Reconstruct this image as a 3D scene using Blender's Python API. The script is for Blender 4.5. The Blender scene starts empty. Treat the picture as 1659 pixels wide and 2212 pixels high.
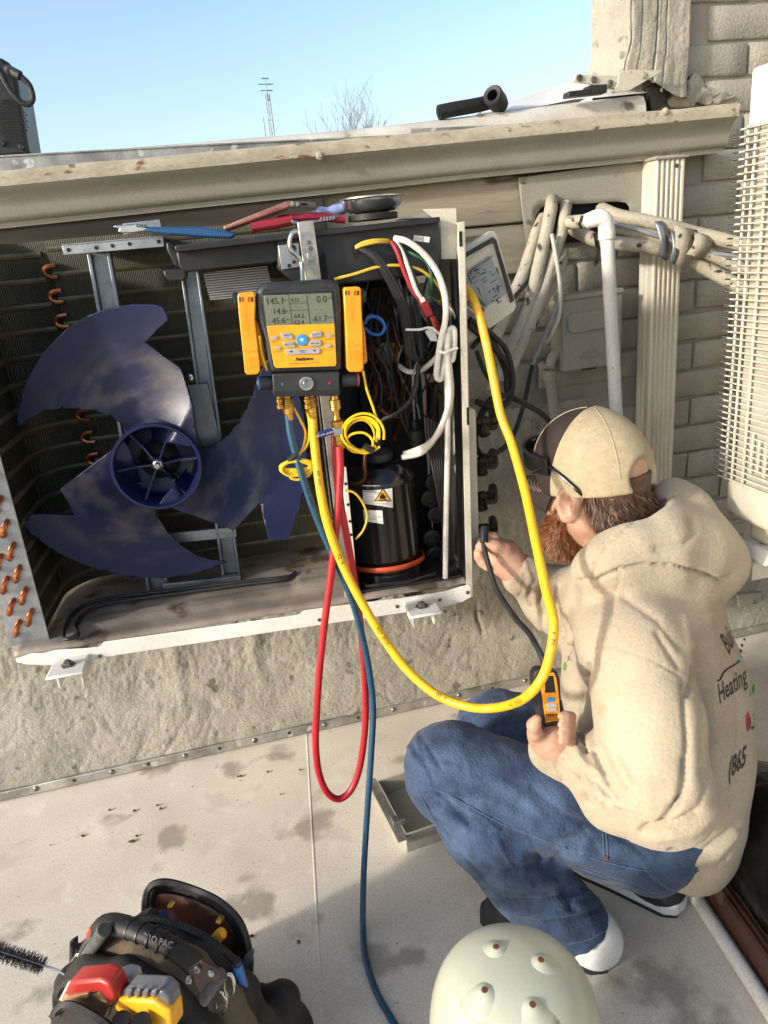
import bpy, bmesh, math, random
import numpy as np
from mathutils import Vector, Matrix, noise
from mathutils.bvhtree import BVHTree
from mathutils.geometry import delaunay_2d_cdt
random.seed(7)
scene = bpy.context.scene
C = scene.collection
R = math.radians
# ---------------------------------------------------------------- camera
F, CX, CY = 1598.5, 829.5, 1106.0          # focal length and centre in units of a 1659 x 2212 picture
EYE = Vector((0, 0, 1.25))
yaw, pitch, roll = R(12), R(19.4), R(5.4)
FW = Vector((math.sin(yaw)*math.cos(pitch), math.cos(yaw)*math.cos(pitch), -math.sin(pitch)))
r_ = Vector((math.cos(yaw), -math.sin(yaw), 0)); u_ = r_.cross(FW)
IR = math.cos(roll)*r_ - math.sin(roll)*u_
IU = math.sin(roll)*r_ + math.cos(roll)*u_
cam = bpy.data.cameras.new('camera'); camo = bpy.data.objects.new('camera', cam); C.objects.link(camo)
cam.sensor_fit = 'VERTICAL'; cam.sensor_height = 24; cam.lens = F/2212*24
cam.clip_start = 0.05; cam.clip_end = 3000
m = Matrix.Identity(4)
for i in range(3):
    m[i][0] = IR[i]; m[i][1] = IU[i]; m[i][2] = -FW[i]; m[i][3] = EYE[i]
camo.matrix_world = m
scene.camera = camo
# ---------------------------------------------------------------- sky, sun, exposure
SUN = Vector((2.8, 1.0, -0.98)).normalized()       # direction the light travels
elev = math.asin(-SUN.z)
w = bpy.data.worlds.new('World'); scene.world = w; w.use_nodes = True
nt = w.node_tree; bg = nt.nodes['Background']
sky = nt.nodes.new('ShaderNodeTexSky'); sky.sky_type = 'NISHITA'; sky.sun_disc = False
sky.sun_elevation = elev
sky.sun_rotation = math.atan2(-SUN.x, -SUN.y)
sky.air_density = 1.0; sky.dust_density = 2.5; sky.ozone_density = 1.3; sky.altitude = 200
nt.links.new(sky.outputs[0], bg.inputs[0]); bg.inputs[1].default_value = 0.15
sl = bpy.data.lights.new('sun', 'SUN'); sl.energy = 2.0; sl.angle = R(3.5); sl.color = (1.0, 0.95, 0.88)
so = bpy.data.objects.new('sun', sl); C.objects.link(so)
so.rotation_euler = SUN.to_track_quat('-Z', 'Y').to_euler(); so.location = (-3, -2, 4)
vs = scene.view_settings
vs.view_transform = 'Standard'; vs.look = 'None'; vs.gamma = 1; vs.use_curve_mapping = False
vs.exposure = 1.08
# ---------------------------------------------------------------- pixel -> place helpers
def ray(px, py): return FW + IR*((px-CX)/F) - IU*((py-CY)/F)
def PY(px, py, y): r = ray(px, py); return EYE + r*((y-EYE.y)/r.y)
def PZ(px, py, z): r = ray(px, py); return EYE + r*((z-EYE.z)/r.z)
def PX(px, py, x): r = ray(px, py); return EYE + r*((x-EYE.x)/r.x)
def PD(px, py, d): return EYE + ray(px, py)*d
def pix(p):
    v = Vector(p)-EYE; d = v.dot(FW); return CX+F*v.dot(IR)/d, CY-F*v.dot(IU)/d
def pixn(V):                                   # numpy version
    v = V-np.array(EYE); d = v@np.array(FW)
    return CX+F*(v@np.array(IR))/d, CY-F*(v@np.array(IU))/d
YW = 1.85                                      # the wall plane
# ---------------------------------------------------------------- colour and materials
def lin(h):
    if isinstance(h, str):
        h = h.lstrip('#'); c = [int(h[i:i+2], 16)/255 for i in (0, 2, 4)]
    else: c = list(h); return (c[0], c[1], c[2], 1)
    return tuple((x/12.92 if x <= .04045 else ((x+.055)/1.055)**2.4) for x in c)+(1,)
M = {}
def pm(name, c1, c2=None, scale=12., rough=.6, metal=0., bump=0., bscale=60., detail=6., lo=.4, hi=.62, stretch=(1,1,1),
       c3=None, c3scale=40., c3t=.62, grain=.10, coat=0., rvar=0., spec=.5, sub=0., trans=0., attr=None, sheen=0.):
    """a node material: two or three colours mixed by noise, fine relief, uneven gloss"""
    mt = bpy.data.materials.new(name); mt.use_nodes = True; t = mt.node_tree; n = t.nodes; L = t.links
    b = n['Principled BSDF']; M[name] = mt
    b.inputs['Roughness'].default_value = rough; b.inputs['Metallic'].default_value = metal
    b.inputs['Specular IOR Level'].default_value = spec
    if coat: b.inputs['Coat Weight'].default_value = coat; b.inputs['Coat Roughness'].default_value = .08
    if sub: b.inputs['Subsurface Weight'].default_value = sub; b.inputs['Subsurface Radius'].default_value = (.008, .003, .002)
    if trans: b.inputs['Transmission Weight'].default_value = trans
    if sheen: b.inputs['Sheen Weight'].default_value = sheen
    tc = n.new('ShaderNodeTexCoord'); mp = n.new('ShaderNodeMapping'); mp.inputs['Scale'].default_value = stretch
    L.new(tc.outputs['Object'], mp.inputs[0]); co = mp.outputs[0]
    b.inputs['Base Color'].default_value = lin(c1)
    col = None
    def nz(sc, det=6.):
        x = n.new('ShaderNodeTexNoise'); x.inputs['Scale'].default_value = sc; x.inputs['Detail'].default_value = det; L.new(co, x.inputs['Vector']); return x.outputs['Fac']
    def rmp(f, a, bb):
        x = n.new('ShaderNodeMapRange'); x.inputs[1].default_value = a; x.inputs[2].default_value = bb; L.new(f, x.inputs[0]); return x.outputs[0]
    def mix(f, a, bb):
        x = n.new('ShaderNodeMix'); x.data_type = 'RGBA'; L.new(f, x.inputs[0])
        for s, v in ((6, a), (7, bb)):
            if hasattr(v, 'is_output'): L.new(v, x.inputs[s])
            else: x.inputs[s].default_value = v
        return x.outputs[2]
    if c2 is not None: col = mix(rmp(nz(scale, detail), lo, hi), lin(c1), lin(c2))
    if c3 is not None: col = mix(rmp(nz(c3scale, 8.), c3t, c3t+.06), col if col is not None else lin(c1), lin(c3))
    if attr:                                    # a stain with a shape of its own, held in a colour attribute
        a = n.new('ShaderNodeAttribute'); a.attribute_name = 'stain'
        col = mix(a.outputs['Fac'], col if col is not None else lin(c1), lin(attr))
    if grain:                                   # fine speckle and slow drift of tone on every surface
        x = n.new('ShaderNodeMapRange'); x.inputs[1].default_value = .3; x.inputs[2].default_value = .7; x.inputs[3].default_value = 1-grain; x.inputs[4].default_value = 1+grain; L.new(nz(230., 3.), x.inputs[0])
        y = n.new('ShaderNodeMapRange'); y.inputs[1].default_value = .3; y.inputs[2].default_value = .7; y.inputs[3].default_value = 1-grain*.8; y.inputs[4].default_value = 1+grain*.6; L.new(nz(4.3, 4.), y.inputs[0])
        mu = n.new('ShaderNodeMath'); mu.operation = 'MULTIPLY'; L.new(x.outputs[0], mu.inputs[0]); L.new(y.outputs[0], mu.inputs[1])
        sc = n.new('ShaderNodeVectorMath'); sc.operation = 'SCALE'
        if col is not None: L.new(col, sc.inputs[0])
        else: sc.inputs[0].default_value = lin(c1)[:3]
        L.new(mu.outputs[0], sc.inputs['Scale']); col = sc.outputs[0]
    if col is not None: L.new(col, b.inputs['Base Color'])
    if rvar: 
        x = n.new('ShaderNodeMapRange'); x.inputs[3].default_value = max(.05, rough-rvar); x.inputs[4].default_value = min(1, rough+rvar)
        L.new(nz(scale*1.7), x.inputs[0]); L.new(x.outputs[0], b.inputs['Roughness'])
    if bump:
        x = n.new('ShaderNodeBump'); x.inputs['Strength'].default_value = bump; x.inputs['Distance'].default_value = .004
        L.new(nz(bscale, 5.), x.inputs['Height']); L.new(x.outputs[0], b.inputs['Normal'])
    mt['nodes'] = 1
    return mt
# ---------------------------------------------------------------- objects
def tag(o, label=None, cat=None, group=None, kind=None):
    if label: o['label'] = label
    if cat: o['category'] = cat
    if group: o['group'] = group
    if kind: o['kind'] = kind
    return o
def thing(name, label, cat, loc=(0, 0, 0), rotz=0., group=None):
    o = bpy.data.objects.new(name, None); C.objects.link(o); o.empty_display_size = .05
    o.location = loc; o.rotation_euler = (0, 0, rotz)
    return tag(o, label, cat, group)
def rootmat(p):
    while p.parent: p = p.parent
    return Matrix.Translation(p.location) @ p.rotation_euler.to_matrix().to_4x4()
def link(name, me, mat, parent=None, bevel=0., seg=2, smooth=True, local=False, label=None, angle=35, solid=0., sub=0):
    if parent is not None and not local: me.transform(rootmat(parent).inverted())
    o = bpy.data.objects.new(name, me); C.objects.link(o)
    if isinstance(mat, str): mat = M[mat]
    if mat and not me.materials: me.materials.append(mat)
    if parent is not None: o.parent = parent
    if solid: md = o.modifiers.new('s', 'SOLIDIFY'); md.thickness = solid; md.offset = 0
    if sub: md = o.modifiers.new('u', 'SUBSURF'); md.levels = sub; md.render_levels = sub
    if bevel: md = o.modifiers.new('b', 'BEVEL'); md.width = bevel; md.segments = seg; md.limit_method = 'ANGLE'; md.angle_limit = R(40)
    if smooth:
        for p in me.polygons: p.use_smooth = True
        try: me.set_sharp_from_angle(angle=R(angle))
        except Exception: pass
    if label: o['label'] = label
    return o
class MB:
    """collects shapes into one mesh"""
    def __init__(s): s.v = []; s.f = []; s.m = []
    def add(s, vs, fs, mi=0):
        k = len(s.v); s.v += [tuple(x) for x in vs]; s.f += [tuple(i+k for i in f) for f in fs]; s.m += [mi]*len(fs); return s
    def box(s, a, b, mi=0):
        x0, y0, z0 = a; x1, y1, z1 = b
        return s.add([(x0,y0,z0),(x1,y0,z0),(x1,y1,z0),(x0,y1,z0),(x0,y0,z1),(x1,y0,z1),(x1,y1,z1),(x0,y1,z1)],
              [(0,3,2,1),(4,5,6,7),(0,1,5,4),(1,2,6,5),(2,3,7,6),(3,0,4,7)], mi)
    def obox(s, c, ax, ay, az, mi=0):           # centre and three half axes
        c, ax, ay, az = map(Vector, (c, ax, ay, az))
        vs = [c+ax*i+ay*j+az*k for k in (-1, 1) for i, j in ((-1,-1),(1,-1),(1,1),(-1,1))]
        return s.add(vs, [(0,3,2,1),(4,5,6,7),(0,1,5,4),(1,2,6,5),(2,3,7,6),(3,0,4,7)], mi)
    def prism(s, pts, off, mi=0):               # closed 3-D polygon pushed along off
        pts = [Vector(p) for p in pts]; off = Vector(off); n = len(pts)
        return s.add(pts+[p+off for p in pts], [tuple(range(n))[::-1], tuple(range(n, 2*n))]+[(i, (i+1) % n, n+(i+1) % n, n+i) for i in range(n)], mi)
    def tube(s, path, r, n=8, cap=True, mi=0, flat=None, up=None):
        path = [Vector(p) for p in path]; k = len(path)
        rs = r if hasattr(r, '__len__') else [r]*k
        tn = [(path[min(i+1, k-1)]-path[max(i-1, 0)]).normalized() for i in range(k)]
        a = Vector(up) if up else (Vector((0, 0, 1)) if abs(tn[0].z) < .9 else Vector((1, 0, 0)))
        vs = []
        for i in range(k):
            a = (a-tn[i]*a.dot(tn[i])).normalized(); b = tn[i].cross(a)
            for j in range(n):
                t = 2*math.pi*j/n; vs.append(path[i]+(a*math.cos(t)*(flat or 1)+b*math.sin(t))*rs[i])
        fs = [(i*n+j, i*n+(j+1) % n, (i+1)*n+(j+1) % n, (i+1)*n+j) for i in range(k-1) for j in range(n)]
        if cap: fs += [tuple(range(n))[::-1], tuple((k-1)*n+j for j in range(n))]
        return s.add(vs, fs, mi)
    def lathe(s, c, axis, prof, n=24, mi=0, up=None):      # prof: (radius, height along axis)
        c = Vector(c); ax = Vector(axis).normalized()
        a = Vector(up) if up else (Vector((0, 0, 1)) if abs(ax.z) < .9 else Vector((1, 0, 0)))
        a = (a-ax*a.dot(ax)).normalized(); b = ax.cross(a); k = len(prof)
        vs = [c+ax*h+(a*math.cos(2*math.pi*j/n)+b*math.sin(2*math.pi*j/n))*r for r, h in prof for j in range(n)]
        fs = [(i*n+j, i*n+(j+1) % n, (i+1)*n+(j+1) % n, (i+1)*n+j) for i in range(k-1) for j in range(n)]
        if prof[0][0] > 1e-6: fs.append(tuple(range(n))[::-1])
        if prof[-1][0] > 1e-6: fs.append(tuple((k-1)*n+j for j in range(n)))
        return s.add(vs, fs, mi)
    def ball(s, c, r, n=12, mi=0, sc=(1, 1, 1)):
        k = n//2; vs = []
        for i in range(k+1):
            t = math.pi*i/k
            for j in range(n): vs.append((c[0]+r*sc[0]*math.sin(t)*math.cos(2*math.pi*j/n), c[1]+r*sc[1]*math.sin(t)*math.sin(2*math.pi*j/n), c[2]+r*sc[2]*math.cos(t)))
        return s.add(vs, [(i*n+j, (i+1)*n+j, (i+1)*n+(j+1) % n, i*n+(j+1) % n) for i in range(k) for j in range(n)], mi)
    def sweep(s, prof, path, mi=0, closed=True):            # list of rings, each a list of points
        n = len(prof[0]); k = len(prof)
        vs = [p for ring in prof for p in ring]
        fs = [(i*n+j, i*n+(j+1) % n, (i+1)*n+(j+1) % n, (i+1)*n+j) for i in range(k-1) for j in range(n if closed else n-1)]
        if closed: fs += [tuple(range(n))[::-1], tuple((k-1)*n+j for j in range(n))]
        return s.add(vs, fs, mi)
    def mesh(s, name, fix=True):
        me = bpy.data.meshes.new(name); me.from_pydata(s.v, [], s.f); 
        for p, i in zip(me.polygons, s.m): p.material_index = i
        if fix:
            b = bmesh.new(); b.from_mesh(me); bmesh.ops.remove_doubles(b, verts=b.verts, dist=1e-6)
            bmesh.ops.recalc_face_normals(b, faces=b.faces); b.to_mesh(me); b.free()
        return me
    def build(s, name, mat, parent=None, **k):
        me = s.mesh(name)
        if isinstance(mat, (list, tuple)):
            for x in mat: me.materials.append(M[x])
            mat = None
        return link(name, me, mat, parent, **k)
def cr(pts, n=8):                                # smooth curve through points
    P = [Vector(p) for p in pts]; P = [P[0]*2-P[1]]+P+[P[-1]*2-P[-2]]; out = []
    for i in range(1, len(P)-2):
        for k in range(n):
            t = k/n; a, b, c, d = P[i-1:i+3]
            out.append(.5*((2*b)+(c-a)*t+(2*a-5*b+4*c-d)*t*t+(3*b-a-3*c+d)*t**3))
    return out+[P[-2]]
def sheet2d(outline, step, fn, name, holes=()):  # a flat outline filled with a grid and lifted into space by fn(u, v)
    pts = [Vector((a, b)) for a, b in outline]; n = len(pts); edges = [(i, (i+1) % n) for i in range(n)]
    def inside(u, v):
        c = False
        for i in range(n):
            a, b = outline[i], outline[(i+1) % n]
            if (a[1] > v) != (b[1] > v) and u < (b[0]-a[0])*(v-a[1])/(b[1]-a[1])+a[0]: c = not c
        return c
    us = [p[0] for p in outline]; vv = [p[1] for p in outline]
    u = min(us)+step/2
    while u < max(us):
        v = min(vv)+step/2
        while v < max(vv):
            if inside(u, v) and min((Vector((u, v))-p).length for p in pts) > step*.45: pts.append(Vector((u, v)))
            v += step
        u += step
    r = delaunay_2d_cdt(pts, edges, [], 1, 1e-5)
    me = bpy.data.meshes.new(name); me.from_pydata([fn(p.x, p.y) for p in r[0]], [], [tuple(f) for f in r[2]])
    return me
def smooth2(outline, n=4): return [(p.x, p.y) for p in cr([(a, b, 0) for a, b in outline]+[(outline[0][0], outline[0][1], 0)], n)][:-1]
def text_mesh(s, size=1., bold=0., shear=0., spacing=1., align='CENTER', vertical=False):
    cu = bpy.data.curves.new('t', 'FONT'); cu.body = s; cu.size = size; cu.offset = bold; cu.shear = shear; cu.space_character = spacing
    cu.align_x = align; cu.align_y = 'CENTER'; cu.resolution_u = 2
    o = bpy.data.objects.new('t', cu); C.objects.link(o)
    me = bpy.data.meshes.new_from_object(o.evaluated_get(bpy.context.evaluated_depsgraph_get()))
    bpy.data.objects.remove(o); bpy.data.curves.remove(cu); return me
def put_text(name, s, mat, parent, O, ex, ey, size, **k):    # flat lettering: origin, unit right, unit up (world)
    me = text_mesh(s, size, **k); O, ex, ey = Vector(O), Vector(ex), Vector(ey)
    for v in me.vertices: v.co = O+ex*v.co.x+ey*v.co.y
    me.materials.clear(); return link(name, me, mat, parent, smooth=False)
def cube_mesh(name, jit=0.): return MB().box((-.5, -.5, -.5), (.5, .5, .5)).mesh(name)
# ---------------------------------------------------------------- organic surfaces: a distance field turned into a mesh
class Field:
    def __init__(s, lo, hi, h):
        s.lo = np.array(lo, np.float32); s.h = h; s.n = np.ceil((np.array(hi)-np.array(lo))/h).astype(int)+1
        s.a = np.full(s.n, .2, np.float32)
    def _sl(s, lo, hi):
        i0 = np.clip(np.floor((np.array(lo)-s.lo)/s.h).astype(int), 0, s.n-1); i1 = np.clip(np.ceil((np.array(hi)-s.lo)/s.h).astype(int)+1, 1, s.n)
        g = [np.arange(i0[k], i1[k], dtype=np.float32)*s.h+s.lo[k] for k in range(3)]
        return tuple(slice(i0[k], i1[k]) for k in range(3)), g[0][:, None, None], g[1][None, :, None], g[2][None, None, :]
    def _mix(s, sl, d, k, neg):
        a = s.a[sl]
        if neg:
            d = -d; h = np.clip(k-np.abs(a-d), 0, None)/k; s.a[sl] = np.maximum(a, d)+h*h*k*.25
        else:
            h = np.clip(k-np.abs(a-d), 0, None)/k; s.a[sl] = np.minimum(a, d)-h*h*k*.25
    def cone(s, a, b, ra, rb, k=.02, flat=None, neg=False):
        a = np.array(a, np.float32); b = np.array(b, np.float32); pad = max(ra, rb)+k+.02
        sl, X, Y, Z = s._sl(np.minimum(a, b)-pad, np.maximum(a, b)+pad)
        if s.a[sl].size == 0: return s
        ba = b-a; L = max(float(ba@ba), 1e-9)
        x, y, z = X-a[0], Y-a[1], Z-a[2]
        t = np.clip((x*ba[0]+y*ba[1]+z*ba[2])/L, 0, 1)
        x = x-t*ba[0]; y = y-t*ba[1]; z = z-t*ba[2]; q = x*x+y*y+z*z
        if flat is not None:                       # squash along a direction by a factor
            dv = np.array(flat[0], np.float32); dv /= np.linalg.norm(dv); w = x*dv[0]+y*dv[1]+z*dv[2]
            q = q+w*w*(1/flat[1]**2-1)
        s._mix(sl, np.sqrt(np.maximum(q, 0))-(ra+(rb-ra)*t), k, neg); return s
    def chain(s, pts, rs, k=.02, flat=None):
        for i in range(len(pts)-1): s.cone(pts[i], pts[i+1], rs[i], rs[i+1], k, flat)
        return s
    def ell(s, c, r, k=.02, rot=None, neg=False):
        c = np.array(c, np.float32); r = np.array(r, np.float32); pad = float(r.max())+k+.02
        sl, X, Y, Z = s._sl(c-pad, c+pad)
        if s.a[sl].size == 0: return s
        x, y, z = X-c[0], Y-c[1], Z-c[2]
        if rot is not None:
            m = np.array(rot, np.float32).T         # columns of rot are the ellipsoid's axes
            x, y, z = (m[i, 0]*x+m[i, 1]*y+m[i, 2]*z for i in range(3))
        q = np.sqrt((x/r[0])**2+(y/r[1])**2+(z/r[2])**2); q2 = np.sqrt((x/r[0]**2)**2+(y/r[1]**2)**2+(z/r[2]**2)**2)
        s._mix(sl, q*(q-1)/np.maximum(q2, 1e-6), k, neg); return s
    def plane(s, p, n, k=.004):                    # cut away the side the normal points to
        n = Vector(n).normalized(); sl, X, Y, Z = s._sl(s.lo, s.lo+s.n*s.h)
        s._mix(sl, -((X-p[0])*n.x+(Y-p[1])*n.y+(Z-p[2])*n.z), k, True) ; return s
    def mesh(s, name, disp=None, relax=2, fn=None):
        a = s.a; ins = a < 0; n = a.shape
        c = np.zeros(tuple(k-1 for k in n), np.int16)
        for i in (0, 1):
            for j in (0, 1):
                for k in (0, 1): c += ins[i:n[0]-1+i, j:n[1]-1+j, k:n[2]-1+k]
        act = (c > 0) & (c < 8); idx = np.argwhere(act); N = len(idx)
        num = np.full(act.shape, -1, np.int32); num[act] = np.arange(N)
        P = np.zeros((N, 3)); W = np.zeros((N, 1))
        cs = [(i, j, k) for i in (0, 1) for j in (0, 1) for k in (0, 1)]
        vals = {q: a[idx[:, 0]+q[0], idx[:, 1]+q[1], idx[:, 2]+q[2]] for q in cs}
        for q in cs:
            for ax in range(3):
                if q[ax] == 0:
                    q2 = list(q); q2[ax] = 1; v0, v1 = vals[q], vals[tuple(q2)]
                    cr_ = (v0 < 0) != (v1 < 0); t = np.where(cr_, v0/np.where(cr_, v0-v1, 1), 0)
                    pt = np.tile(np.array(q, float), (N, 1)); pt[:, ax] += t
                    P += pt*cr_[:, None]; W += cr_[:, None]
        P = (P/np.maximum(W, 1)+idx)*s.h+s.lo
        faces = []
        for ax in range(3):
            o1, o2 = [(1, 2), (2, 0), (0, 1)][ax]
            sa = [slice(None)]*3; sb = [slice(None)]*3; sa[ax] = slice(0, -1); sb[ax] = slice(1, None)
            cx = ins[tuple(sa)] != ins[tuple(sb)]; e = np.argwhere(cx)
            e = e[(e[:, o1] > 0) & (e[:, o2] > 0) & (e[:, o1] < n[o1]-1) & (e[:, o2] < n[o2]-1)]
            if not len(e): continue
            d1 = np.zeros(3, int); d1[o1] = 1; d2 = np.zeros(3, int); d2[o2] = 1
            g = lambda q: num[q[:, 0], q[:, 1], q[:, 2]]
            f = np.stack([g(e), g(e-d1), g(e-d1-d2), g(e-d2)], 1)
            fl = ins[e[:, 0], e[:, 1], e[:, 2]]; f[~fl] = f[~fl][:, ::-1]
            faces.append(f[(f >= 0).all(1)])
        Fc = np.concatenate(faces)
        s.P, s.F = P, Fc
        for _ in range(relax): P = s.lap(P, Fc)
        if disp is not None:
            nr = s.normals(P, Fc); P = disp(P, nr)
        me = bpy.data.meshes.new(name); me.from_pydata(P.tolist(), [], Fc.tolist()); me.update()
        s.P = P; return me
    @staticmethod
    def lap(P, Fc):
        S = np.zeros_like(P); W = np.zeros(len(P))
        for k in range(4):
            i, j = Fc[:, k], Fc[:, (k+1) % 4]
            for a_, b_ in ((i, j), (j, i)):
                for ax in range(3): S[:, ax] += np.bincount(a_, P[b_, ax], len(P))
                W += np.bincount(a_, minlength=len(P))
        return P*.5+.5*S/np.maximum(W, 1)[:, None]
    @staticmethod
    def normals(P, Fc):
        nn = np.cross(P[Fc[:, 2]]-P[Fc[:, 0]], P[Fc[:, 3]]-P[Fc[:, 1]]); N = np.zeros_like(P)
        for k in range(4):
            for ax in range(3): N[:, ax] += np.bincount(Fc[:, k], nn[:, ax], len(P))
        return N/np.maximum(np.linalg.norm(N, axis=1), 1e-12)[:, None]
def seg_dist(x, y, poly):                         # pixel distance of many points to a traced line
    d = np.full(len(x), 1e9)
    for (a, b), (c, e) in zip(poly[:-1], poly[1:]):
        L = (c-a)**2+(e-b)**2; t = np.clip(((x-a)*(c-a)+(y-b)*(e-b))/max(L, 1e-9), 0, 1)
        d = np.minimum(d, np.hypot(x-a-t*(c-a), y-b-t*(e-b)))
    return d
def vnoise(P, sc, seed=0., oct_=3):
    return np.array([noise.fractal(Vector((p[0]*sc[0]+seed, p[1]*sc[1]+seed*1.7, p[2]*sc[2]-seed)), .9, 2.1, oct_) for p in P])
# ================================================================ materials
pm('wall_paint', (.30, .285, .242), (.245, .232, .196), 5, .75, bump=.35, bscale=90, c3=(.12, .11, .085), c3scale=9, c3t=.7)
pm('coat_paint', (.34, .318, .262), (.262, .244, .198), 9, .62, bump=.6, bscale=130, grain=.16, c3=(.13, .115, .085), c3scale=24, c3t=.64)
pm('brick_paint', (.325, .308, .258), (.262, .248, .206), 9, .75, bump=.8, bscale=160, grain=.12, c3=(.07, .06, .048), c3scale=70, c3t=.67)
pm('gutter_paint', (.30, .285, .235), (.258, .242, .198), 4, .55, bump=.12, bscale=120, c3=(.20, .18, .135), c3scale=18, c3t=.68)
pm('rust_lip', (.42, .375, .285), (.33, .29, .215), 30, .7, bump=.4, bscale=150, c3=(.17, .085, .036), c3scale=46, c3t=.60, stretch=(.45, 1, 1))
pm('roof_membrane', (.60, .575, .52), (.45, .42, .355), 6, .5, bump=.1, bscale=60, c3=(.13, .115, .075), c3scale=12, c3t=.63)
pm('cream_paint', (.55, .52, .43), (.49, .455, .36), 8, .42, bump=.04, bscale=150, c3=(.30, .26, .185), c3scale=22, c3t=.7)
pm('wood_paint', (.29, .258, .19), (.215, .19, .135), 18, .8, bump=.6, bscale=60, stretch=(.12, 1, 1), c3=(.075, .065, .042), c3scale=30, c3t=.62)
pm('paint_pipe', (.40, .365, .28), (.315, .28, .21), 8, .68, bump=.6, bscale=110, c3=(.021, .019, .016), c3scale=38, c3t=.615)
# weathered white roofing sheet: slow tone drift, grime patches, pale scuffs, fine grit
pm('membrane', (.70, .64, .54), (.58, .525, .44), 2.6, .62, bump=.09, bscale=280, detail=12, lo=.36, hi=.66, c3=(.37, .33, .275), c3scale=5.5, c3t=.585, grain=.13, rvar=.12)
def scuff(mt):
    t = mt.node_tree; n = t.nodes; L = t.links; b = n['Principled BSDF']; src = b.inputs['Base Color'].links[0].from_socket; tc = n.new('ShaderNodeTexCoord')
    for sc, det, a, w_, col, amt in ((17, 10, .60, .10, (.74, .70, .62, 1), .55), (8.5, 12, .575, .12, (.40, .355, .29, 1), .4), (1.7, 6, .55, .2, (.50, .455, .38, 1), .35), (120, 3, .69, .03, (.16, .13, .10, 1), .7)):
        x = n.new('ShaderNodeTexNoise'); x.inputs['Scale'].default_value = sc; x.inputs['Detail'].default_value = det; x.inputs['Distortion'].default_value = .6; L.new(tc.outputs['Object'], x.inputs['Vector'])
        r = n.new('ShaderNodeMapRange'); r.inputs[1].default_value = a; r.inputs[2].default_value = a+w_; r.inputs[4].default_value = amt; L.new(x.outputs['Fac'], r.inputs[0])
        m_ = n.new('ShaderNodeMix'); m_.data_type = 'RGBA'; L.new(r.outputs[0], m_.inputs[0]); L.new(src, m_.inputs[6]); m_.inputs[7].default_value = col; src = m_.outputs[2]
    L.new(src, b.inputs['Base Color'])
scuff(M['membrane'])
pm('aluminium', '#b9b6ae', '#8d8a84', 14, .42, metal=.75, bump=.1, bscale=120, c3='#d7d4cc', c3scale=30, c3t=.62)
pm('galvanised', '#a9adb0', '#8c9194', 22, .38, metal=.8, bump=.06, bscale=80, rvar=.1)
pm('screw_steel', '#8d877c', '#5f5a52', 60, .45, metal=.8)
pm('white_paint', '#dcdad2', '#cfccc2', 6, .35, c3='#a69c88', c3scale=14, c3t=.74)
pm('white_pvc', '#dddad2', '#cbc7bd', 7, .35, c3='#9d978c', c3scale=90, c3t=.68, stretch=(1, 1, .5))
pm('tar', '#1d1b18', '#2d2a26', 20, .5, bump=.5, bscale=50)
pm('black_plastic', '#17181a', '#222326', 30, .45, bump=.08, bscale=200)
pm('black_rubber', '#121213', '#1d1d1e', 40, .6, bump=.15, bscale=180)
pm('dark_void', '#0b0b0b', '#131210', 10, .8)
pm('wood_dark_shaded', '#3a332a', '#26211b', 18, .85, bump=.6, bscale=60, stretch=(.12, 1, 1))  # dark weathered wood, with the shade under the gutter put into its colour
pm('grass', '#5b5a3c', '#6d6748', 3, .9)
pm('steel_far', (.33, .37, .41), (.28, .32, .36), 10, .6)
pm('bark_hazed', (.30, .29, .29), (.25, .24, .24), 10, .9)  # bark paled so that distance haze sits in the colour
pm('rust_brown', '#6b4026', '#4f2f1d', 20, .8)
# ================================================================ ground and roof
g = MB().add([(-1500, -1500, -4), (1500, -1500, -4), (1500, 1500, -4), (-1500, 1500, -4)], [(0, 1, 2, 3)]).build('ground', 'grass', smooth=False); tag(g, kind='structure')
f = MB().box((-7, -7, -.3), (7, YW, 0)).build('roof_floor', 'membrane', smooth=False); tag(f, kind='structure')
# a lapped seam in the membrane
sa, sb = PZ(661, 1552, .0), PZ(700, 2212, .0); dv = (sb-sa).normalized(); nv = Vector((dv.y, -dv.x, 0))
sb = sa+dv*3
o = MB().add([sa+Vector((0, 0, .0009)), sa+nv*.002+Vector((0, 0, .0011)), sb+nv*.002+Vector((0, 0, .0011)), sb+Vector((0, 0, .0009)), sa-nv*.0004, sa+nv*.004, sb+nv*.004, sb-nv*.0004],
             [(0, 1, 2, 3), (4, 0, 3, 7), (1, 5, 6, 2), (4, 5, 1, 0), (3, 2, 6, 7)]).build('membrane_seam', 'membrane'); tag(o, kind='structure')
db = MB()
for px, py, s in ((347, 1748, 7), (285, 1818, 9), (296, 1806, 5), (179, 1806, 5), (237, 1750, 4), (290, 1752, 4), (340, 1740, 5), (520, 1677, 5), (578, 1668, 4), (648, 1663, 4), (606, 1716, 3), (545, 2022, 6), (645, 2035, 5), (200, 2077, 5), (165, 2046, 4), (515, 1678, 3), (110, 1826, 2), (1140, 1655, 3), (1128, 1660, 2),
                  (415, 1700, 2)):
    c = PZ(px, py, .0015); n = 6; a0 = random.random()*6
    db.prism([c+Vector((math.cos(a0+k*6.283/n)*s*.0008*(.5+random.random()), math.sin(a0+k*6.283/n)*s*.0007*(.5+random.random()), 0)) for k in range(n)], (0, 0, .0025))
o = db.build('roof_debris', 'rust_brown'); tag(o, 'small dark chips and leaf bits scattered on the pale roof membrane', 'debris', kind='stuff')
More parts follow.
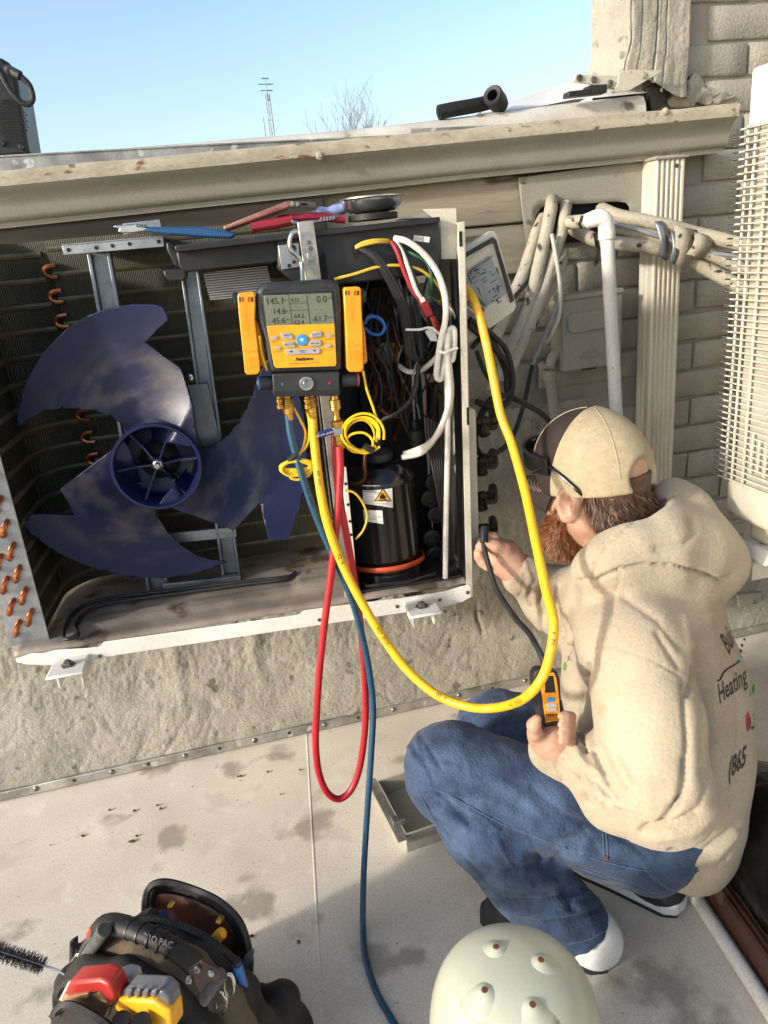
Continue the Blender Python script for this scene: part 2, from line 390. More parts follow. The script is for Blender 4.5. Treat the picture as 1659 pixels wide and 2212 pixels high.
# ================================================================ brick wall with its thick coating
XP = PY(1268, 120, YW+.12).x                                    # left edge of the raised part of the wall
zt_left = 1.40
wall = thing('brick_wall', 'beige painted brick wall with a rough coated base behind the opened machine', 'wall', (0.6, YW, 0))
mo = MB().box((-3, YW+.004, 0), (4, YW+.25, zt_left)).box((PY(1280, 120, YW+.25).x, YW+.0041, zt_left), (4, YW+.25, 2.6)); mo.build('mortar_face', 'wall_paint', wall, smooth=False)
zj = PY(1509.5, 670.6, YW).z; xj = PY(1495, 740, YW).x
BL, BH = .236, .0805
def brick_mesh(k):
    b = bmesh.new(); bmesh.ops.create_cube(b, size=1)
    for v in b.verts:
        v.co.x *= BL-.008; v.co.y *= .026; v.co.z *= BH-.008
        v.co += Vector((random.uniform(-.003, .003), random.uniform(-.0025, .0025), random.uniform(-.003, .003)))
    bmesh.ops.subdivide_edges(b, edges=[e for e in b.edges if abs((e.verts[0].co-e.verts[1].co).x) > .1], cuts=3)
    for v in b.verts: v.co += noise.noise_vector(v.co*17+Vector((k*3.1, 0, 0)))*.0022
    bmesh.ops.bevel(b, geom=[e for e in b.edges if e.calc_face_angle(0) > 1.], offset=.0035, segments=1, affect='EDGES')
    me = bpy.data.meshes.new('brick'); b.to_mesh(me); b.free(); me.materials.append(M['brick_paint'])
    for p in me.polygons: p.use_smooth = True
    me.set_sharp_from_angle(angle=R(50)); return me
bms = [brick_mesh(k) for k in range(7)]
for k in range(-14, 18):
    z0 = zj+k*BH
    for i in range(-5, 9):
        x0 = xj+(i+(.5 if k % 2 else 0))*BL; xc = x0+BL/2
        if x0 < .5 or x0 > 2.1 or z0 > 2.3 or z0 < .05: continue
        if x0 < 1.0 and z0 < .8: continue
        if z0+BH > zt_left-.01 and x0 < XP+.04: continue
        o = bpy.data.objects.new('brick', bms[random.randrange(7)]); C.objects.link(o); o.parent = wall
        o.location = Vector((xc-.6+random.uniform(-.002, .002), .006+random.uniform(-.002, .002), z0+BH/2)); o.rotation_euler = (0, random.uniform(-.006, .006), random.uniform(-.008, .008))
def sm(a, b, x): t = max(0, min(1, (x-a)/(b-a))); return t*t*(3-2*t)
def coat(name, x0, x1, z1, step=.0055, ztop=None):
    nx, nz_ = int((x1-x0)/step), int(z1/step); V = []
    for j in range(nz_+1):
        for i in range(nx+1):
            x = x0+(x1-x0)*i/nx; z = z1*j/nz_
            up = sm(.17+.05*noise.noise((x*5, 0, 3.)), .24+.05*noise.noise((x*5, 0, 3.)), z)
            y = YW-.012-.05*sm(.22, 0., z)-.012*sm(.30, .15, z)
            n1 = noise.fractal((x*24, 3, z*9), 1., 2., 4)*.0026+noise.fractal((x*150, 3, z*50), .8, 2., 3)*.0026   # stuck-on grain, running down
            v = noise.voronoi((x*9+noise.noise((x*12, 0, z*12))*.9, 0, z*13+noise.noise((x*9, 5, z*9))*.9))[0]
            cr_ = min(1, (v[1]-v[0])*7); n2 = noise.fractal((x*7, 8, z*10), 1., 2., 4)*.0045+min(1, (v[1]-v[0])*16)*.0026+noise.fractal((x*55, 9, z*75), 1., 2., 3)*.0010
            y -= n1*up+n2*(1-up)
            for xc, wd, dp in ((-.23, .006, .012), (.33, .005, .013), (.64, .004, .012), (-.02, .005, .006)):
                dd = abs(x-xc-.02*noise.noise((z*14, xc, 0))); y += dp*math.exp(-(dd/wd)**2)*sm(.08, .2, z)*sm(-.1, .5, noise.noise((z*7, xc*5, 3)))
                if xc < .4: y -= .004*math.exp(-((x-xc-.016)/.016)**2)*sm(.1, .25, z)
            V.append((x, y, z))
    fs = [(j*(nx+1)+i, j*(nx+1)+i+1, (j+1)*(nx+1)+i+1, (j+1)*(nx+1)+i) for j in range(nz_) for i in range(nx)]
    me = bpy.data.meshes.new(name); me.from_pydata(V, [], fs); return link(name, me, 'coat_paint', wall, angle=180)
coat('coating', -1.05, 1.0, .82); coat('coating', 1.0, 2.2, .36)
# termination bar along the foot of the wall
tb = thing('termination_bar', 'grey aluminium bar screwed along the foot of the coated wall', 'metal bar', (0, YW-.08, 0))
b0, b1 = Vector((-1.4, YW-.085, .004)), Vector((2.2, YW-.085, .004))
MB().prism([(b0.x, YW-.078, .004), (b0.x, YW-.085, .006), (b0.x, YW-.081, .028), (b0.x, YW-.074, .03)], (3.6, 0, 0)).build('bar', 'aluminium', tb, bevel=.0015)
for px, py in ((70, 1676), (234, 1636), (393, 1600), (545, 1566), (697, 1533), (847, 1498), (1134, 1436), (990, 1466), (-90, 1716)):
    x = PY(px, py, YW-.083).x
    MB().lathe((x, YW-.082, .018), (0, -1, .15), [(.0075, 0), (.0075, .0015), (.005, .004), (.0015, .0045), (.001, .003)], 10).build('screw', 'screw_steel', tb)
for px, py in ((152, 1654), (313, 1618), (468, 1583), (620, 1550), (770, 1517), (1062, 1447)):
    x = PY(px, py, YW-.083).x
    MB().lathe((x, YW-.083, .018), (0, -1, .15), [(.0045, 0), (.0045, .0008), (.0015, .0002)], 10).build('hole_plug', 'tar', tb)
# ================================================================ gutter, fascia, plate
GY = 1.735
gl, gr = PY(0, 494, GY+.05), PY(1592, 326, GY+.05)
def gz(x): return gl.z+(gr.z-gl.z)*(x-gl.x)/(gr.x-gl.x)
gx0, gx1 = -1.3, PY(1592, 300, GY).x
gut = thing('gutter', 'long beige metal gutter with a rusty upper lip along the roof edge', 'gutter', (0, GY, gz(0)))
prof = [(.113, .105), (.113, .002), (.048, 0), (.046, .010), (.036, .014), (.032, .022), (.030, .034), (.026, .048), (.016, .061), (.004, .068), (.0, .074), (.0, .076), (.008, .0775), (.02, .072), (.04, .05), (.05, .02), (.105, .012), (.107, .105)]
n = 60; rings = []
for i in range(n+1):
    x = gx0+(gx1-gx0)*i/n
    rings.append([(x, GY+a+.0015*noise.noise((x*2, 1, 0)), gz(x)+b+.0016*noise.noise((x*2.3, b*20, 4))) for a, b in prof])
MB().sweep(rings, None).build('trough', 'gutter_paint', gut, angle=50)
prof = [(-.002, .073), (-.003, .098), (.0, .101), (.012, .1005), (.012, .097), (.0, .0965), (.0, .074)]
rings = []
for i in range(n*2+1):
    x = gx0+(gx1-gx0)*i/n/2
    rings.append([(x, GY+a, gz(x)+b+(.0022*noise.fractal((x*9, 2, 1), 1, 2, 3) if b > .09 else 0)) for a, b in prof])
MB().sweep(rings, None).build('lip', 'rust_lip', gut, angle=50)
for px, py in ((690, 336), (1437, 241)):
    p = PY(px, py, GY-.003); MB().lathe(p, (0, -1, 0), [(.009, -.002), (.009, .001), (.0055, .002), (.0055, .005), (.004, .006), (0, .006)], 8).build('rivet', 'rust_lip', gut)
fb = MB()
for a, b in ((1.285, 1.40), (1.165, 1.28)):
    fb.box((-2.0, YW-.035, a), (PY(1120, 450, YW-.03).x+.02, YW-.006, b))
o = fb.build('fascia_board', 'wood_paint', bevel=.003); tag(o, 'weathered beige painted timber board under the gutter beside the cover plate', 'board')
o = MB().box((-2.0, YW-.06, 1.16), (PY(700, 450, YW-.05).x, YW-.036, 1.385)).build('fascia_board', 'wood_dark_shaded', bevel=.003); tag(o, 'dark bare timber board under the gutter above the coil, shade mixed into its colour', 'board')
pl = [(1119, 384), (1404, 345), (1404, 520), (1364, 505), (1359, 447), (1352, 438), (1330, 435), (1250, 441), (1185, 441), (1168, 449), (1157, 466), (1152, 490), (1160, 545), (1139, 548)]
plate = thing('cover_plate', 'beige sheet metal plate with a cut opening for pipes beside the downspout', 'cover plate', PY(1260, 400, YW-.05))
me = sheet2d(pl, 18, lambda u, v: PY(u, v, YW-.045), 'sheet'); link('sheet', me, 'gutter_paint', plate, solid=.002)
MB().box((PY(1150, 480, YW).x, YW-.02, PY(1280, 520, YW).z), (PY(1404, 480, YW).x, YW+.001, 1.34)).build('recess_shade', 'dark_void', plate)  # near-black box standing in for the shade inside the opening
for px, py in ((1129, 392), (1141, 480)):
    MB().lathe(PY(px, py, YW-.046), (0, -1, 0), [(.006, 0), (.006, .002), (.002, .003), (0, .002)], 10).build('screw', 'screw_steel', plate)
# downspout: plain left flank, fluted front
ds0, ds1 = PY(1424, 345, 1.745), PY(1408, 1010, 1.745)
dx = ds0.x-.008; ds = thing('downspout', 'beige fluted metal downspout running down from the gutter', 'downspout', (dx+.04, 1.78, 0))
pr = [(0, .062), (0, .050), (.002, .046), (0, .042), (0, .030), (.002, .026), (0, .022), (0, .004), (.004, 0)]
for i in range(5):
    a = .008+i*.0135; pr += [(a, 0), (a+.003, .005), (a+.0065, .005), (a+.0095, 0)]
pr += [(.077, 0), (.081, .004), (.081, .062)]
rings = [[(dx+a, 1.745+b, z) for a, b in pr] for z in (.03, gz(dx)+.004)]
MB().sweep(rings, None).build('pipe', 'cream_paint', ds, angle=30)
MB().box((dx-.006, 1.739, gz(dx)-.004), (dx+.087, 1.80, gz(dx)+.003)).build('outlet_collar', 'gutter_paint', ds, bevel=.002)
MB().lathe((dx+.055, 1.744, gz(dx)-.02), (0, -1, 0), [(.005, 0), (.005, .002), (0, .003)], 8).build('screw', 'screw_steel', ds)
# ================================================================ upper roof: rolled membrane edge, edge strip, membrane rising to the raised wall
tops = [(-300, 366), (0, 341), (400, 309), (760, 280), (835, 271), (1000, 252), (1150, 232), (1300, 214), (1384, 206)]
rings = []
for px, py in tops:
    p = PY(px, py, 1.835); zt = p.z; x = p.x; zb = gz(x)+.070
    rings.append([(x, YW+.1, zb-.02), (x, 1.812, zb-.02), (x, 1.812, zb), (x, 1.808, zb+(zt-zb)*.45), (x, 1.812, zb+(zt-zb)*.75), (x, 1.822, zt-.006), (x, 1.838, zt), (x, 1.87, zt-.003), (x, 2.2, zt+.012), (x, 9, zt+.05), (x, 9, zb-.02)])
o = MB().sweep(rings, None).build('upper_roof', 'roof_membrane', angle=50); tag(o, kind='structure')
es = thing('edge_strip', 'flat grey metal strip with round fasteners along the rolled roof edge', 'metal strip', PY(400, 346, 1.805))
e0, e1 = PY(-250, 385, 1.804), PY(832, 298, 1.804)
zs = lambda x: gz(x)+.098
rings = [[(x, 1.806, zs(x)-.03), (x, 1.806, zs(x)+h), (x, 1.800, zs(x)+h), (x, 1.800, zs(x)+h-.003), (x, 1.803, zs(x)+h-.004), (x, 1.803, zs(x)-.03)] for x, h in ((e0.x, .043), (PY(0, 350, 1.804).x, .040), (PY(420, 320, 1.804).x, .028), (e1.x, .012))]
MB().sweep(rings, None).build('strip', 'aluminium', es, angle=30)
for px, py in ((79, 372), (186, 363), (295, 355), (400, 346), (505, 338), (606, 330), (707, 322)):
    MB().lathe(PY(px, py, 1.802), (0, -1, 0), [(.0065, 0), (.0065, .001), (.0045, .003), (.001, .0025), (0, .0015)], 10).build('fastener', 'screw_steel', es)
e0, e1 = PY(889, 291, 1.802), PY(1110, 272, 1.802)
es2 = thing('edge_strip', 'short grey metal strip tucked under the mossy rolled membrane by the gutter', 'metal strip', e0)
MB().prism([e0, e1, e1+Vector((0, 0, .004)), e0+Vector((0, 0, .012))], (0, .004, 0)).build('strip', 'aluminium', es2)
# membrane sheet rising to the foot of the raised wall
hv = [(1040, 240), (1110, 214), (1180, 192), (1238, 173), (1300, 165), (1390, 152)]
bt = [(1040, 247), (1110, 237), (1180, 227), (1238, 215), (1300, 210), (1398, 200)]
mb = MB(); A = [PY(a, b, 1.98) for a, b in hv]; B = [PY(a, b, 1.84) for a, b in bt]; k = len(A)
mb.add(A+B+[p+Vector((0, .8, -.02)) for p in A], [(i, i+1, k+i+1, k+i) for i in range(k-1)]+[(2*k+i, 2*k+i+1, i+1, i) for i in range(k-1)])
o = mb.build('roof_membrane', 'white_paint', angle=60); tag(o, kind='structure')
# flashing that wraps the end of the raised wall: cracked thick coating
fl = thing('wall_end_flashing', 'cracked beige coated flashing wrapped around the end of the raised brick wall', 'flashing', (XP+.08, YW, 1.5))
lo_z = PY(1330, 175, YW-.02).z; xr = PY(1492, 60, YW-.02).x
nx, nz_ = 90, 200; V = []
for j in range(nz_+1):
    for i in range(nx+1):
        u = i/nx; z = lo_z-.045*sm(.35, .9, u)+(2.55-lo_z+.045*sm(.35, .9, u))*j/nz_
        # left part turns the corner in a soft curve
        xl = XP-.02*sm(.5, 0, j/nz_*5); x = xl+(xr-xl)*u; y = YW-.035+.16*sm(.16, -.06, u)
        y -= noise.fractal((x*9, 2, z*4), 1, 2, 4)*.005+noise.fractal((x*55, 7, z*40), .8, 2, 4)*.0016
        for xc, wd, dp in ((.16, .018, .012), (.30, .010, .010), (.50, .014, .03), (.62, .012, .010)):
            c = xc+.03*noise.noise((z*9, xc*9, 2))+(1.9-z)*.02; y += dp*.45*math.exp(-((u-c)/(wd*.5))**2)*sm(2.3, 1.9, z)
        y += .02*sm(.93, 1., u)
        V.append((x, y, z))
fs = [(j*(nx+1)+i, j*(nx+1)+i+1, (j+1)*(nx+1)+i+1, (j+1)*(nx+1)+i) for j in range(nz_) for i in range(nx)]
me = bpy.data.meshes.new('coating'); me.from_pydata(V, [], fs); link('coating', me, 'coat_paint', fl, angle=180)
# drips of sealant on the bricks beside it
for px, py, rx, rz in ((1522, 205, .05, .018), (1500, 190, .03, .03), (1560, 213, .03, .012), (1440, 190, .035, .02), (1475, 215, .05, .015)):
    b = MB(); p = PY(px, py, YW-.008); b.ball(p, 1, 18, sc=(rx, .006, rz)); me = b.mesh('sealant')
    for v in me.vertices: v.co += noise.noise_vector(v.co*45)*.014
    link('sealant', me, 'coat_paint', fl, sub=1)
sf = thing('metal_flashing', 'slotted beige metal bar with rivets at the foot of the raised wall', 'flashing', PY(1300, 175, 1.80))
def quad(px, y0, th, name, mat, par, bev=.0015):
    a = [PY(x, y, y0) for x, y in px]; return MB().prism(a, (0, th, 0)).build(name, mat, par, bevel=bev)
quad([(1243, 160), (1336, 164), (1334, 192), (1239, 176)], 1.79, .006, 'bar', 'cream_paint', sf)
for px, py in ((1252, 168), (1283, 172), (1318, 180)):
    MB().lathe(PY(px, py, 1.789), (0, -1, 0), [(.008, 0), (.007, .003), (.0035, .004), (.003, .001)], 10).build('rivet', 'screw_steel', sf)
quad([(1337, 156), (1362, 150), (1432, 152), (1418, 162), (1360, 196), (1320, 202), (1334, 182)], 1.785, .003, 'corner_sheet', 'cream_paint', sf)
MB().lathe(PY(1391, 163, 1.784), (0, -1, 0), [(.008, 0), (.007, .002), (0, .004)], 10).build('screw', 'rust_lip', sf)
quad([(1400, 190), (1435, 172), (1452, 196), (1426, 233), (1408, 240)], YW-.02, .02, 'torn_gap', 'tar', sf, 0)
# ================================================================ things lying on the roof edge
fo = thing('pipe_insulation', 'offcut of black foam pipe insulation with a bent open end on the roof edge', 'pipe insulation', PY(1010, 250, 1.84))
b = MB(); path = cr([PY(947, 243, 1.83), PY(980, 236, 1.83), PY(1020, 229, 1.84), PY(1052, 222, 1.85), PY(1068, 214, 1.86)], 4); b.tube(path, [.016]*len(path), 14); b.build('sleeve', 'black_rubber', fo)
b = MB(); c = PY(1072, 216, 1.83); ax = (PY(1056, 196, 1.80)-c).normalized()
b.lathe(c-ax*.03, ax, [(0, 0), (.020, .004), (.023, .02), (.024, .052), (.021, .056), (.013, .054), (.011, .02), (0, .018)], 18); b.build('elbow', 'black_rubber', fo)
c = PY(946, 243, 1.829); d = (path[0]-path[1]).normalized()
MB().lathe(c, d, [(.011, .0005), (.011, .001), (.006, .0008), (0, -.004)], 12).build('bore', 'dark_void', fo)
o = thing('dark_block', 'thin dark plastic spacer lying by the slotted flashing bar', 'spacer', PY(1270, 200, 1.80))
quad([(1229, 197), (1272, 192), (1273, 184), (1312, 181), (1312, 200), (1228, 209)], 1.775, .03, 'body', 'black_plastic', o)
# black loudspeaker-like housing at the edge
sp = thing('equipment_case', 'black perforated equipment case with a looped cable on the roof edge', 'equipment case', PY(10, 335, 1.9))
a = [PY(x, y, 1.88) for x, y in ((-120, 120), (2, 124), (18, 134), (34, 152), (64, 335), (-120, 352))]
MB().prism(a, (0, .16, 0)).build('housing', 'black_plastic', sp, bevel=.008)
hb = MB(); 
for i in range(-6, 7):
    for j in range(-7, 8):
        u = i*6.2+(3.1 if j % 2 else 0); v = j*5.6
        if (u/34)**2+(v/48)**2 < 1 and u > -28:
            hb.lathe(PY(27+u+v*.16, 262+v*1.15, 1.879), (0, -1, 0), [(.0022, 0), (.0022, .0006), (0, .0006)], 6)
hb.build('grille_holes', 'dark_void', sp)['kind'] = 'stuff'
MB().tube(cr([PY(-6, 140, 1.85), PY(3, 160, 1.85), PY(22, 195, 1.85), PY(45, 220, 1.85), PY(62, 225, 1.85), PY(71, 212, 1.85), PY(64, 185, 1.85), PY(46, 166, 1.85), PY(30, 158, 1.855), PY(14, 152, 1.88)], 6), .0058, 10).build('cable', 'black_rubber', sp)
MB().tube([PY(44, 164, 1.85), PY(32, 158, 1.853), PY(18, 150, 1.875)], .0095, 10).build('strain_relief', 'black_rubber', sp)
for px, py in ((48, 318), (6, 310)): MB().lathe(PY(px, py, 1.879), (0, -1, 0), [(.006, -.01), (.006, .006), (.004, .008), (0, .007)], 10).build('foot', 'black_rubber', sp)
# ================================================================ far away: mast and bare trees
def far(px, py, d): return PD(px, py, d)
tw = thing('radio_mast', 'slim lattice radio mast with small antennas far behind the roof', 'radio mast', (far(590, 300, 60).x, far(590, 300, 60).y, -4))
base = far(589, 300, 60); tp = far(575, 215, 60); ax0 = Vector((base.x, base.y, -4)); 
def legp(k, z): 
    t = (z+4)/(tp.z+4); r = .42-.24*t; c = ax0.lerp(Vector((tp.x, tp.y, z)), 0); c = Vector((base.x+(tp.x-base.x)*0+0, base.y, z)); return c+Vector((math.cos(k*2.094+.3)*r, math.sin(k*2.094+.3)*r, 0))
zt = tp.z+.2
for k in range(3): MB().tube([legp(k, -4), legp(k, zt)], .04, 6).build('leg', 'steel_far', tw)
b = MB(); z = -3.5; s = 0
while z < zt:
    for k in range(3):
        b.tube([legp(k, z), legp((k+1) % 3, z)], .014, 4); b.tube([legp(k, z), legp((k+1) % 3, min(z+1.4, zt))], .015, 4)
    z += 1.4
b.build('lattice', 'steel_far', tw)
c = Vector((base.x, base.y, zt)); top = far(571, 178, 60).z
MB().tube([c-Vector((0, 0, .5)), Vector((c.x, c.y, top))], [.07, .02], 6).build('top_pole', 'steel_far', tw)
for dz, L in ((.25, .5), (.7, .6), (1.1, .3)): MB().tube([c+Vector((-L, 0, dz)), c+Vector((L, .2, dz))], .045, 6).build('antenna', 'steel_far', tw)
p = far(573, 290, 59); MB().tube([Vector((p.x, p.y, -4)), Vector((p.x, p.y, far(571, 255, 59).z))], .05, 6).build('side_pole', 'steel_far', tw)
def tree(px, pt, pb, d, name, label, spread, n0, seed):
    rnd = random.Random(seed); top = far(px, pt, d); t = thing(name, label, 'tree', (top.x, top.y, -4)); H = (top.z+4)*.76
    tr = MB(); cw = MB(); base = Vector((top.x, top.y, -4))
    tr.tube([base, base+Vector((.1, 0, H*.35)), base+Vector((0, .1, H*.62))], [.28, .2, .12], 7)
    tr.build('trunk', 'bark_hazed', t)
    def br(p, dv, L, r, lev):
        q = [p]; 
        for k in range(4):
            dv = (dv+Vector((rnd.gauss(0, .11), rnd.gauss(0, .11), .06))).normalized(); q.append(q[-1]+dv*L/4)
        cw.tube(q, [max(.014, r*(1-.17*k)) for k in range(5)], 4, cap=False)
        if lev < 3:
            for _ in range(4 if lev < 2 else 4):
                k = rnd.choice((1, 2, 3, 4)); a = rnd.random()*6.28; nd = (dv+Vector((math.cos(a), math.sin(a), .25))*.55).normalized(); br(q[k], nd, L*rnd.uniform(.45, .7), r*.5, lev+1)
    for k in range(n0):
        h = rnd.uniform(.34, .62); a = rnd.random()*6.28; br(base+Vector((0, 0, H*h)), Vector((math.cos(a)*spread, math.sin(a)*spread, 1)).normalized(), H*(.93-h)*rnd.uniform(.7, 1), .09, 0)
    br(base+Vector((0, .1, H*.6)), Vector((0, 0, 1)), H*.37, .1, 0)
    cw.build('crown', 'bark_hazed', t)
tree(765, 193, 285, 62, 'bare_tree', 'tall bare winter tree far behind the roof', .24, 14, 3)
tree(808, 250, 285, 70, 'bare_tree', 'small bare twiggy tree next to the taller one behind the roof', .25, 5, 5)
# ================================================================ materials of the opened machine and the gauge
def finmat(name, c1, c2, pitch, axis='X', metal=.3, rough=.5):
    mt = pm(name, c1, rough=rough, metal=metal); t = mt.node_tree; n = t.nodes; L = t.links; b = n['Principled BSDF']
    wv = n.new('ShaderNodeTexWave'); wv.bands_direction = axis; wv.inputs['Scale'].default_value = 1/(pitch*6.28)*2; wv.inputs['Distortion'].default_value = .6; wv.inputs['Detail'].default_value = 1
    tc = n.new('ShaderNodeTexCoord'); L.new(tc.outputs['Object'], wv.inputs['Vector'])
    mx = n.new('ShaderNodeMix'); mx.data_type = 'RGBA'; mx.inputs[6].default_value = lin(c1); mx.inputs[7].default_value = lin(c2); L.new(wv.outputs['Fac'], mx.inputs[0]); L.new(mx.outputs[2], b.inputs['Base Color'])
    bp = n.new('ShaderNodeBump'); bp.inputs['Distance'].default_value = .0012; L.new(wv.outputs['Fac'], bp.inputs['Height']); L.new(bp.outputs[0], b.inputs['Normal'])
finmat('fins', '#26251e', '#4b4838', .0034)
finmat('fins_side', '#3c3a24', '#57522f', .0016, 'Y')
finmat('heat_sink', '#b9b9b6', '#7f7f7d', .0042, 'Z', .8, .4)
pm('coil_tube', (.115, .102, .055), (.08, .07, .038), 30, .5, metal=.4)
pm('copper', '#b9714a', '#8a4f31', 26, .32, metal=.9, c3='#5b4433', c3scale=50, c3t=.66)
pm('valve_dark', '#3f3123', '#2c241c', 30, .4, metal=.7)
pm('copper_old', '#7a4a33', '#4f3226', 20, .45, metal=.8)
pm('fan_blue', (.006, .009, .046), (.0045, .007, .036), 5, .38, bump=.05, bscale=160, attr='#5d5958', spec=.35, rvar=.1)
pm('pan_dirty', '#8f857a', '#6f655b', 8, .6, metal=.2, bump=.25, bscale=70, c3='#54463b', c3scale=11, c3t=.56)
pm('steel_bracket', '#8b939b', '#757c83', 18, .42, metal=.75, bump=.08, bscale=120, c3='#6a5a4b', c3scale=24, c3t=.68)
pm('gloss_black', '#0d0d0e', '#141414', 14, .22, coat=.3, c3='#2e2c29', c3scale=20, c3t=.68)
pm('label_white', '#d9d8d2', '#cfcec8', 20, .5)
pm('ink', '#141414', rough=.6)
pm('sign_yellow', '#e0a413', rough=.45)
pm('sign_red', '#c02a2c', rough=.45)
pm('orange_strap', '#b9461f', '#a23c1a', 30, .5)
pm('wire_white', '#d3cfc6', '#bfbab0', 30, .5)
pm('wire_yellow', '#d0ae3a', '#b89a33', 30, .45)
pm('wire_green', '#2c6a47', '#27593d', 30, .45)
pm('wire_blue', '#2364b4', '#1f569a', 30, .4)
pm('wire_red', '#a4232b', '#8c1d24', 30, .45)
pm('gauge_black', '#232526', '#2b2d2e', 30, .5, bump=.1, bscale=260)
pm('gauge_yellow', '#eaa41c', '#dd9818', 20, .42)
pm('clamp_orange', '#e99a1b', '#dd8f16', 14, .45)
pm('lcd', (.16, .18, .135), (.14, .16, .12), 4, .18, coat=.5)
pm('lcd_ink', '#23261f', rough=.4)
pm('key_grey', '#a3a4a4', '#9a9b9b', 10, .5)
pm('key_blue', '#2a8fce', rough=.4)
pm('brass', '#c59b4c', '#a8803a', 40, .3, metal=.9)
pm('chrome', '#c8c8c6', '#a8a8a6', 20, .22, metal=.95)
pm('hose_yellow', '#e3b31f', '#d3a41b', 8, .33, c3='#a07a1c', c3scale=60, c3t=.7)
pm('hose_blue', '#1d4b66', '#1a4159', 8, .38)
pm('hose_red', '#b3202c', '#a01b26', 8, .35)
pm('cord_yellow', '#e8c21c', '#dcb61a', 10, .4)
pm('handle_blue', '#1e2a66', '#1a2458', 10, .4)
pm('wrench_blue', '#245381', '#1f4a74', 8, .3, coat=.3)
pm('pink_case', '#a7786b', '#99695d', 60, .35, metal=.4)
pm('red_grip', '#8f2230', '#7a1c28', 20, .45)
pm('clear_blue', '#8c95c0', '#7a83b0', 20, .2)
pm('interior', '#141413', '#1f1d1b', 9, .6, bump=.2, bscale=60)
pm('plate_grey', '#8c8f92', '#7f8285', 20, .5)
# ================================================================ frame of the machine
AL = R(3.3); O = PY(34, 1432, 1.33)
ux, uy, uz = Vector((math.cos(AL), -math.sin(AL), 0)), Vector((math.sin(AL), math.cos(AL), 0)), Vector((0, 0, 1))
def U(px, py, d):
    r = ray(px, py); p0 = O+uy*d; return EYE+r*((p0-EYE).dot(uy)/r.dot(uy))
def Lc(px, py, d): v = U(px, py, d)-O; return Vector((v.dot(ux), v.dot(uy), v.z))
def W(x, d, z): return O+ux*x+uy*d+uz*z
unit = thing('air_conditioner', 'opened outdoor air conditioner with blue fan, copper coil and black compressor, panels off', 'air conditioner', O, -AL)
def upoly(px, d, th, name, mat, par=unit, bev=.001, **k):
    return MB().prism([U(x, y, d) for x, y in px], uy*th).build(name, mat, par, bevel=bev, **k)
def ulb(x0, x1, d0, d1, z0, z1, name, mat, par=unit, bev=.001):
    return MB().box((x0, d0, z0), (x1, d1, z1)).build(name, mat, par, bevel=bev, local=True)
def utube(pts, r, name, mat, par=unit, n=10, sm_=8, mk=None):
    P = [U(*p) for p in pts]; return MB().tube(cr(P, sm_) if sm_ else P, r, n).build(name, mat, par)
WU = Lc(1018, 1292, 0).x; HU = Lc(1000, 478, 0).z; XPart = Lc(765, 1318, .01).x; DP = .32
# base pan: dirty floor with embossed humps, pale front lip
pan = bpy.data.meshes.new('base_pan'); nx, ny = 90, 36; V = []
for j in range(ny+1):
    for i in range(nx+1):
        x = WU*i/nx; d = DP*j/ny; z = .020+.0015*noise.fractal((x*8, d*8, 0), 1, 2, 3)
        z += .008*sm(.0, .012, x-.52)*sm(.66, .645, x)*sm(.06, .075, d)*sm(.17, .155, d)
        z += .008*sm(.06, .08, x)*sm(.62, .60, x)*sm(.05, .065, d)*sm(.11, .095, d)*.6
        if j == 0: z = .012
        V.append((x, d, z))
pan.from_pydata(V, [], [(j*(nx+1)+i, j*(nx+1)+i+1, (j+1)*(nx+1)+i+1, (j+1)*(nx+1)+i) for j in range(ny) for i in range(nx)])
pan = link('base_pan', pan, 'pan_dirty', unit, local=True, angle=60, solid=.002)
lip = [(33, 1424), (70, 1411), (90, 1412), (122, 1404), (190, 1400), (217, 1397), (224, 1387), (640, 1329), (650, 1326), (656, 1319), (770, 1304), (880, 1291), (960, 1278), (1000, 1266), (1013, 1262), (1018, 1268), (1018, 1290), (1000, 1300), (960, 1311), (870, 1324), (600, 1364), (250, 1416), (218, 1424), (120, 1437), (60, 1436), (36, 1431)]
lp = upoly(lip, -.002, .002, 'front_lip', 'white_paint', pan, .0012)
for px, py in ((173, 1419), (216, 1417), (690, 1339), (950, 1296), (1010, 1280), (858, 1310)):
    MB().lathe(U(px, py, -.0025), -uy, [(.004, 0), (.004, .0008), (.0015, .001), (0, .0005)], 8).build('screw_hole', 'screw_steel', pan)
MB().tube(cr([PZ(x, y, O.z+.03) for x, y in ((168, 1372), (148, 1380), (137, 1376), (142, 1352), (158, 1326), (190, 1304), (250, 1290), (350, 1278), (520, 1257), (620, 1246), (638, 1236))], 6), .004, 8).build('pan_heater', 'black_rubber', unit)
MB().tube(cr([PZ(x, y, O.z+.03) for x, y in ((150, 1380), (168, 1372), (164, 1352), (182, 1326), (215, 1308), (270, 1297), (350, 1286), (520, 1263), (610, 1252), (634, 1243))], 6), .004, 8).build('pan_heater', 'black_rubber', unit)
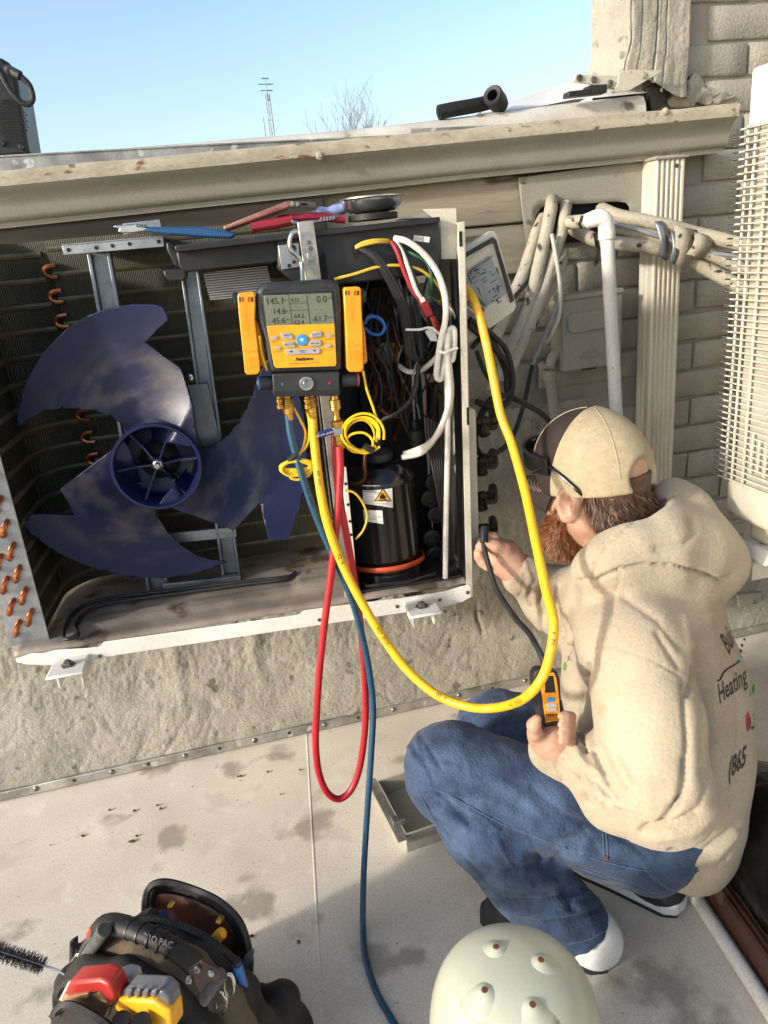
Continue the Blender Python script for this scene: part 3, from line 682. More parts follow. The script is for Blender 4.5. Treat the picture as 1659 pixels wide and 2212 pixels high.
# ---- coil: L shaped fin block, tube rows, copper return bends, end plate
coil = bpy.data.objects.new('coil', None)
def coilpath(off, n=10):
    r = .11; pts = [(XPart-.005, .300-off)]
    pts += [(.03+r-(r-off)*math.sin(a)+0*off, .300-r+(r-off)*math.cos(a)) for a in [math.pi/2*k/n for k in range(n+1)]]
    pts.append((.03+off, .035)); return pts
zc0, zc1 = .035, Lc(60, 524, .28).z
inn, out = coilpath(.02), coilpath(-.02)
mb = MB(); k = len(inn)
for zz in (zc0, zc1): mb.v += [(x, d, zz) for x, d in inn]+[(x, d, zz) for x, d in out]
q = 2*k
for i in range(k-1):
    mb.f += [(i, i+1, q+i+1, q+i), (k+i, k+i+1, q+k+i+1, q+k+i), (i, i+1, k+i+1, k+i), (q+i, q+i+1, q+k+i+1, q+k+i)]
mb.m = [0]*len(mb.f)
coil = mb.build('coil', 'fins', unit, local=True, angle=40)
xin = Lc(120, 620, .26).x
ulb(xin, XPart-.004, .262, .2795, zc0, zc1, 'fin_block', 'fins', coil, 0)
nt_ = 15; dz = (zc1-zc0)/nt_
for i in range(nt_):
    z = zc0+dz*(i+.5)
    MB().tube([(x, d, z) for x, d in coilpath(.0185)][1:], .0066, 8).build('tube_row', 'coil_tube', coil, local=True)
    MB().tube([(xin, .2645, z+.008), (XPart-.006, .2645, z+.008)], .0060, 8).build('tube_row', 'coil_tube', coil, local=True)
    if i % 1 == 0:
        a = [(xin+.002+.016*-math.sin(t), .256, z+.008+.0105*math.cos(t)+.006) for t in [math.pi*k/8 for k in range(9)]]
        if i < nt_-1: MB().tube([(xin+.01, .256, z+.0245)]+a+[(xin+.01, .256, z+.0035)], .0048, 8).build('return_bend', 'copper', coil, local=True)
ep = MB().box((-.012, .030, .02), (.058, .0335, zc1)).build('end_plate', 'galvanised', coil, local=True, bevel=.001)
for i in range(11):
    for j, x in enumerate((.012, .038)):
        z = .055+i*.044+j*.018
        a = [(x+.006*math.cos(t)-.003, .030-.014*math.sin(t), z+.0125*math.cos(t)) for t in [math.pi*k/8 for k in range(9)]]
        MB().tube([(a[0][0], .034, a[0][2])]+a+[(a[-1][0], .034, a[-1][2])], .0052, 8).build('return_bend', 'copper', coil, local=True)
# ---- fan
fcx, fcy = 342, 1000; FD = .085
fan = MB(); fc = U(fcx, fcy, FD); rh = .0795
prof = [(rh-.002, .075), (rh, .0), (rh+.002, -.030), (rh+.0005, -.0325), (rh-.004, -.0325), (rh-.006, -.028), (rh-.009, .022), (rh-.018, .03), (.03, .034), (.013, .030), (.011, -.012), (0, -.012)]
fan.lathe(fc, uy, prof, 48); hub = fan.build('fan', 'fan_blue', unit, angle=50)
for k in range(6):
    a = R(60*k+2); e = ux*math.cos(a)+uz*math.sin(a); t_ = uy.cross(e)
    p = [fc+e*.012-uy*.010, fc+e*.042-uy*.004, fc+e*(rh-.006)-uy*.014]
    mb = MB()
    for s_, e_ in zip(p[:-1], p[1:]):
        mb.prism([s_+t_*.0016, e_+t_*.0016, e_+t_*.0016+uy*.03, s_+t_*.0016+uy*.03], -t_*.0032)
    mb.lathe(p[1]+uy*0, uy, [(.0028, -.001), (.0028, .02)], 8); mb.lathe(fc+e*(rh-.012)-uy*.008, uy, [(.0035, 0), (.0035, .02)], 8)
    mb.build('rib', 'fan_blue', hub)
MB().lathe(fc, -uy, [(.0095, .006), (.0095, .0135), (.0075, .0155), (.0062, .0158), (.0062, .024), (.005, .0255), (0, .0255)], 6).build('shaft_nut', 'chrome', hub)
blades = [
 [(426, 965), (418, 880), (392, 795), (352, 768), (315, 739), (340, 712), (365, 692), (352, 661), (325, 657), (290, 657), (245, 663), (190, 681), (140, 713), (95, 758), (62, 812), (43, 865), (34, 925), (60, 908), (95, 887), (150, 881), (205, 886), (240, 899), (268, 918), (280, 945)],
 [(268, 950), (225, 985), (175, 1022), (130, 1056), (148, 1086), (162, 1114), (112, 1111), (68, 1110), (47, 1134), (80, 1163), (115, 1187), (155, 1208), (200, 1226), (240, 1238), (290, 1247), (350, 1249), (400, 1243), (445, 1232), (492, 1213), (455, 1208), (425, 1199), (390, 1177), (362, 1149), (340, 1115), (326, 1086)],
 [(345, 1088), (400, 1107), (455, 1127), (505, 1145), (535, 1115), (562, 1084), (570, 1125), (580, 1165), (600, 1168), (620, 1170), (640, 1122), (655, 1070), (664, 1010), (664, 950), (656, 890), (640, 835), (622, 790), (600, 760), (575, 780), (556, 820), (545, 855), (533, 882), (515, 912), (495, 938), (465, 960), (432, 975)]]
tips = [(34, 925), (492, 1213), (600, 760)]; trail = [(392, 795), (130, 1056), (505, 1145)]
for bl, tp_, tr_ in zip(blades, tips, trail):
    a1 = math.atan2(tp_[1]-fcy, tp_[0]-fcx); a0 = math.atan2(tr_[1]-fcy, tr_[0]-fcx)
    def hf(u, v, a0=a0, a1=a1):
        a = math.atan2(v-fcy, u-fcx); span = (a1-a0) % (2*math.pi); span = span-2*math.pi if span > math.pi else span
        t = ((a-a0+math.pi) % (2*math.pi)-math.pi)/span; t = max(-.2, min(1.2, t)); rr = math.hypot(u-fcx, v-fcy)/330
        return U(u, v, FD+.030+.075*(t-.35)+.012*math.sin(t*3)-.02*rr*rr)
    me = sheet2d(bl, 6, hf, 'blade'); at = me.attributes.new('stain', 'FLOAT', 'POINT'); vals = []
    for v in me.vertices:                       # settled dust: streaked, thickest on the middle of the blade
        q = v.co-fc; rr = math.hypot(q.dot(ux), q.z); a = math.atan2(q.z, q.dot(ux)); n_ = noise.fractal((rr*34, a*2.6, 1.), .8, 2.2, 5)+.5*noise.noise((q.x*16, q.z*16, 4))
        vals.append(max(0., min(.6, (n_*.6+.08)*sm(.075, .11, rr)*sm(.26, .16, rr))))
    at.data.foreach_set('value', vals); link('blade', me, 'fan_blue', hub, solid=.004, angle=60, bevel=0)
MB().lathe(fc+uy*.05, uy, [(.02, -.03), (.048, -.01), (.052, 0), (.052, .06), (.04, .075), (0, .075)], 24).build('fan_motor', 'interior', unit)
# ---- fan motor bracket
def post(px, d, w, th, name): upoly(px, d, th, name, 'steel_bracket', brk)
brk = upoly([(133, 528), (352, 509), (355, 533), (137, 551)], .13, .003, 'motor_bracket', 'galvanised')
a, b_, c, e = U(133, 528, .13), U(352, 509, .13), U(352, 509, .13)+uy*.14, U(133, 528, .13)+uy*.14
MB().prism([a, b_, c, e], (0, 0, -.003)).build('top_plate', 'galvanised', brk)
upoly([(265, 483), (344, 473), (350, 494), (268, 507)], .24, .003, 'back_tab', 'galvanised', brk)
for px, py in ((148, 540), (243, 531), (343, 522), (208, 535), (280, 527)): MB().lathe(U(px, py, .1295), -uy, [(.0035, 0), (.0035, .001), (.001, .0012)], 8).build('hole', 'dark_void', brk)
for xs in (((190, 549), (240, 545), (370, 1288), (322, 1292)), ((384, 540), (424, 536), (524, 1270), (484, 1274))):
    (x0, y0), (x1, y1), (x2, y2), (x3, y3) = xs
    mb = MB(); A, B, Cc, Dd = U(x0, y0, .20), U(x1, y1, .20), U(x2, y2, .20), U(x3, y3, .20)
    for f0, f1, dd in ((0, .16, -.012), (.16, .84, 0), (.84, 1., -.012)):
        mb.prism([A.lerp(B, f0)+uy*dd, A.lerp(B, f1)+uy*dd, Dd.lerp(Cc, f1)+uy*dd, Dd.lerp(Cc, f0)+uy*dd], uy*(.014-dd if dd else .003))
    mb.build('post', 'steel_bracket', brk, bevel=.0012)
upoly([(393, 834), (448, 828), (478, 960), (425, 966)], .184, .012, 'post_plate', 'steel_bracket', brk)
MB().lathe(U(411, 815, .184), -uy, [(.0075, 0), (.006, .003), (.0025, .004), (.002, .002)], 10).build('screw', 'chrome', brk)
upoly([(365, 1153), (508, 1138), (512, 1160), (372, 1175)], .188, .012, 'cross_rail', 'steel_bracket', brk)
upoly([(352, 1262), (520, 1244), (523, 1303), (357, 1323)], .17, .014, 'foot_plate', 'steel_bracket', brk)
for px, py in ((387, 1309), (490, 1294), (368, 1306), (507, 1280)): MB().lathe(U(px, py, .169), -uy, [(.004, 0), (.004, .001), (0, .002)], 8).build('rivet', 'screw_steel', brk)
# ---- electrical tray
tray = upoly([(598, 512), (949, 476), (953, 580), (946, 592), (700, 619), (640, 615), (600, 580)], .03, .22, 'electrical_box', 'black_plastic', bev=.004)
upoly([(380, 543), (606, 517), (606, 560), (590, 569), (398, 588), (386, 576)], .05, .15, 'beam', 'black_plastic', tray, .003)
upoly([(377, 530), (951, 468), (951, 481), (379, 545)], .018, .24, 'top_rim', 'black_plastic', tray, .002)
upoly([(352, 583), (402, 578), (402, 601), (394, 607), (366, 607), (354, 598)], .06, .05, 'hook', 'black_plastic', tray, .003)
upoly([(358, 520), (384, 545), (388, 580), (376, 572), (360, 540)], .06, .06, 'end_web', 'black_plastic', tray, .003)
upoly([(438, 590), (577, 574), (591, 637), (454, 648)], .10, .02, 'heat_sink', 'heat_sink', tray, 0)
ap = upoly([(600, 530), (646, 524), (649, 577), (608, 583)], .026, .003, 'tab_plate', 'galvanised', tray)
for px, py, r in ((632, 536, .006), (625, 574, .0032), (635, 566, .003)): MB().lathe(U(px, py, .0255), -uy, [(r, 0), (r, .0006), (0, .0006)], 10).build('hole', 'dark_void', tray)
upoly([(895, 508), (929, 512), (927, 524), (893, 520)], .0285, .001, 'sticker', 'label_white', tray, 0)
for k in range(4):
    put_text('sticker_text', ('B0EK7 14A', '0000E56Z0', '4EY14037A')[k % 3], 'ink', tray, U(905, 511.5+k*3, .0275), (U(929, 512, .03)-U(895, 508, .03)).normalized(), uz, .0038)
for px in ([(762, 533), (770, 523), (775, 545), (770, 560), (764, 556)], [(690, 560), (698, 540), (704, 552), (710, 612), (698, 606)]): upoly(px, .0285, .002, 'slot', 'dark_void', tray, 0)
# ---- partition between fan and compressor
part = upoly([(642, 480), (677, 475), (694, 604), (775, 1312), (748, 1317), (660, 607)], .008, .003, 'partition', 'aluminium')
MB().prism([U(672, 478, .011), U(772, 1316, .011), U(772, 1316, .011)+uy*.25, U(672, 478, .011)+uy*.25], ux*.002).build('partition_sheet', 'plate_grey', part)
upoly([(738, 1010), (748, 1009), (776, 1298), (765, 1302)], .002, .006, 'edge_flange', 'white_paint', part)
for px, py in ((743, 1045), (748, 1090), (752, 1126), (755, 1155)): MB().lathe(U(px+4, py, .001), -uy, [(.003, 0), (.003, .001), (0, .001)], 8).build('hole', 'dark_void', part)
upoly([(663, 546), (679, 543), (681, 562), (665, 565)], .006, .002, 'punched_tab', 'chrome', part)
for px, py in ((667, 524), (671, 537)): MB().lathe(U(px, py, .007), -uy, [(.004, 0), (.004, .001), (.002, .0015), (0, .001)], 8).build('screw', 'screw_steel', part)
utube([(642, 499, .0), (632, 503, -.002), (626, 520, -.003), (628, 540, -.003), (645, 556, -.002), (652, 575, -.003), (654, 615, -.02)], .004, 'hanging_hook', 'chrome')
# ---- compressor bay shell
ulb(XPart, WU-.01, .27, .273, .02, HU-.05, 'back_panel', 'interior')
ulb(XPart+.004, WU-.012, .01, .27, .023, .028, 'bay_floor', 'interior')
rp = upoly([(989, 482), (1003, 478), (1021, 1262), (1021, 1290), (1008, 1294)], -.001, .0022, 'side_panel', 'cream_paint', bev=.0008)
MB().prism([U(1002, 478, 0), U(1020, 1290, 0), U(1020, 1290, 0)+uy*.29, U(1002, 478, 0)+uy*.29], ux*.0018).build('panel_sheet', 'cream_paint', rp)
MB().prism([U(990, 560, .002), U(1007, 1280, .002), U(1007, 1280, .002)+uy*.05, U(990, 560, .002)+uy*.05], -ux*.0015).build('panel_return', 'black_plastic', rp)
upoly([(912, 452), (986, 449), (989, 520), (986, 560), (953, 560), (951, 478), (940, 474)], .05, .003, 'top_tab', 'cream_paint', rp)
upoly([(905, 459), (935, 461), (922, 470), (862, 474)], .12, .05, 'top_corner', 'cream_paint', rp)
for px in ([(992, 500), (998, 499), (999, 532), (993, 533)], [(1008, 880), (1013, 880), (1014, 918), (1009, 918)]): upoly(px, -.0022, .001, 'slot', 'dark_void', rp, 0)
vp = upoly([(1008, 896), (1014, 884), (1028, 886), (1037, 1244), (1030, 1258), (1014, 1274)], .03, .15, 'valve_cover', 'cream_paint', bev=.002)
# ---- service valves
for px, py in ((1052, 912), (1047, 997), (1047, 1073), (1053, 1142)):
    c = U(px-10, py, .08); vb = MB().lathe(c-ux*.02, ux, [(.009, 0), (.009, .016), (.0115, .018), (.0115, .03), (.008, .032), (.008, .036), (.0105, .037), (.0105, .048), (.009, .05), (0, .05)], 8)
    vb.lathe(c, (-uz*.8-uy*.5), [(.008, 0), (.008, .012), (.0115, .014), (.0115, .028), (.008, .03), (0, .03)], 8)
    vb.build('service_valve', 'valve_dark', vp)
# ---- compressor
cb = W(Lc(843, 1270, .088).x, .088, .034); cax = uz; rc = .0665; ctop = U(838, 985, .088).z-cb.z
prof = [(rc+.004, 0), (rc+.004, .012), (rc, .016), (rc, ctop*.80), (rc+.0015, ctop*.81), (rc+.0015, ctop*.84), (rc-.002, ctop*.86), (rc-.012, ctop*.94), (rc-.03, ctop*.985), (0, ctop)]
comp = MB().lathe(cb, cax, prof, 40).build('compressor', 'gloss_black', unit, angle=40)
def oncyl(px, py, off=.0008):
    r = ray(px, py); ox, oy = EYE.x-cb.x, EYE.y-cb.y; A = r.x*r.x+r.y*r.y; B = 2*(ox*r.x+oy*r.y); Cc = ox*ox+oy*oy-(rc+off)**2
    dd = B*B-4*A*Cc
    t = (-B-math.sqrt(max(dd, 0)))/(2*A); return EYE+r*t
def cyl_patch(px, name, mat, off, step=7):
    k = len(px); px2 = []
    for i in range(k):
        a, b = px[i], px[(i+1) % k]; m_ = max(1, int(math.hypot(b[0]-a[0], b[1]-a[1])/step))
        px2 += [(a[0]+(b[0]-a[0])*j/m_, a[1]+(b[1]-a[1])*j/m_) for j in range(m_)]
    me = sheet2d(px2, step, lambda u, v: oncyl(u, v, off), name); return link(name, me, mat, comp, angle=180)
cyl_patch([(783, 1048), (847, 1050), (849, 1097), (784, 1088)], 'warning_label', 'label_white', .0012)
cyl_patch([(784, 1101), (826, 1103), (828, 1132), (787, 1126)], 'rating_label', 'label_white', .0012)
cyl_patch([(808, 1083), (827, 1054), (846, 1083)], 'triangle_border', 'ink', .0020, 4)
cyl_patch([(812, 1081), (827, 1058), (842.5, 1081)], 'triangle', 'sign_yellow', .0028, 4)
cyl_patch([(821, 1078), (820, 1072), (824, 1069), (826, 1064), (829, 1069), (833, 1072), (832, 1078)], 'flame', 'ink', .0036, 3)
cyl_patch([(818, 1079.2), (836, 1079.2), (836, 1080.6), (818, 1080.6)], 'flame_bar', 'ink', .0036, 4)
def cyl_text(s, px, py, size, sx=1.):
    me = text_mesh(s, size, align='LEFT', bold=.0)
    for v in me.vertices: v.co = oncyl(px+v.co.x*sx, py-v.co.y+v.co.x*.06, .0022)
    me.materials.clear(); link('label_text', me, 'ink', comp, smooth=False)
cyl_text('Caution, risk of fire', 812, 1087, 4.4, .8); cyl_text('or RANGA doesn\'t dispose', 787, 1090.5, 4, .95); cyl_text('Pls. refer to air-con\'s label', 796, 1094.5, 4, .85); cyl_text('BASENO', 786, 1053, 6, .9); cyl_text('|||||||||||||||', 785, 1059, 8, .9)
cyl_text('U.L.', 789, 1106, 6); cyl_text('AT 110 LBS', 806, 1116, 4.5, .8); cyl_text('ONLY THE SUPPLY', 788, 1120, 4, .8)
mb = MB(); rr = rc+.009; arc = [R(a) for a in range(150, 400, 8)]
ring = [cb+Vector((math.cos(a)*rr, math.sin(a)*rr, .014-.010*math.sin(a*1.))) for a in arc]
for p0_, p1_ in zip(ring[:-1], ring[1:]):
    mb.add([p0_, p1_, p1_+uz*.010, p0_+uz*.010], [(0, 1, 2, 3)])
mb.build('crankcase_strap', 'orange_strap', comp, solid=.003)
upoly([(873, 1268), (906, 1260), (908, 1276), (900, 1283), (872, 1282)], .04, .004, 'strap_tab', 'orange_strap', comp)
p0_, p1_ = U(890, 1268, .038), U(926, 1228, .07); hx = [p0_.lerp(p1_, t/60)+(ux*math.cos(t*1.3)+uz*math.sin(t*1.3))*.0035 for t in range(61)]
MB().tube(hx, .0011, 5).build('strap_spring', 'chrome', comp)
MB().prism([cb+ux*a+uy*b_-uz*.004 for a, b_ in ((-.085, -.03), (-.06, -.075), (.02, -.085), (.085, -.07), (.095, -.02), (.05, .08), (-.05, .08))], uz*.008).build('base_plate', 'gloss_black', comp, bevel=.002)
for px, py, d in ((938, 1257, .06), (787, 1282, .03)):
    c = U(px, py, d); MB().lathe(c-uz*.004, uz, [(.013, 0), (.013, .003), (.008, .0035), (.008, .010), (.005, .0105), (.005, .017), (0, .018)], 6).build('mount_nut', 'chrome', comp)
MB().lathe(cb+uz*(ctop-.01), uz, [(.03, 0), (.03, .02), (.022, .03), (.010, .034), (.010, .05), (0, .05)], 20).build('terminal_cap', 'black_plastic', comp)
for px, py in ((897, 940), (812, 960)): MB().lathe(U(px, py, .10)-uz*.02, uz, [(.014, 0), (.014, .03), (.006, .034), (.006, .05), (0, .05)], 14).build('terminal_post', 'interior', comp)
MB().lathe(U(792, 1180, .20)-uz*.13, uz, [(.0, 0), (.03, .01), (.035, .03), (.035, .24), (.02, .26), (0, .265)], 20).build('accumulator', 'gloss_black', unit)
MB().lathe(U(868, 1193, .057), -uy, [(.007, 0), (.007, .002), (.004, .003), (0, .001)], 12).build('sight_plug', 'gloss_black', comp)
# ---- copper pipes
utube([(801, 700, .17), (803, 760, .17), (812, 830, .17), (806, 870, .16), (790, 892, .14), (756, 905, .12)], .0072, 'copper_pipe', 'copper_old')
utube([(812, 690, .15), (820, 760, .15), (832, 835, .15), (843, 862, .15), (854, 845, .15), (850, 790, .15), (846, 740, .15)], .0075, 'copper_pipe', 'copper_old')
utube([(893, 720, .16), (894, 800, .16), (889, 875, .15), (868, 899, .15), (835, 893, .15), (815, 875, .15)], .0085, 'copper_pipe', 'copper_old')
utube([(838, 690, .18), (850, 740, .18), (868, 800, .18), (866, 900, .18), (850, 950, .17)], .0075, 'copper_pipe', 'copper_old')
utube([(790, 975, .03), (787, 1000, .03), (788, 1030, .035), (775, 1043, .04), (757, 1044, .05)], .004, 'capillary', 'copper_old')
utube([(756, 905, .10), (740, 908, .09), (716, 905, .09)], .006, 'copper_pipe', 'copper_old')
upoly([(822, 748), (846, 744), (849, 784), (825, 787)], .10, .012, 'sensor_block', 'plate_grey', bev=.002)
MB().lathe(U(835, 760, .13), -uy, [(.022, 0), (.022, .02), (.017, .022), (0, .022)], 16).build('valve_coil', 'brass', unit)
for k, (px, py) in enumerate(((958, 1040), (962, 1110), (953, 1160), (960, 1195), (948, 1075))): MB().lathe(U(px-22, py, .12), -uy, [(.018, 0), (.018, .008), (.012, .010), (.010, .006), (0, .006)], 16).build('grommet', 'interior', unit)
# assorted dark equipment deep in the bay
upoly([(795, 620, ), (900, 606), (905, 660), (800, 672)], .16, .05, 'reactor', 'interior', bev=.004)
upoly([(905, 690), (985, 680), (990, 800), (915, 810)], .20, .04, 'bracket_plate', 'interior', bev=.004)
upoly([(765, 610), (800, 606), (822, 900), (780, 905)], .22, .02, 'insulation_pad', 'black_rubber', bev=.004)
upoly([(925, 830), (985, 825), (1000, 1230), (945, 1240)], .22, .03, 'insulation_pad', 'black_rubber', bev=.006)
MB().lathe(U(945, 690, .14)-uz*.03, uz, [(.0, 0), (.028, .004), (.034, .02), (.034, .045), (.028, .06), (0, .064)], 20).build('accumulator', 'black_plastic', unit)
# ---- wires
utube([(768, 533, .025), (785, 524, .018), (810, 519, .015), (838, 519, .02), (840, 523, .03)], .0028, 'wire', 'wire_yellow')
utube([(768, 536, .025), (785, 529, .018), (812, 523, .015), (836, 522, .02)], .0028, 'wire', 'wire_yellow')
utube([(722, 603, .02), (765, 592, .012), (810, 578, .01), (850, 573, .01), (890, 577, .01), (920, 590, .01), (945, 615, .02), (955, 640, .03), (948, 655, .05)], .0026, 'wire', 'wire_yellow')
utube([(870, 540, .02), (895, 550, .01), (922, 568, .01), (932, 600, .01), (928, 640, .03)], .0026, 'wire', 'wire_green')
for o_, rr in ((0, .0052), (8, .0045), (-6, .004)):
    utube([(782+o_, 538, .02), (810+o_, 555, .012), (840+o_, 600, .012), (868+o_, 660, .015), (880+o_, 720, .02), (890+o_, 770, .025), (910, 770, .03), (905-o_, 720, .035), (890-o_, 640, .04)], rr, 'cable', 'black_rubber')
utube([(850, 522, .02), (865, 545, .01), (880, 590, .008), (885, 620, .008), (905, 650, .006)], .0042, 'cable', 'black_rubber')
utube([(845, 522, .02), (858, 545, .008), (872, 585, .005), (890, 625, .004), (910, 652, .004)], .0036, 'wire', 'wire_red')
utube([(853, 520, .02), (868, 543, .01), (884, 585, .004), (898, 625, .002), (914, 652, .004)], .0040, 'wire', 'wire_white')
utube([(857, 518, .02), (872, 541, .012), (890, 585, .006), (906, 625, .004), (918, 650, .006)], .0028, 'wire', 'black_rubber')
upoly([(905, 650), (920, 641), (938, 680), (921, 688)], .0, .016, 'connector', 'wire_red', bev=.003)
upoly([(907, 646), (916, 641), (920, 650), (911, 655)], -.003, .006, 'connector_clip', 'label_white', bev=.001)
utube([(930, 684, .008), (938, 700, .01), (948, 728, .02)], .0034, 'wire', 'orange_strap'); utube([(934, 682, .01), (944, 700, .014), (952, 728, .024)], .003, 'wire', 'wire_red')
utube([(853, 515, .018), (880, 522, .0), (915, 548, -.006), (945, 590, -.008), (961, 640, -.008), (962, 690, -.006), (953, 730, -.004), (946, 775, -.003), (943, 812, -.002), (952, 818, .0), (958, 790, .002), (964, 735, .004)], .0054, 'cable', 'wire_white')
utube([(968, 718, .0), (966, 770, -.004), (971, 850, -.006), (962, 900, -.004), (940, 945, .01), (910, 978, .05), (868, 988, .062)], .0056, 'cable', 'wire_white')
utube([(972, 716, .004), (969, 770, .002), (975, 850, .002), (962, 915, .01), (930, 955, .03), (898, 972, .06), (872, 980, .07)], .0052, 'cable', 'wire_white')
utube([(963, 720, .0), (966, 800, -.002), (967, 950, -.002), (965, 1050, .0), (963, 1150, .006), (962, 1248, .01)], .0054, 'cable', 'wire_white')
utube([(965, 722, .002), (972, 710, .0), (981, 712, .0), (982, 740, .0), (978, 775, .0), (971, 778, .0)], .005, 'cable', 'wire_white')
utube([(862, 790, .08), (880, 802, .06), (905, 802, .05), (930, 785, .03), (945, 770, .02)], .0050, 'cable', 'wire_white')
utube([(876, 712, .0), (905, 712, -.004), (930, 708, -.002), (950, 722, .0)], .0022, 'cable_tie', 'label_white')
utube([(945, 756, -.008), (960, 762, -.014), (975, 756, -.008), (988, 752, -.004)], .0026, 'cable_tie', 'label_white')
upoly([(918, 716), (938, 704), (946, 738), (930, 736)], .01, .002, 'paper_tag', 'label_white', bev=0)
for dx_, dd in ((0, 0), (3, .006)):
    utube([(788, 700-dx_, .02+dd), (800, 685-dx_, .01+dd), (820, 687+dx_, .008+dd), (831, 706, .008+dd), (822, 722, .01+dd), (802, 720, .015+dd), (789, 708, .02+dd)], .0028, 'wire', 'wire_blue')
utube([(905, 785, .03), (895, 850, .025), (860, 890, .03), (830, 905, .04), (815, 920, .05)], .0044, 'cable', 'black_rubber')
for k in range(5): utube([(925+k*7, 900+k*4, .06), (930+k*6, 980, .07), (945+k*4, 1060, .06), (958+k*5, 1150, .08), (950+k*6, 1235, .09)], .0038, 'cable', 'black_rubber')
for k in range(6): utube([(790+k*17, 640+k*7, .12), (808+k*16, 690+k*9, .11), (830+k*12, 760+k*6, .12), (815+k*18, 830, .13)], .0042, 'cable', 'black_rubber')
utube([(745, 1060, -.002), (765, 1064, -.004), (783, 1085, -.004), (793, 1115, -.004), (785, 1145, .0), (768, 1165, .01)], .0022, 'wire', 'wire_yellow')
utube([(781, 1294, .02), (800, 1288, .012), (822, 1280, .014), (835, 1290, .02)], .002, 'wire', 'wire_green')
rw = random.Random(12)
for k in range(24):
    x0, y0 = rw.uniform(790, 930), rw.uniform(600, 700); utube([(x0, y0, rw.uniform(.05, .12)), (x0+rw.uniform(-30, 40), y0+rw.uniform(50, 110), rw.uniform(.04, .1)), (x0+rw.uniform(-20, 60), y0+rw.uniform(140, 220), rw.uniform(.05, .12)), (x0+rw.uniform(-10, 50), y0+rw.uniform(240, 300), .11)], rw.choice((.0016, .002, .003)), 'wire', rw.choice(('black_rubber', 'black_rubber', 'black_rubber', 'black_rubber', 'black_plastic', 'plate_grey', 'copper_old')), n=6)
# ---- wiring cover swung open beside the panel
cov = upoly([(1003, 537), (1066, 497), (1074, 506), (1117, 662), (1110, 674), (1010, 745)], .10, .028, 'wiring_cover', 'cream_paint', bev=.003)
upoly([(1003, 588), (1058, 552), (1098, 632), (1055, 660), (1030, 690), (1003, 700)], .0975, .001, 'diagram_label', 'plate_grey', cov, 0)
upoly([(1003, 548), (1066, 512), (1071, 520), (1003, 558)], .094, .005, 'seal', 'tar', cov, 0); upoly([(1064, 512), (1072, 518), (1111, 648), (1104, 654)], .094, .005, 'seal', 'tar', cov, 0)
rnd = random.Random(4)
mb = MB()
exd = (U(1058, 552, .097)-U(1003, 588, .097)).normalized(); eyd = (U(1058, 552, .097)-U(1098, 632, .097)).normalized()
for k in range(46):
    px, py = rnd.uniform(1012, 1082), rnd.uniform(575, 655)
    if (px-1003)*.65+(py-588) < 6 or py > 690-(px-1003)*.62+12 or (py-552) < (px-1058)*2.0-6: continue
    c = U(px, py, .0968); l = rnd.uniform(.003, .012); hh = .0006
    d1, d2 = (exd, eyd) if rnd.random() < .5 else (eyd, exd); mb.obox(c, d1*l/2, d2*hh, uy*.0002)
dg = mb.build('diagram_lines', 'ink', cov, smooth=False); dg['kind'] = 'stuff'
put_text('diagram_text', 'WIRING DIAGRAM', 'ink', cov, U(1041, 569, .0968), exd, eyd, .006)
for c_, p in (('wire_red', [(988, 610, .04), (1008, 625, .06), (1030, 650, .08), (1045, 672, .085)]), ('wire_green', [(990, 640, .05), (1010, 640, .06), (1035, 648, .08), (1048, 660, .09)]), ('wire_white', [(985, 660, .05), (1010, 665, .06), (1030, 680, .085)]), ('wire_red', [(985, 680, .05), (1005, 652, .05), (1028, 660, .08), (1042, 680, .085)]), ('wire_white', [(990, 700, .05), (1012, 640, .05), (1030, 655, .08)]), ('wire_white', [(955, 655, .03), (975, 668, .02), (985, 690, .03)]), ('wire_green', [(925, 640, .03), (950, 652, .02), (975, 650, .03)]), ('wire_red', [(935, 645, .03), (960, 660, .02), (985, 668, .03)])):
    utube(p, .002, 'wire', c_)
# black cables looping out of the machine on its right
for p, r in (([(1015, 690, .08), (1060, 720, .10), (1095, 760, .12), (1108, 820, .12), (1100, 850, .12), (1060, 862, .12), (1035, 905, .12), (1028, 960, .10), (1050, 985, .12), (1100, 955, .2), (1130, 880, .32), (1150, 790, .47)], .0055),
             ([(1010, 700, .08), (1050, 735, .10), (1090, 780, .12), (1105, 830, .13), (1095, 870, .13), (1060, 878, .12), (1030, 868, .10)], .0065),
             ([(1012, 695, .09), (1055, 725, .11), (1092, 800, .13), (1098, 850, .13), (1130, 870, .16), (1165, 890, .28), (1190, 912, .40), (1215, 930, .48)], .0065),
             ([(1030, 760, .07), (1045, 800, .10), (1070, 850, .12), (1040, 900, .12), (1030, 940, .09)], .0045),
             ([(1020, 750, .08), (1075, 690, .2), (1100, 655, .36), (1140, 610, .49)], .005)):
    utube(p, r, 'cable', 'black_rubber', n=8)
# insulated stubs from the valves to the wall
for py, dy in ((912, 40), (997, 60), (1073, 70), (1142, 80)):
    utube([(1040, py, .10), (1058, py+6, .14), (1066, py+4, .25), (1064, py-20, .40)], .011, 'insulated_pipe', 'black_rubber')
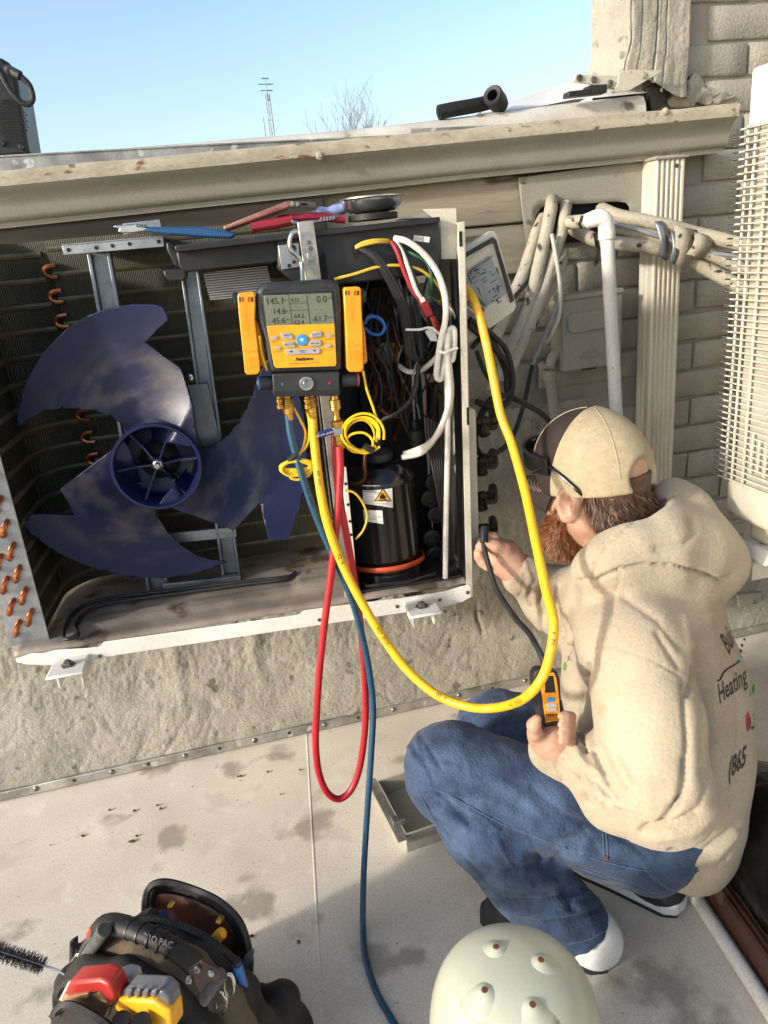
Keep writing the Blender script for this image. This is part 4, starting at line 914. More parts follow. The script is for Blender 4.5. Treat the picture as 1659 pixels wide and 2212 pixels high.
# ================================================================ wall brackets that carry it
for px, nm in (((130, 1480, 200, 1424), 'white steel wall bracket foot under the coil end of the opened machine'), ((868, 1368, 945, 1320), 'white steel wall bracket foot under the compressor of the opened machine')):
    c = U((px[0]+px[2])/2, (px[1]+px[3])/2-2, 0); xa = (c-O).dot(ux)
    bk = thing('wall_bracket', nm, 'bracket', W(xa, .3, -.03), -AL, group='brackets under the opened machine')
    w_ = .033
    A = [(-w_, -.075, -.016), (w_, -.075, -.016), (w_*.85, -.045, -.002), (w_*.85, .02, -.002), (-w_*.85, .02, -.002), (-w_*.85, -.045, -.002)]
    top = [W(xa+a, b_, c_) for a, b_, c_ in A]
    MB().prism([W(xa+a, -.07+b_, -.004) for a, b_ in ((-w_, 0), (w_, 0), (w_*.9, .09), (-w_*.9, .09))], -uz*.006).build('foot_pad', 'white_paint', bk, bevel=.005)
    mb = MB(); mb.box((-.022, -.345, -.012), (-.019, .19, .022)); mb.box((.019, -.345, -.012), (.022, .19, .022)); mb.box((-.022, -.345, .012), (.022, .19, .0155))
    mb.build('arm', 'white_paint', bk, local=True, bevel=.001)
    MB().box((-.024, .175, -.22), (.024, .178, .03)).build('wall_leg', 'white_paint', bk, local=True, bevel=.001)
    MB().lathe(W(xa, -.035, -.004), uz, [(.013, 0), (.013, .002), (.008, .0025), (.008, .007), (.005, .0075), (.005, .010), (0, .010)], 6).build('bolt', 'screw_steel', bk)
# ================================================================ digital manifold gauge
GD = -.075
def G(px, py, e=0.): return U(px, py, GD-e)
gm = thing('manifold_gauge', 'yellow and black digital refrigerant gauge with lit display hanging in front of the machine', 'gauge', G(660, 806), -AL)
def gpoly(px, e0, th, name, mat, par=gm, bev=.001, seg=2): return MB().prism([G(x, y, e0) for x, y in px], uy*th).build(name, mat, par, bevel=bev, seg=seg)
body = gpoly([(553, 645), (556, 628), (563, 617), (578, 610), (640, 608), (668, 606), (690, 604), (718, 605), (730, 611), (735, 622), (738, 660), (738, 803), (585, 806), (577, 775), (571, 733), (558, 696), (554, 670)], 0, .045, 'body', 'gauge_black', bev=.007, seg=3)
rim = gpoly([(566, 636), (570, 634), (716, 628.5), (720, 631), (729.5, 784), (727, 791), (723, 794), (599, 798.5), (592, 795), (588, 789)], .0012, .002, 'bezel', 'black_plastic', body, .0008)
scr = gpoly([(570, 638.5), (716, 632.5), (722.5, 698.5), (576, 704)], .0018, .001, 'screen', 'lcd', body, .0004)
gpoly([(576, 704), (722.5, 698.5), (727, 786), (724, 791), (598, 795), (592, 791)], .0022, .0015, 'face', 'gauge_yellow', body, .0006)
gx = (G(716, 632.5)-G(570, 638.5)).normalized(); gy = (G(570, 638.5)-G(580, 740)); gy = (gy-gx*gy.dot(gx)*.3).normalized(); PXM = (G(716, 632.5)-G(570, 638.5)).length/146.1
def gtext(s, px, py, h, mat='ink', e=.0026, par=body, **k):
    return put_text('lettering', s, mat, par, G(px, py, e), gx, gy, h*PXM/.72, **k)
for s, px, py, h in (('145.1', 594, 651, 14), ('psig', 615, 648, 4), ('14.6', 603, 673, 13), ('sat', 619, 671, 4), ('45.6', 602, 693, 13), ('vsat', 622, 690, 4), ('R32', 637, 648.5, 8), ('- - - -', 643, 663.5, 6), ('64.2', 646, 683, 10), ('62.4', 646, 697, 10), ('0.0', 695, 647, 15), ('psig', 713, 643, 4), ('- - - -', 690, 668, 8), ('-61.7', 690, 689, 13), ('sh/sc', 713, 685, 4)):
    gtext(s, px, py, h, 'lcd_ink', .0022, body, spacing=.95)
for a, b_ in (((623, 637.5), (631, 700)), ((662, 636), (670, 699.5)), ((625, 656), (664, 654)), ((627, 671), (666, 669))):
    p, q = G(*a, .002), G(*b_, .002); d_ = (q-p).normalized(); nn = uy.cross(d_)
    MB().prism([p-nn*.0003, p+nn*.0003, q+nn*.0003, q-nn*.0003], -uy*.0003).build('screen_rule', 'lcd_ink', body, smooth=False)
for px, nm in (([(606, 720), (610, 718), (626, 719), (632, 724), (634, 732), (630, 733), (612, 732), (608, 729)], 'key'), ([(670, 723), (678, 717), (692, 715), (695.5, 718), (695, 728), (672, 731), (669.5, 729)], 'key'),
             ([(610, 739), (615, 738), (634, 738.5), (638, 743), (640, 749), (636, 751), (617, 750), (612, 746)], 'key'), ([(668, 740), (675, 735), (691, 734.5), (694.5, 737), (694, 746), (690, 748), (669, 749), (666.5, 747)], 'key'),
             ([(616, 758), (618, 755), (690, 752.5), (693, 755), (691, 763), (686, 765), (622, 767), (617, 763)], 'rocker_key')):
    gpoly(px, .0050, .003, nm, 'key_grey', body, .0012)
for px, py in ((593, 729), (600, 751.5), (711, 725), (709, 747.5)):
    MB().prism([G(px+8*math.cos(t)*(1 if abs(math.cos(t)) < .5 else 1), py+3.6*math.sin(t), .0045) for t in [k*math.pi/8 for k in range(16)]], uy*.002).build('small_key', 'key_grey', body, bevel=.0006)
MB().lathe(G(652, 734, .0), -uy, [(.0092, 0), (.0092, .004), (.0085, .0052), (0, .0056)], 24).build('round_key', 'key_blue', body)
for k in range(4):
    a = k*math.pi/4; MB().obox(G(652, 734, .0058), (ux*math.cos(a)+uz*math.sin(a))*.0036, (uz*math.cos(a)-ux*math.sin(a))*.0004, uy*.0002).build('star_mark', 'label_white', body, smooth=False)
for s, px, py, h in (('MENU', 620, 724.5, 3.6), ('OFF', 621, 729, 1.8), ('N\u2082 TEST', 683, 722, 3.6), ('ZERO VAC', 683, 726, 1.8), ('LINK TOOL', 626, 744.5, 3.4), ('PIPE / AIR', 680, 742, 3.4), ('SELECT', 654, 758, 3.4), ('DIM ALARM', 654, 762, 1.8)): gtext(s, px, py, h, e=.0054)
for s, px, py, h in (('TARE SCALE', 594, 737, 2), ('ZERO PRESSURE', 600, 760, 2), ('VAC PARAMETER', 711, 733, 2), ('T1-T2 / TSH / SHSC', 709, 756, 2)): gtext(s, px, py, h)
for sg, px in ((-1, 629), (1, 679)): MB().prism([G(px-3.5, 760+1.8*sg-.06*(px-629), .0053), G(px+3.5, 759.8+1.8*sg-.06*(px-629), .0053), G(px, 760-2.2*sg-.06*(px-629), .0053)], uy*.0003).build('arrow_mark', 'ink', body, smooth=False)
gtext('Fieldpiece', 657, 775.5, 7, bold=.0003, shear=.25); gtext('SMAN Refrigerant Manifold + Vacuum Gauge', 658, 784.5, 2.6)
gtext('LOW', 577, 627.5, 4.5, 'black_plastic', .0008); gtext('HIGH', 701, 622.5, 4.5, 'black_plastic', .0008)
# the two pipe clamps parked on its flanks
cl1 = gpoly([(513, 640), (515, 634), (547, 630), (551, 634), (552, 660), (551, 690), (556, 735), (562, 790), (562, 802), (556, 809), (534, 810), (529, 804), (522, 735), (516, 680)], .004, .03, 'pipe_clamp', 'clamp_orange', bev=.005, seg=3)
gpoly([(551, 690), (560, 700), (569, 745), (577, 790), (572, 793), (562, 790), (555, 735)], -.012, .012, 'lower_jaw', 'clamp_orange', cl1, .003)
MB().tube(cr([G(560, 725, .0), G(564, 760, -.004), G(572, 785, -.006), G(577, 800, -.01)], 5), .002, 8).build('cord_stub', 'cord_yellow', cl1)
MB().lathe(G(510, 648, -.012), -ux, [(.012, -.004), (.012, .003), (.009, .005), (0, .005)], 14).build('pivot', 'black_plastic', cl1)
cl2 = gpoly([(742, 626), (745, 621), (776, 619.5), (780, 624), (781, 650), (784, 715), (786, 796), (780, 804), (755, 804), (750, 797), (746, 700)], .004, .03, 'pipe_clamp', 'clamp_orange', bev=.005, seg=3)
gpoly([(783, 690), (789, 720), (794, 780), (791, 785), (785, 788)], -.008, .014, 'lower_jaw', 'clamp_orange', cl2, .003)
MB().lathe(G(781, 640, -.012), ux, [(.012, -.004), (.012, .004), (.009, .006), (0, .006)], 14).build('pivot', 'black_plastic', cl2)
for c0, cl in (((531, 646), cl1), ((760, 632), cl2)):
    for dx_, w_, m_ in ((-13, 3, 'black_plastic'), (-7, 4, 'orange_strap'), (6, 4, 'orange_strap'), (13, 4, 'black_plastic')):
        gpoly([(c0[0]+dx_-w_/2, c0[1]-4), (c0[0]+dx_+w_/2, c0[1]-4.5), (c0[0]+dx_+w_/2, c0[1]+6), (c0[0]+dx_-w_/2, c0[1]+6)], .0046, .0008, 'jaw_slot', m_, cl, 0)
    for k, yy in enumerate((112, 126, 140, 146)):
        gpoly([(c0[0]+2+k*1.6, c0[1]+yy), (c0[0]+26+k*1.2, c0[1]+yy-.5), (c0[0]+26+k*1.2, c0[1]+yy+1.2), (c0[0]+2+k*1.6, c0[1]+yy+1.7)], .0052, .0016, 'grip_ridge', 'clamp_orange', cl, .0004)
    put_text('embossed_name', 'Fieldpiece', 'clamp_orange', cl, G(c0[0]+1, c0[1]+38, .0046), (-gy+gx*.06).normalized(), gx, .0105)
    put_text('embossed_model', 'TC24', 'clamp_orange', cl, G(c0[0]+13, c0[1]+134, .0046), gx, gy, .006)
# manifold block, knobs, sight glass, ports
blk = gpoly([(588, 808), (733, 803.5), (734, 855), (591, 857)], .006, .05, 'manifold_block', 'gauge_black', bev=.002)
gpoly([(590, 845), (734, 842), (734, 854), (591, 856)], .0068, .002, 'lower_band', 'black_plastic', blk, .0006)
for a, b_, nm in (((589, 827), (555, 828), 'blue'), ((737, 821), (776, 820), 'red')):
    p, q = G(*a, -.012), G(*b_, -.012); L_ = (q-p).length
    MB().lathe(p, (q-p), [(.008, -.002), (.0105, 0), (.0115, .002), (.0115, L_-.002), (.010, L_), (0, L_)], 20).build('valve_knob', 'black_plastic', blk)
    MB().lathe(q-(q-p).normalized()*.004, (q-p), [(.0118, 0), (.0118, .0025)], 20).build('knob_ring', 'wire_blue' if nm == 'blue' else 'wire_red', blk)
MB().lathe(G(661.5, 828, .006), -uy, [(.0115, 0), (.0115, .003), (.009, .004), (.0065, .0035), (.0065, .0025), (.0045, .0035), (.0035, .008), (.002, .008), (.002, .002), (0, .002)], 24).build('sight_glass', 'chrome', blk)
MB().lathe(G(610, 829.5, .0062), -uy, [(.0024, 0), (.0024, .0006), (0, .0007)], 12).build('blue_dot', 'wire_blue', blk); MB().lathe(G(712, 827.5, .0062), -uy, [(.0024, 0), (.0024, .0006), (0, .0007)], 12).build('red_dot', 'wire_red', blk)
def knurled(top, bot, r, par, nm='port_nut'):
    d_ = (bot-top); L_ = d_.length; mb = MB(); n_ = 26; ks = 8; d_.normalize(); a = ux; b_ = d_.cross(a)
    prof = [(r*.86, 0), (r, .05)]+[(r*(1+(.05 if i % 2 else -.02)), .1+.8*i/ks) for i in range(ks+1)]+[(r, .94), (r*.8, 1)]
    vs = []
    for i, (q, h) in enumerate(prof):
        for j in range(n_):
            t = 2*math.pi*(j+(.5 if i % 2 else 0))/n_; vs.append(top+d_*h*L_+(a*math.cos(t)+b_*math.sin(t))*q)
    k_ = len(prof); mb.add(vs, [(i*n_+j, i*n_+(j+1) % n_, (i+1)*n_+(j+1) % n_, (i+1)*n_+j) for i in range(k_-1) for j in range(n_)]+[tuple(range(n_))[::-1], tuple((k_-1)*n_+j for j in range(n_))])
    return mb.build(nm, 'brass', par, angle=25)
for (x0, y0, x1, y1, xn) in ((619, 860, 622, 881, 'a'), (670, 857, 674, 878, 'b'), (722, 862, 725, 885, 'c')):
    knurled(G(x0, y0, -.014), G(x1, y1, -.014), .0098, blk)
    MB().lathe(G(x0, y0-8, -.014), -uz, [(.007, 0), (.007, .014)], 12).build('port_neck', 'brass', blk)
for x0 in (602, 662):
    MB().lathe(G(x0, 856, -.004), -uz, [(.004, 0), (.004, .004), (.0058, .005), (.0058, .009), (.004, .010), (.004, .013), (.0058, .014), (.0058, .020), (.003, .022), (0, .022)], 12).build('spare_port', 'brass', blk)
# thin yellow sensor cords of the clamps
def gcord(pts, nm='sensor_cord', r=.0022): return MB().tube(cr([G(*p) for p in pts], 6), r, 8).build(nm, 'cord_yellow', gm)
gcord([(784, 800, -.01), (792, 840, -.012), (806, 880, -.012), (813, 905, -.012), (816, 930, -.01), (812, 955, -.005)])
for k in range(5):
    c0, rx, ry, th = (778+k*1.5, 941-k*1.2), 34+k*2.2, 33+k*2, .3
    gcord([(c0[0]+rx*math.cos(t+.7)+4*math.sin(k*2+t), c0[1]+ry*math.sin(t+.7)+3*math.cos(k*1.7+2*t), -.012+.003*math.sin(t*2+k)+k*.0022) for t in [i*2*math.pi/14 for i in range(14)]])
gcord([(745, 952, -.006), (760, 938, -.004), (785, 935, -.002), (803, 948, -.002), (806, 965, -.004)])
MB().tube([G(786, 962, -.004), G(795, 968, -.002), G(806, 974, -.002)], .0075, 10, flat=.8).build('cord_tie', 'black_rubber', gm)
gcord([(662, 858, -.02), (664, 890, -.02), (668, 920, -.02), (664, 960, -.016), (640, 985, -.012), (610, 1010, -.01)])
gcord([(634, 880, -.02), (650, 910, -.02), (660, 935, -.02), (655, 965, -.018), (643, 990, -.014)])
for k in range(5):
    gcord([(642+33*math.cos(t)+3*math.sin(k*2+t*2)-k*.8, 1003+(11+k*1.3)*math.sin(t+.35)-13*math.cos(t)*.5+k*2.5, -.008+.003*math.sin(t+k)+k*.0012) for t in [i*2*math.pi/12 for i in range(13)]])
gcord([(625, 1018, -.008), (628, 1032, -.006), (645, 1036, -.006), (665, 1028, -.006), (676, 1015, -.01)])
MB().tube([G(625, 995, -.006), G(632, 988, -.004), G(640, 982, -.004)], .0065, 10, flat=.8).build('cord_tie', 'black_rubber', gm)
# ================================================================ charging hoses
def hose(name, label, pts, r, mat, prints, pmat='ink'):
    P = [PY(*p) if p[2] is not None else PZ(p[0], p[1], .0065) for p in pts]; t = thing(name, label, 'hose', P[len(P)//2]); c = cr(P, 8)
    MB().tube(c, r, 14).build('tube', mat, t, angle=60)
    L_ = [0]
    for a, b_ in zip(c[:-1], c[1:]): L_.append(L_[-1]+(b_-a).length)
    def at(s):
        for i in range(len(c)-1):
            if L_[i+1] >= s: f_ = (s-L_[i])/max(1e-6, L_[i+1]-L_[i]); return c[i].lerp(c[i+1], f_), (c[i+1]-c[i]).normalized()
        return c[-1], (c[-1]-c[-2]).normalized()
    for s0, txt, sz in prints:                  # lettering printed along the hose, wrapped on its round flank
        me = text_mesh(txt, sz, align='LEFT')
        for v in me.vertices:
            p, d = at(s0+v.co.x); e = (EYE-p); e = (e-d*e.dot(d)).normalized(); sdv = d.cross(e); a = v.co.y/r
            v.co = p+(e*math.cos(a)+sdv*-math.sin(a))*(r+.0003)
        me.materials.clear(); link('print', me, pmat, t, smooth=False)
    return t, c
YG = U(660, 850, GD).y
t, c = hose('blue_hose', 'dark blue charging hose hanging from the gauge down to the roof floor', [(622, 896, YG+.015), (628, 940, YG+.012), (640, 985, YG+.008), (655, 1035, YG), (677, 1100, YG-.005), (706, 1170, YG-.008), (738, 1240, YG-.01), (765, 1310, YG-.012), (785, 1385, YG-.012), (799, 1460, YG-.012), (806, 1530, YG-.016), (803, 1610, YG-.03), (797, 1700, YG-.045), (791, 1790, YG-.062), (786, 1880, YG-.082), (784, 1950, YG-.1), (784, 2010, None), (790, 2070, None), (812, 2140, None), (848, 2205, None), (885, 2265, None)], .0062, 'hose_blue', [(.05, 'QUALITY  REFRIGERANT HOSE  600 PSI', .0065), (.34, 'YELLOW JACKET CHARGING HOSE', .0065)])
def ferrule(par, a, b_, r): MB().lathe(a, (b_-a), [(r*.8, 0), (r, .001), (r, (b_-a).length*.45), (r*.82, (b_-a).length*.5), (r*.82, (b_-a).length*.9), (r*.7, (b_-a).length)], 8).build('ferrule', 'brass', par)
ferrule(t, U(621.5, 880, GD+.014), U(625, 908, GD+.013), .0088)
t, c = hose('yellow_hose', 'long bright yellow charging hose looping from the gauge round to the side valve', [(674, 890, YG+.016), (678, 940, YG+.01), (684, 1000, YG+.002), (694, 1070, YG-.012), (710, 1140, YG-.02), (738, 1215, YG-.03), (778, 1295, YG-.05), (826, 1375, YG-.08), (880, 1447, YG-.11), (942, 1500, YG-.15), (1008, 1526, YG-.19), (1070, 1529, YG-.22), (1128, 1511, YG-.28), (1168, 1470, YG-.30), (1188, 1415, YG-.29), (1196, 1345, YG-.27), (1178, 1268, YG-.22), (1157, 1170, YG-.16), (1134, 1062, YG-.09), (1105, 958, YG-.03), (1082, 897, YG), (1065, 814, YG+.03), (1051, 745, YG+.05), (1037, 687, YG+.07), (1022, 645, YG+.085), (1006, 622, YG+.11)], .0079, 'hose_yellow', [(.10, 'REF 2025', .007), (.25, '0215', .0105), (.40, 'REF 2025', .0095), (.56, '0215', .0105), (.72, 'REF 2025', .0095), (.86, '0215', .0105)])
ferrule(t, U(672.5, 878, GD+.014), U(676, 905, GD+.013), .0088)
t, c = hose('red_hose', 'red charging hose hanging in a long narrow loop below the gauge', [(733, 965, YG-.003), (735, 1020, YG-.008), (731, 1090, YG-.012), (722, 1180, YG-.014), (712, 1265, YG-.016), (700, 1355, YG-.018), (690, 1450, YG-.02), (684, 1540, YG-.02), (682, 1610, YG-.02), (689, 1670, YG-.02), (707, 1712, YG-.019), (732, 1726, YG-.016), (757, 1708, YG-.012), (775, 1665, YG-.008), (786, 1600, YG-.004), (790, 1530, YG), (786, 1430, YG+.003), (777, 1335, YG+.006), (765, 1250, YG+.008), (750, 1165, YG+.01), (736, 1090, YG+.014), (728, 1030, YG+.02), (724, 970, YG+.03), (722, 930, YG+.04)], .0068, 'hose_red', [(.05, 'REF 26', .007), (.95, 'YELLOW JACKET\u2122 CHARGING HOSE 600 PSI', .007), (1.35, 'QUALITY REFRIGERANT CHARGING HOSE', .007)])
# ball valve on the red hose
bv = thing('ball_valve', 'brass ball valve with a dark blue lever on top of the red hose', 'valve', U(727, 935, GD), -AL)
def gl(x, y, e=.0): return U(x, y, GD+.012-e)
MB().lathe(gl(725, 884), gl(728, 906)-gl(725, 884), [(.007, 0), (.006, .005), (.0055, .012), (.0075, .018)], 12).build('stem', 'brass', bv)
MB().lathe(gl(728, 905), gl(734, 948)-gl(728, 905), [(.0075, 0), (.0115, .004), (.0115, .012), (.009, .016), (.009, .026), (.0115, .028), (.0115, .036), (.008, .038)], 8).build('body', 'brass', bv)
MB().lathe(gl(733, 945), gl(736, 970)-gl(733, 945), [(.0095, 0), (.0095, .012), (.0085, .013), (.0085, .019), (0, .019)], 8).build('outlet_ferrule', 'brass', bv)
MB().prism([gl(x, y, .012) for x, y in ((719, 925), (738, 924), (739, 941), (722, 943))], uy*.002).build('lever_plate', 'chrome', bv, bevel=.0008)
lv = MB().prism([gl(x, y, .015) for x, y in ((684, 940), (688, 934), (712, 926), (719, 927), (721, 938), (712, 940), (700, 946), (688, 946))], uy*.006).build('lever_grip', 'handle_blue', bv, bevel=.002)
put_text('lever_print', 'YELLOW  JACKET', 'label_white', lv, gl(702, 938, .0155), (gl(720, 931)-gl(686, 941)).normalized(), uz, .0042)
MB().lathe(gl(729, 932, .012), -uy, [(.0045, 0), (.004, .003), (.001, .0035), (0, .003)], 10).build('lever_screw', 'chrome', bv)
# ================================================================ tools lying on top of the machine
wr = thing('adjustable_wrench', 'adjustable wrench with blue dipped handle lying on the bracket plate', 'wrench', U(370, 505, .12), -AL)
def tp(px, d, th, name, mat, par, bev=.002): return MB().prism([U(x, y, d) for x, y in px], uy*th).build(name, mat, par, bevel=bev)
tp([(243, 489), (252, 486), (300, 483), (318, 487), (318, 498), (290, 503), (262, 503), (254, 500), (258, 494), (250, 492)], .10, .012, 'head', 'chrome', wr)
tp([(305, 490), (325, 490), (420, 489), (480, 496), (508, 502), (508, 512), (495, 516), (440, 513), (360, 507), (318, 500)], .097, .017, 'handle', 'wrench_blue', wr, .004)
for k in range(5): MB().lathe(U(294+k*5, 486, .098), uz*.3+ux*.9, [(.0045, 0), (.0045, .002)], 8).build('worm', 'steel_bracket', wr)
ph = thing('power_bank', 'flat rose coloured power bank leaning on tools above the machine', 'power bank', U(560, 470, .12), -AL)
pb = MB().prism([U(481, 489, .10), U(622, 433, .10), U(628, 448, .10), U(485, 498, .10)], uy*.09).build('case', 'pink_case', ph, bevel=.003)
MB().prism([U(622, 433.5, .099), U(680, 436, .15), U(684, 447, .15), U(627, 449, .099)], uy*.004).build('end_panel', 'pan_dirty', ph, bevel=.001)
for px, py, r in ((630, 440, .004), (642, 441, .003)): MB().lathe(U(px, py, .098), -uy, [(r, 0), (r, .003), (0, .003)], 10).build('button', 'plate_grey', ph)
MB().prism([U(650, 439, .112), U(664, 440, .118), U(664, 445, .118), U(650, 444, .112)], -uy*.003).build('usb_port', 'dark_void', ph)
dv_ = (U(622, 433, .10)-U(481, 489, .10)).normalized(); put_text('case_print', 'LOVEVE', 'red_grip', ph, U(592, 455, .0985), dv_, uy.cross(dv_)*-1, .0075)
pl_ = thing('red_pliers', 'locking pliers with red grips lying under the power bank', 'pliers', U(620, 487, .10), -AL)
MB().tube(cr([U(543, 492, .10), U(570, 487, .10), U(600, 482, .10), U(632, 476, .10)], 4), [.0085]*13, 10, flat=1.).build('grip', 'red_grip', pl_)
MB().tube(cr([U(600, 476, .12), U(640, 470, .12), U(690, 468, .12), U(745, 474, .12)], 4), .0075, 10).build('grip', 'red_grip', pl_)
tp([(628, 474), (645, 478), (690, 474), (720, 466), (735, 464), (732, 472), (700, 480), (650, 487), (632, 484)], .085, .01, 'jaw', 'steel_bracket', pl_)
for k in range(5): tp([(692+k*7, 470-k), (696+k*7, 469-k), (694+k*7, 478-k), (690+k*7, 479-k)], .083, .004, 'jaw_tooth', 'plate_grey', pl_, 0)
sd = thing('screwdriver', 'screwdriver with a translucent pale blue handle behind the steel bowl', 'screwdriver', U(720, 460, .14), -AL)
MB().tube(cr([U(684, 458, .15), U(700, 458, .15), U(724, 454, .15), U(750, 448, .15)], 4), [.007, .009, .010, .010, .009, .0075, .0075, .009, .010, .010, .010, .009, .006], 12).build('handle', 'clear_blue', sd)
MB().tube([U(684, 458, .15), U(660, 462, .15)], .003, 8).build('shaft', 'chrome', sd)
bw = thing('parts_bowl', 'round magnetic steel bowl on the black electrical box', 'bowl', U(808, 470, .14), -AL)
c = U(806, 470, .13)
MB().lathe(c, uz, [(.045, -.004), (.045, .006), (.03, .008)], 28).build('magnet_base', 'black_rubber', bw)
MB().lathe(c, uz, [(.02, .008), (.042, .010), (.052, .018), (.056, .030), (.060, .032), (.060, .034), (.055, .034), (.050, .020), (.040, .013), (0, .012)], 36).build('dish', 'chrome', bw)
rg = MB(); c2 = U(848, 436, .115)
for i in range(1): rg.lathe(c2, -uy+ux*.2, [(.0055, 0), (.0055, .006), (.012, .006), (.013, .004), (.013, 0), (.0055, 0)], 20)
o = rg.build('tape_ring', 'label_white'); tag(o, 'small white tape ring standing in the steel bowl', 'tape')
# ================================================================ pipes, cables and boxes on the wall
def wpipe(name, label, cat, pts, r, mat, extra=None, n=12, group=None):
    P = [PY(*p) for p in pts]; t = thing(name, label, cat, P[-1], group=group); c = cr(P, 6)
    me = MB().tube(c, r, n).mesh('tube')
    if mat == 'paint_pipe':
        for v in me.vertices: v.co += noise.noise_vector(v.co*28)*.0016
    link('tube', me, mat, t, angle=60); return t, c
y1 = YW-.09
wpipe('insulated_pipe', 'thick painted insulated pipe dropping from the opening, blackened along one side', 'pipe', [(1192, 430, YW-.03), (1190, 450, y1), (1179, 506, y1-.02), (1164, 572, y1-.03), (1147, 647, y1-.03), (1122, 710, y1-.04), (1093, 778, y1-.06), (1060, 850, y1-.1)], .0155, 'paint_pipe')
t, c = wpipe('insulated_pipe', 'painted insulated pipe with a taped crimped end at the opening', 'pipe', [(1222, 448, YW-.06), (1219, 470, y1-.02), (1212, 506, y1-.02), (1193, 566, y1-.03), (1172, 632, y1-.035), (1150, 690, y1-.045), (1122, 755, y1-.06), (1090, 830, y1-.1)], .0135, 'paint_pipe')
MB().lathe(c[0], c[0]-c[3], [(.0135, -.004), (.015, 0), (.012, .008), (.015, .012), (.011, .016), (0, .012)], 12).build('taped_end', 'paint_pipe', t)
wpipe('insulated_pipe', 'pale insulated pipe slanting down leftmost behind the wiring cover', 'pipe', [(1172, 470, YW-.04), (1157, 508, y1+.01), (1134, 578, y1), (1113, 632, y1-.02), (1088, 690, y1-.05), (1060, 750, y1-.1)], .0145, 'paint_pipe')
wpipe('insulated_pipe', 'thinner insulated pipe tucked behind the crimped one above the wall box', 'pipe', [(1218, 545, YW-.05), (1212, 575, y1+.02), (1193, 616, y1+.01), (1164, 670, y1), (1136, 730, y1-.02), (1100, 800, y1-.06)], .013, 'paint_pipe')
wpipe('grey_cable', 'grey cable curving down the wall from the pipes', 'cable', [(1192, 505, y1-.04), (1202, 560, y1-.045), (1210, 620, y1-.04), (1208, 680, y1-.03), (1190, 725, y1-.02), (1180, 740, y1+.02)], .0052, 'cream_paint', n=8)
wpipe('grey_cable', 'long grey cable bowing down to the floor side of the machine', 'cable', [(1210, 632, y1-.03), (1195, 680, y1-.03), (1172, 735, y1-.03), (1150, 790, y1-.03), (1140, 850, y1-.03), (1130, 905, y1-.02), (1105, 950, y1-.01)], .0052, 'plate_grey', n=8)
yb = 1.66
wpipe('insulated_pipe', 'upper insulated pipe of the bundle crossing in front of the downspout', 'pipe', [(1300, 452, YW-.04), (1330, 465, yb+.06), (1426, 484, yb), (1501, 503, yb-.02), (1584, 524, yb-.06), (1680, 552, yb-.1)], .0165, 'paint_pipe', group='pipes crossing to the side')
wpipe('insulated_pipe', 'lowest insulated pipe of the bundle sagging towards the caged machine', 'pipe', [(1230, 490, YW-.03), (1270, 512, yb+.10), (1322, 524, yb+.04), (1405, 533, yb), (1467, 552, yb-.01), (1530, 583, yb-.03), (1584, 612, yb-.06), (1680, 664, yb-.1)], .0165, 'paint_pipe', group='pipes crossing to the side')
wpipe('insulated_pipe', 'middle insulated pipe of the bundle behind the silver strap', 'pipe', [(1310, 490, yb+.06), (1417, 512, yb-.005), (1500, 536, yb-.03), (1584, 572, yb-.06), (1680, 612, yb-.1)], .014, 'paint_pipe', group='pipes crossing to the side')
wpipe('grey_cable', 'thin grey cable running along the crossing pipes', 'cable', [(1310, 478, yb+.04), (1380, 497, yb-.012), (1450, 520, yb-.03), (1520, 545, yb-.045), (1584, 553, yb-.07), (1680, 580, yb-.1)], .0048, 'plate_grey', n=8)
st = thing('pipe_strap', 'silver foil strap and pale tape binding the pipe bundle', 'strap', PY(1430, 520, yb-.03))
def strap(px, y, name, mat):
    a = [PY(x, yy, y) for x, yy in px]; k = len(a)//2
    mb = MB(); n_ = 8
    for i in range(n_+1):
        t = i/n_; b_ = .014*math.sin(math.pi*min(1, max(0, t))); mb.v += [tuple(a[0].lerp(a[3], t)-Vector((0, b_, 0))), tuple(a[1].lerp(a[2], t)-Vector((0, b_, 0)))]
    mb.f = [(2*i, 2*i+1, 2*i+3, 2*i+2) for i in range(n_)]; mb.m = [0]*n_
    mb.build(name, mat, st, solid=.0015)
strap([(1414, 478), (1432, 478), (1440, 565), (1420, 552)], yb-.02, 'foil_strap', 'galvanised')
strap([(1455, 486), (1505, 497), (1478, 585), (1448, 562)], yb-.035, 'tape_wrap', 'paint_pipe'); strap([(1500, 500), (1540, 512), (1512, 560), (1480, 552)], yb-.045, 'tape_wrap', 'paint_pipe')
strap([(1448, 498), (1462, 500), (1458, 572), (1444, 566)], yb-.034, 'foil_strap', 'galvanised')
# white drain pipe with elbow
yp = 1.63
pv = thing('pvc_pipe', 'clean white plastic pipe with an elbow standing in front of the wall box', 'pipe', (PY(1330, 890, yp).x, yp, .5))
e = PY(1308, 486, yp); lo_ = PY(1334, 960, yp)
MB().tube([PY(1230, 481, yp+.08), PY(1262, 478, yp+.04), PY(1284, 474, yp+.015)], .0155, 16).build('inlet', 'paint_pipe', pv)
arc = [PY(1268, 478, yp+.025), PY(1282, 473, yp+.012), PY(1296, 470, yp+.002), PY(1306, 476, yp), PY(1310, 492, yp), PY(1311, 516, yp)]
MB().tube(cr(arc, 4), [.0175]*4+[.0185]*14+[.0195]*3, 18).build('elbow', 'white_pvc', pv)
MB().tube([PY(1311, 500, yp), lo_, lo_-Vector((0, 0, .25))], .0158, 18).build('riser', 'white_pvc', pv)
me = sheet2d([(1282, 505), (1292, 500), (1296, 540), (1292, 568), (1284, 575), (1288, 545)], 9, lambda u, v: PY(u, v, yp+.012+.004*math.sin(v)), 'tar_strip'); link('tar_strip', me, 'tar', pv, solid=.002)
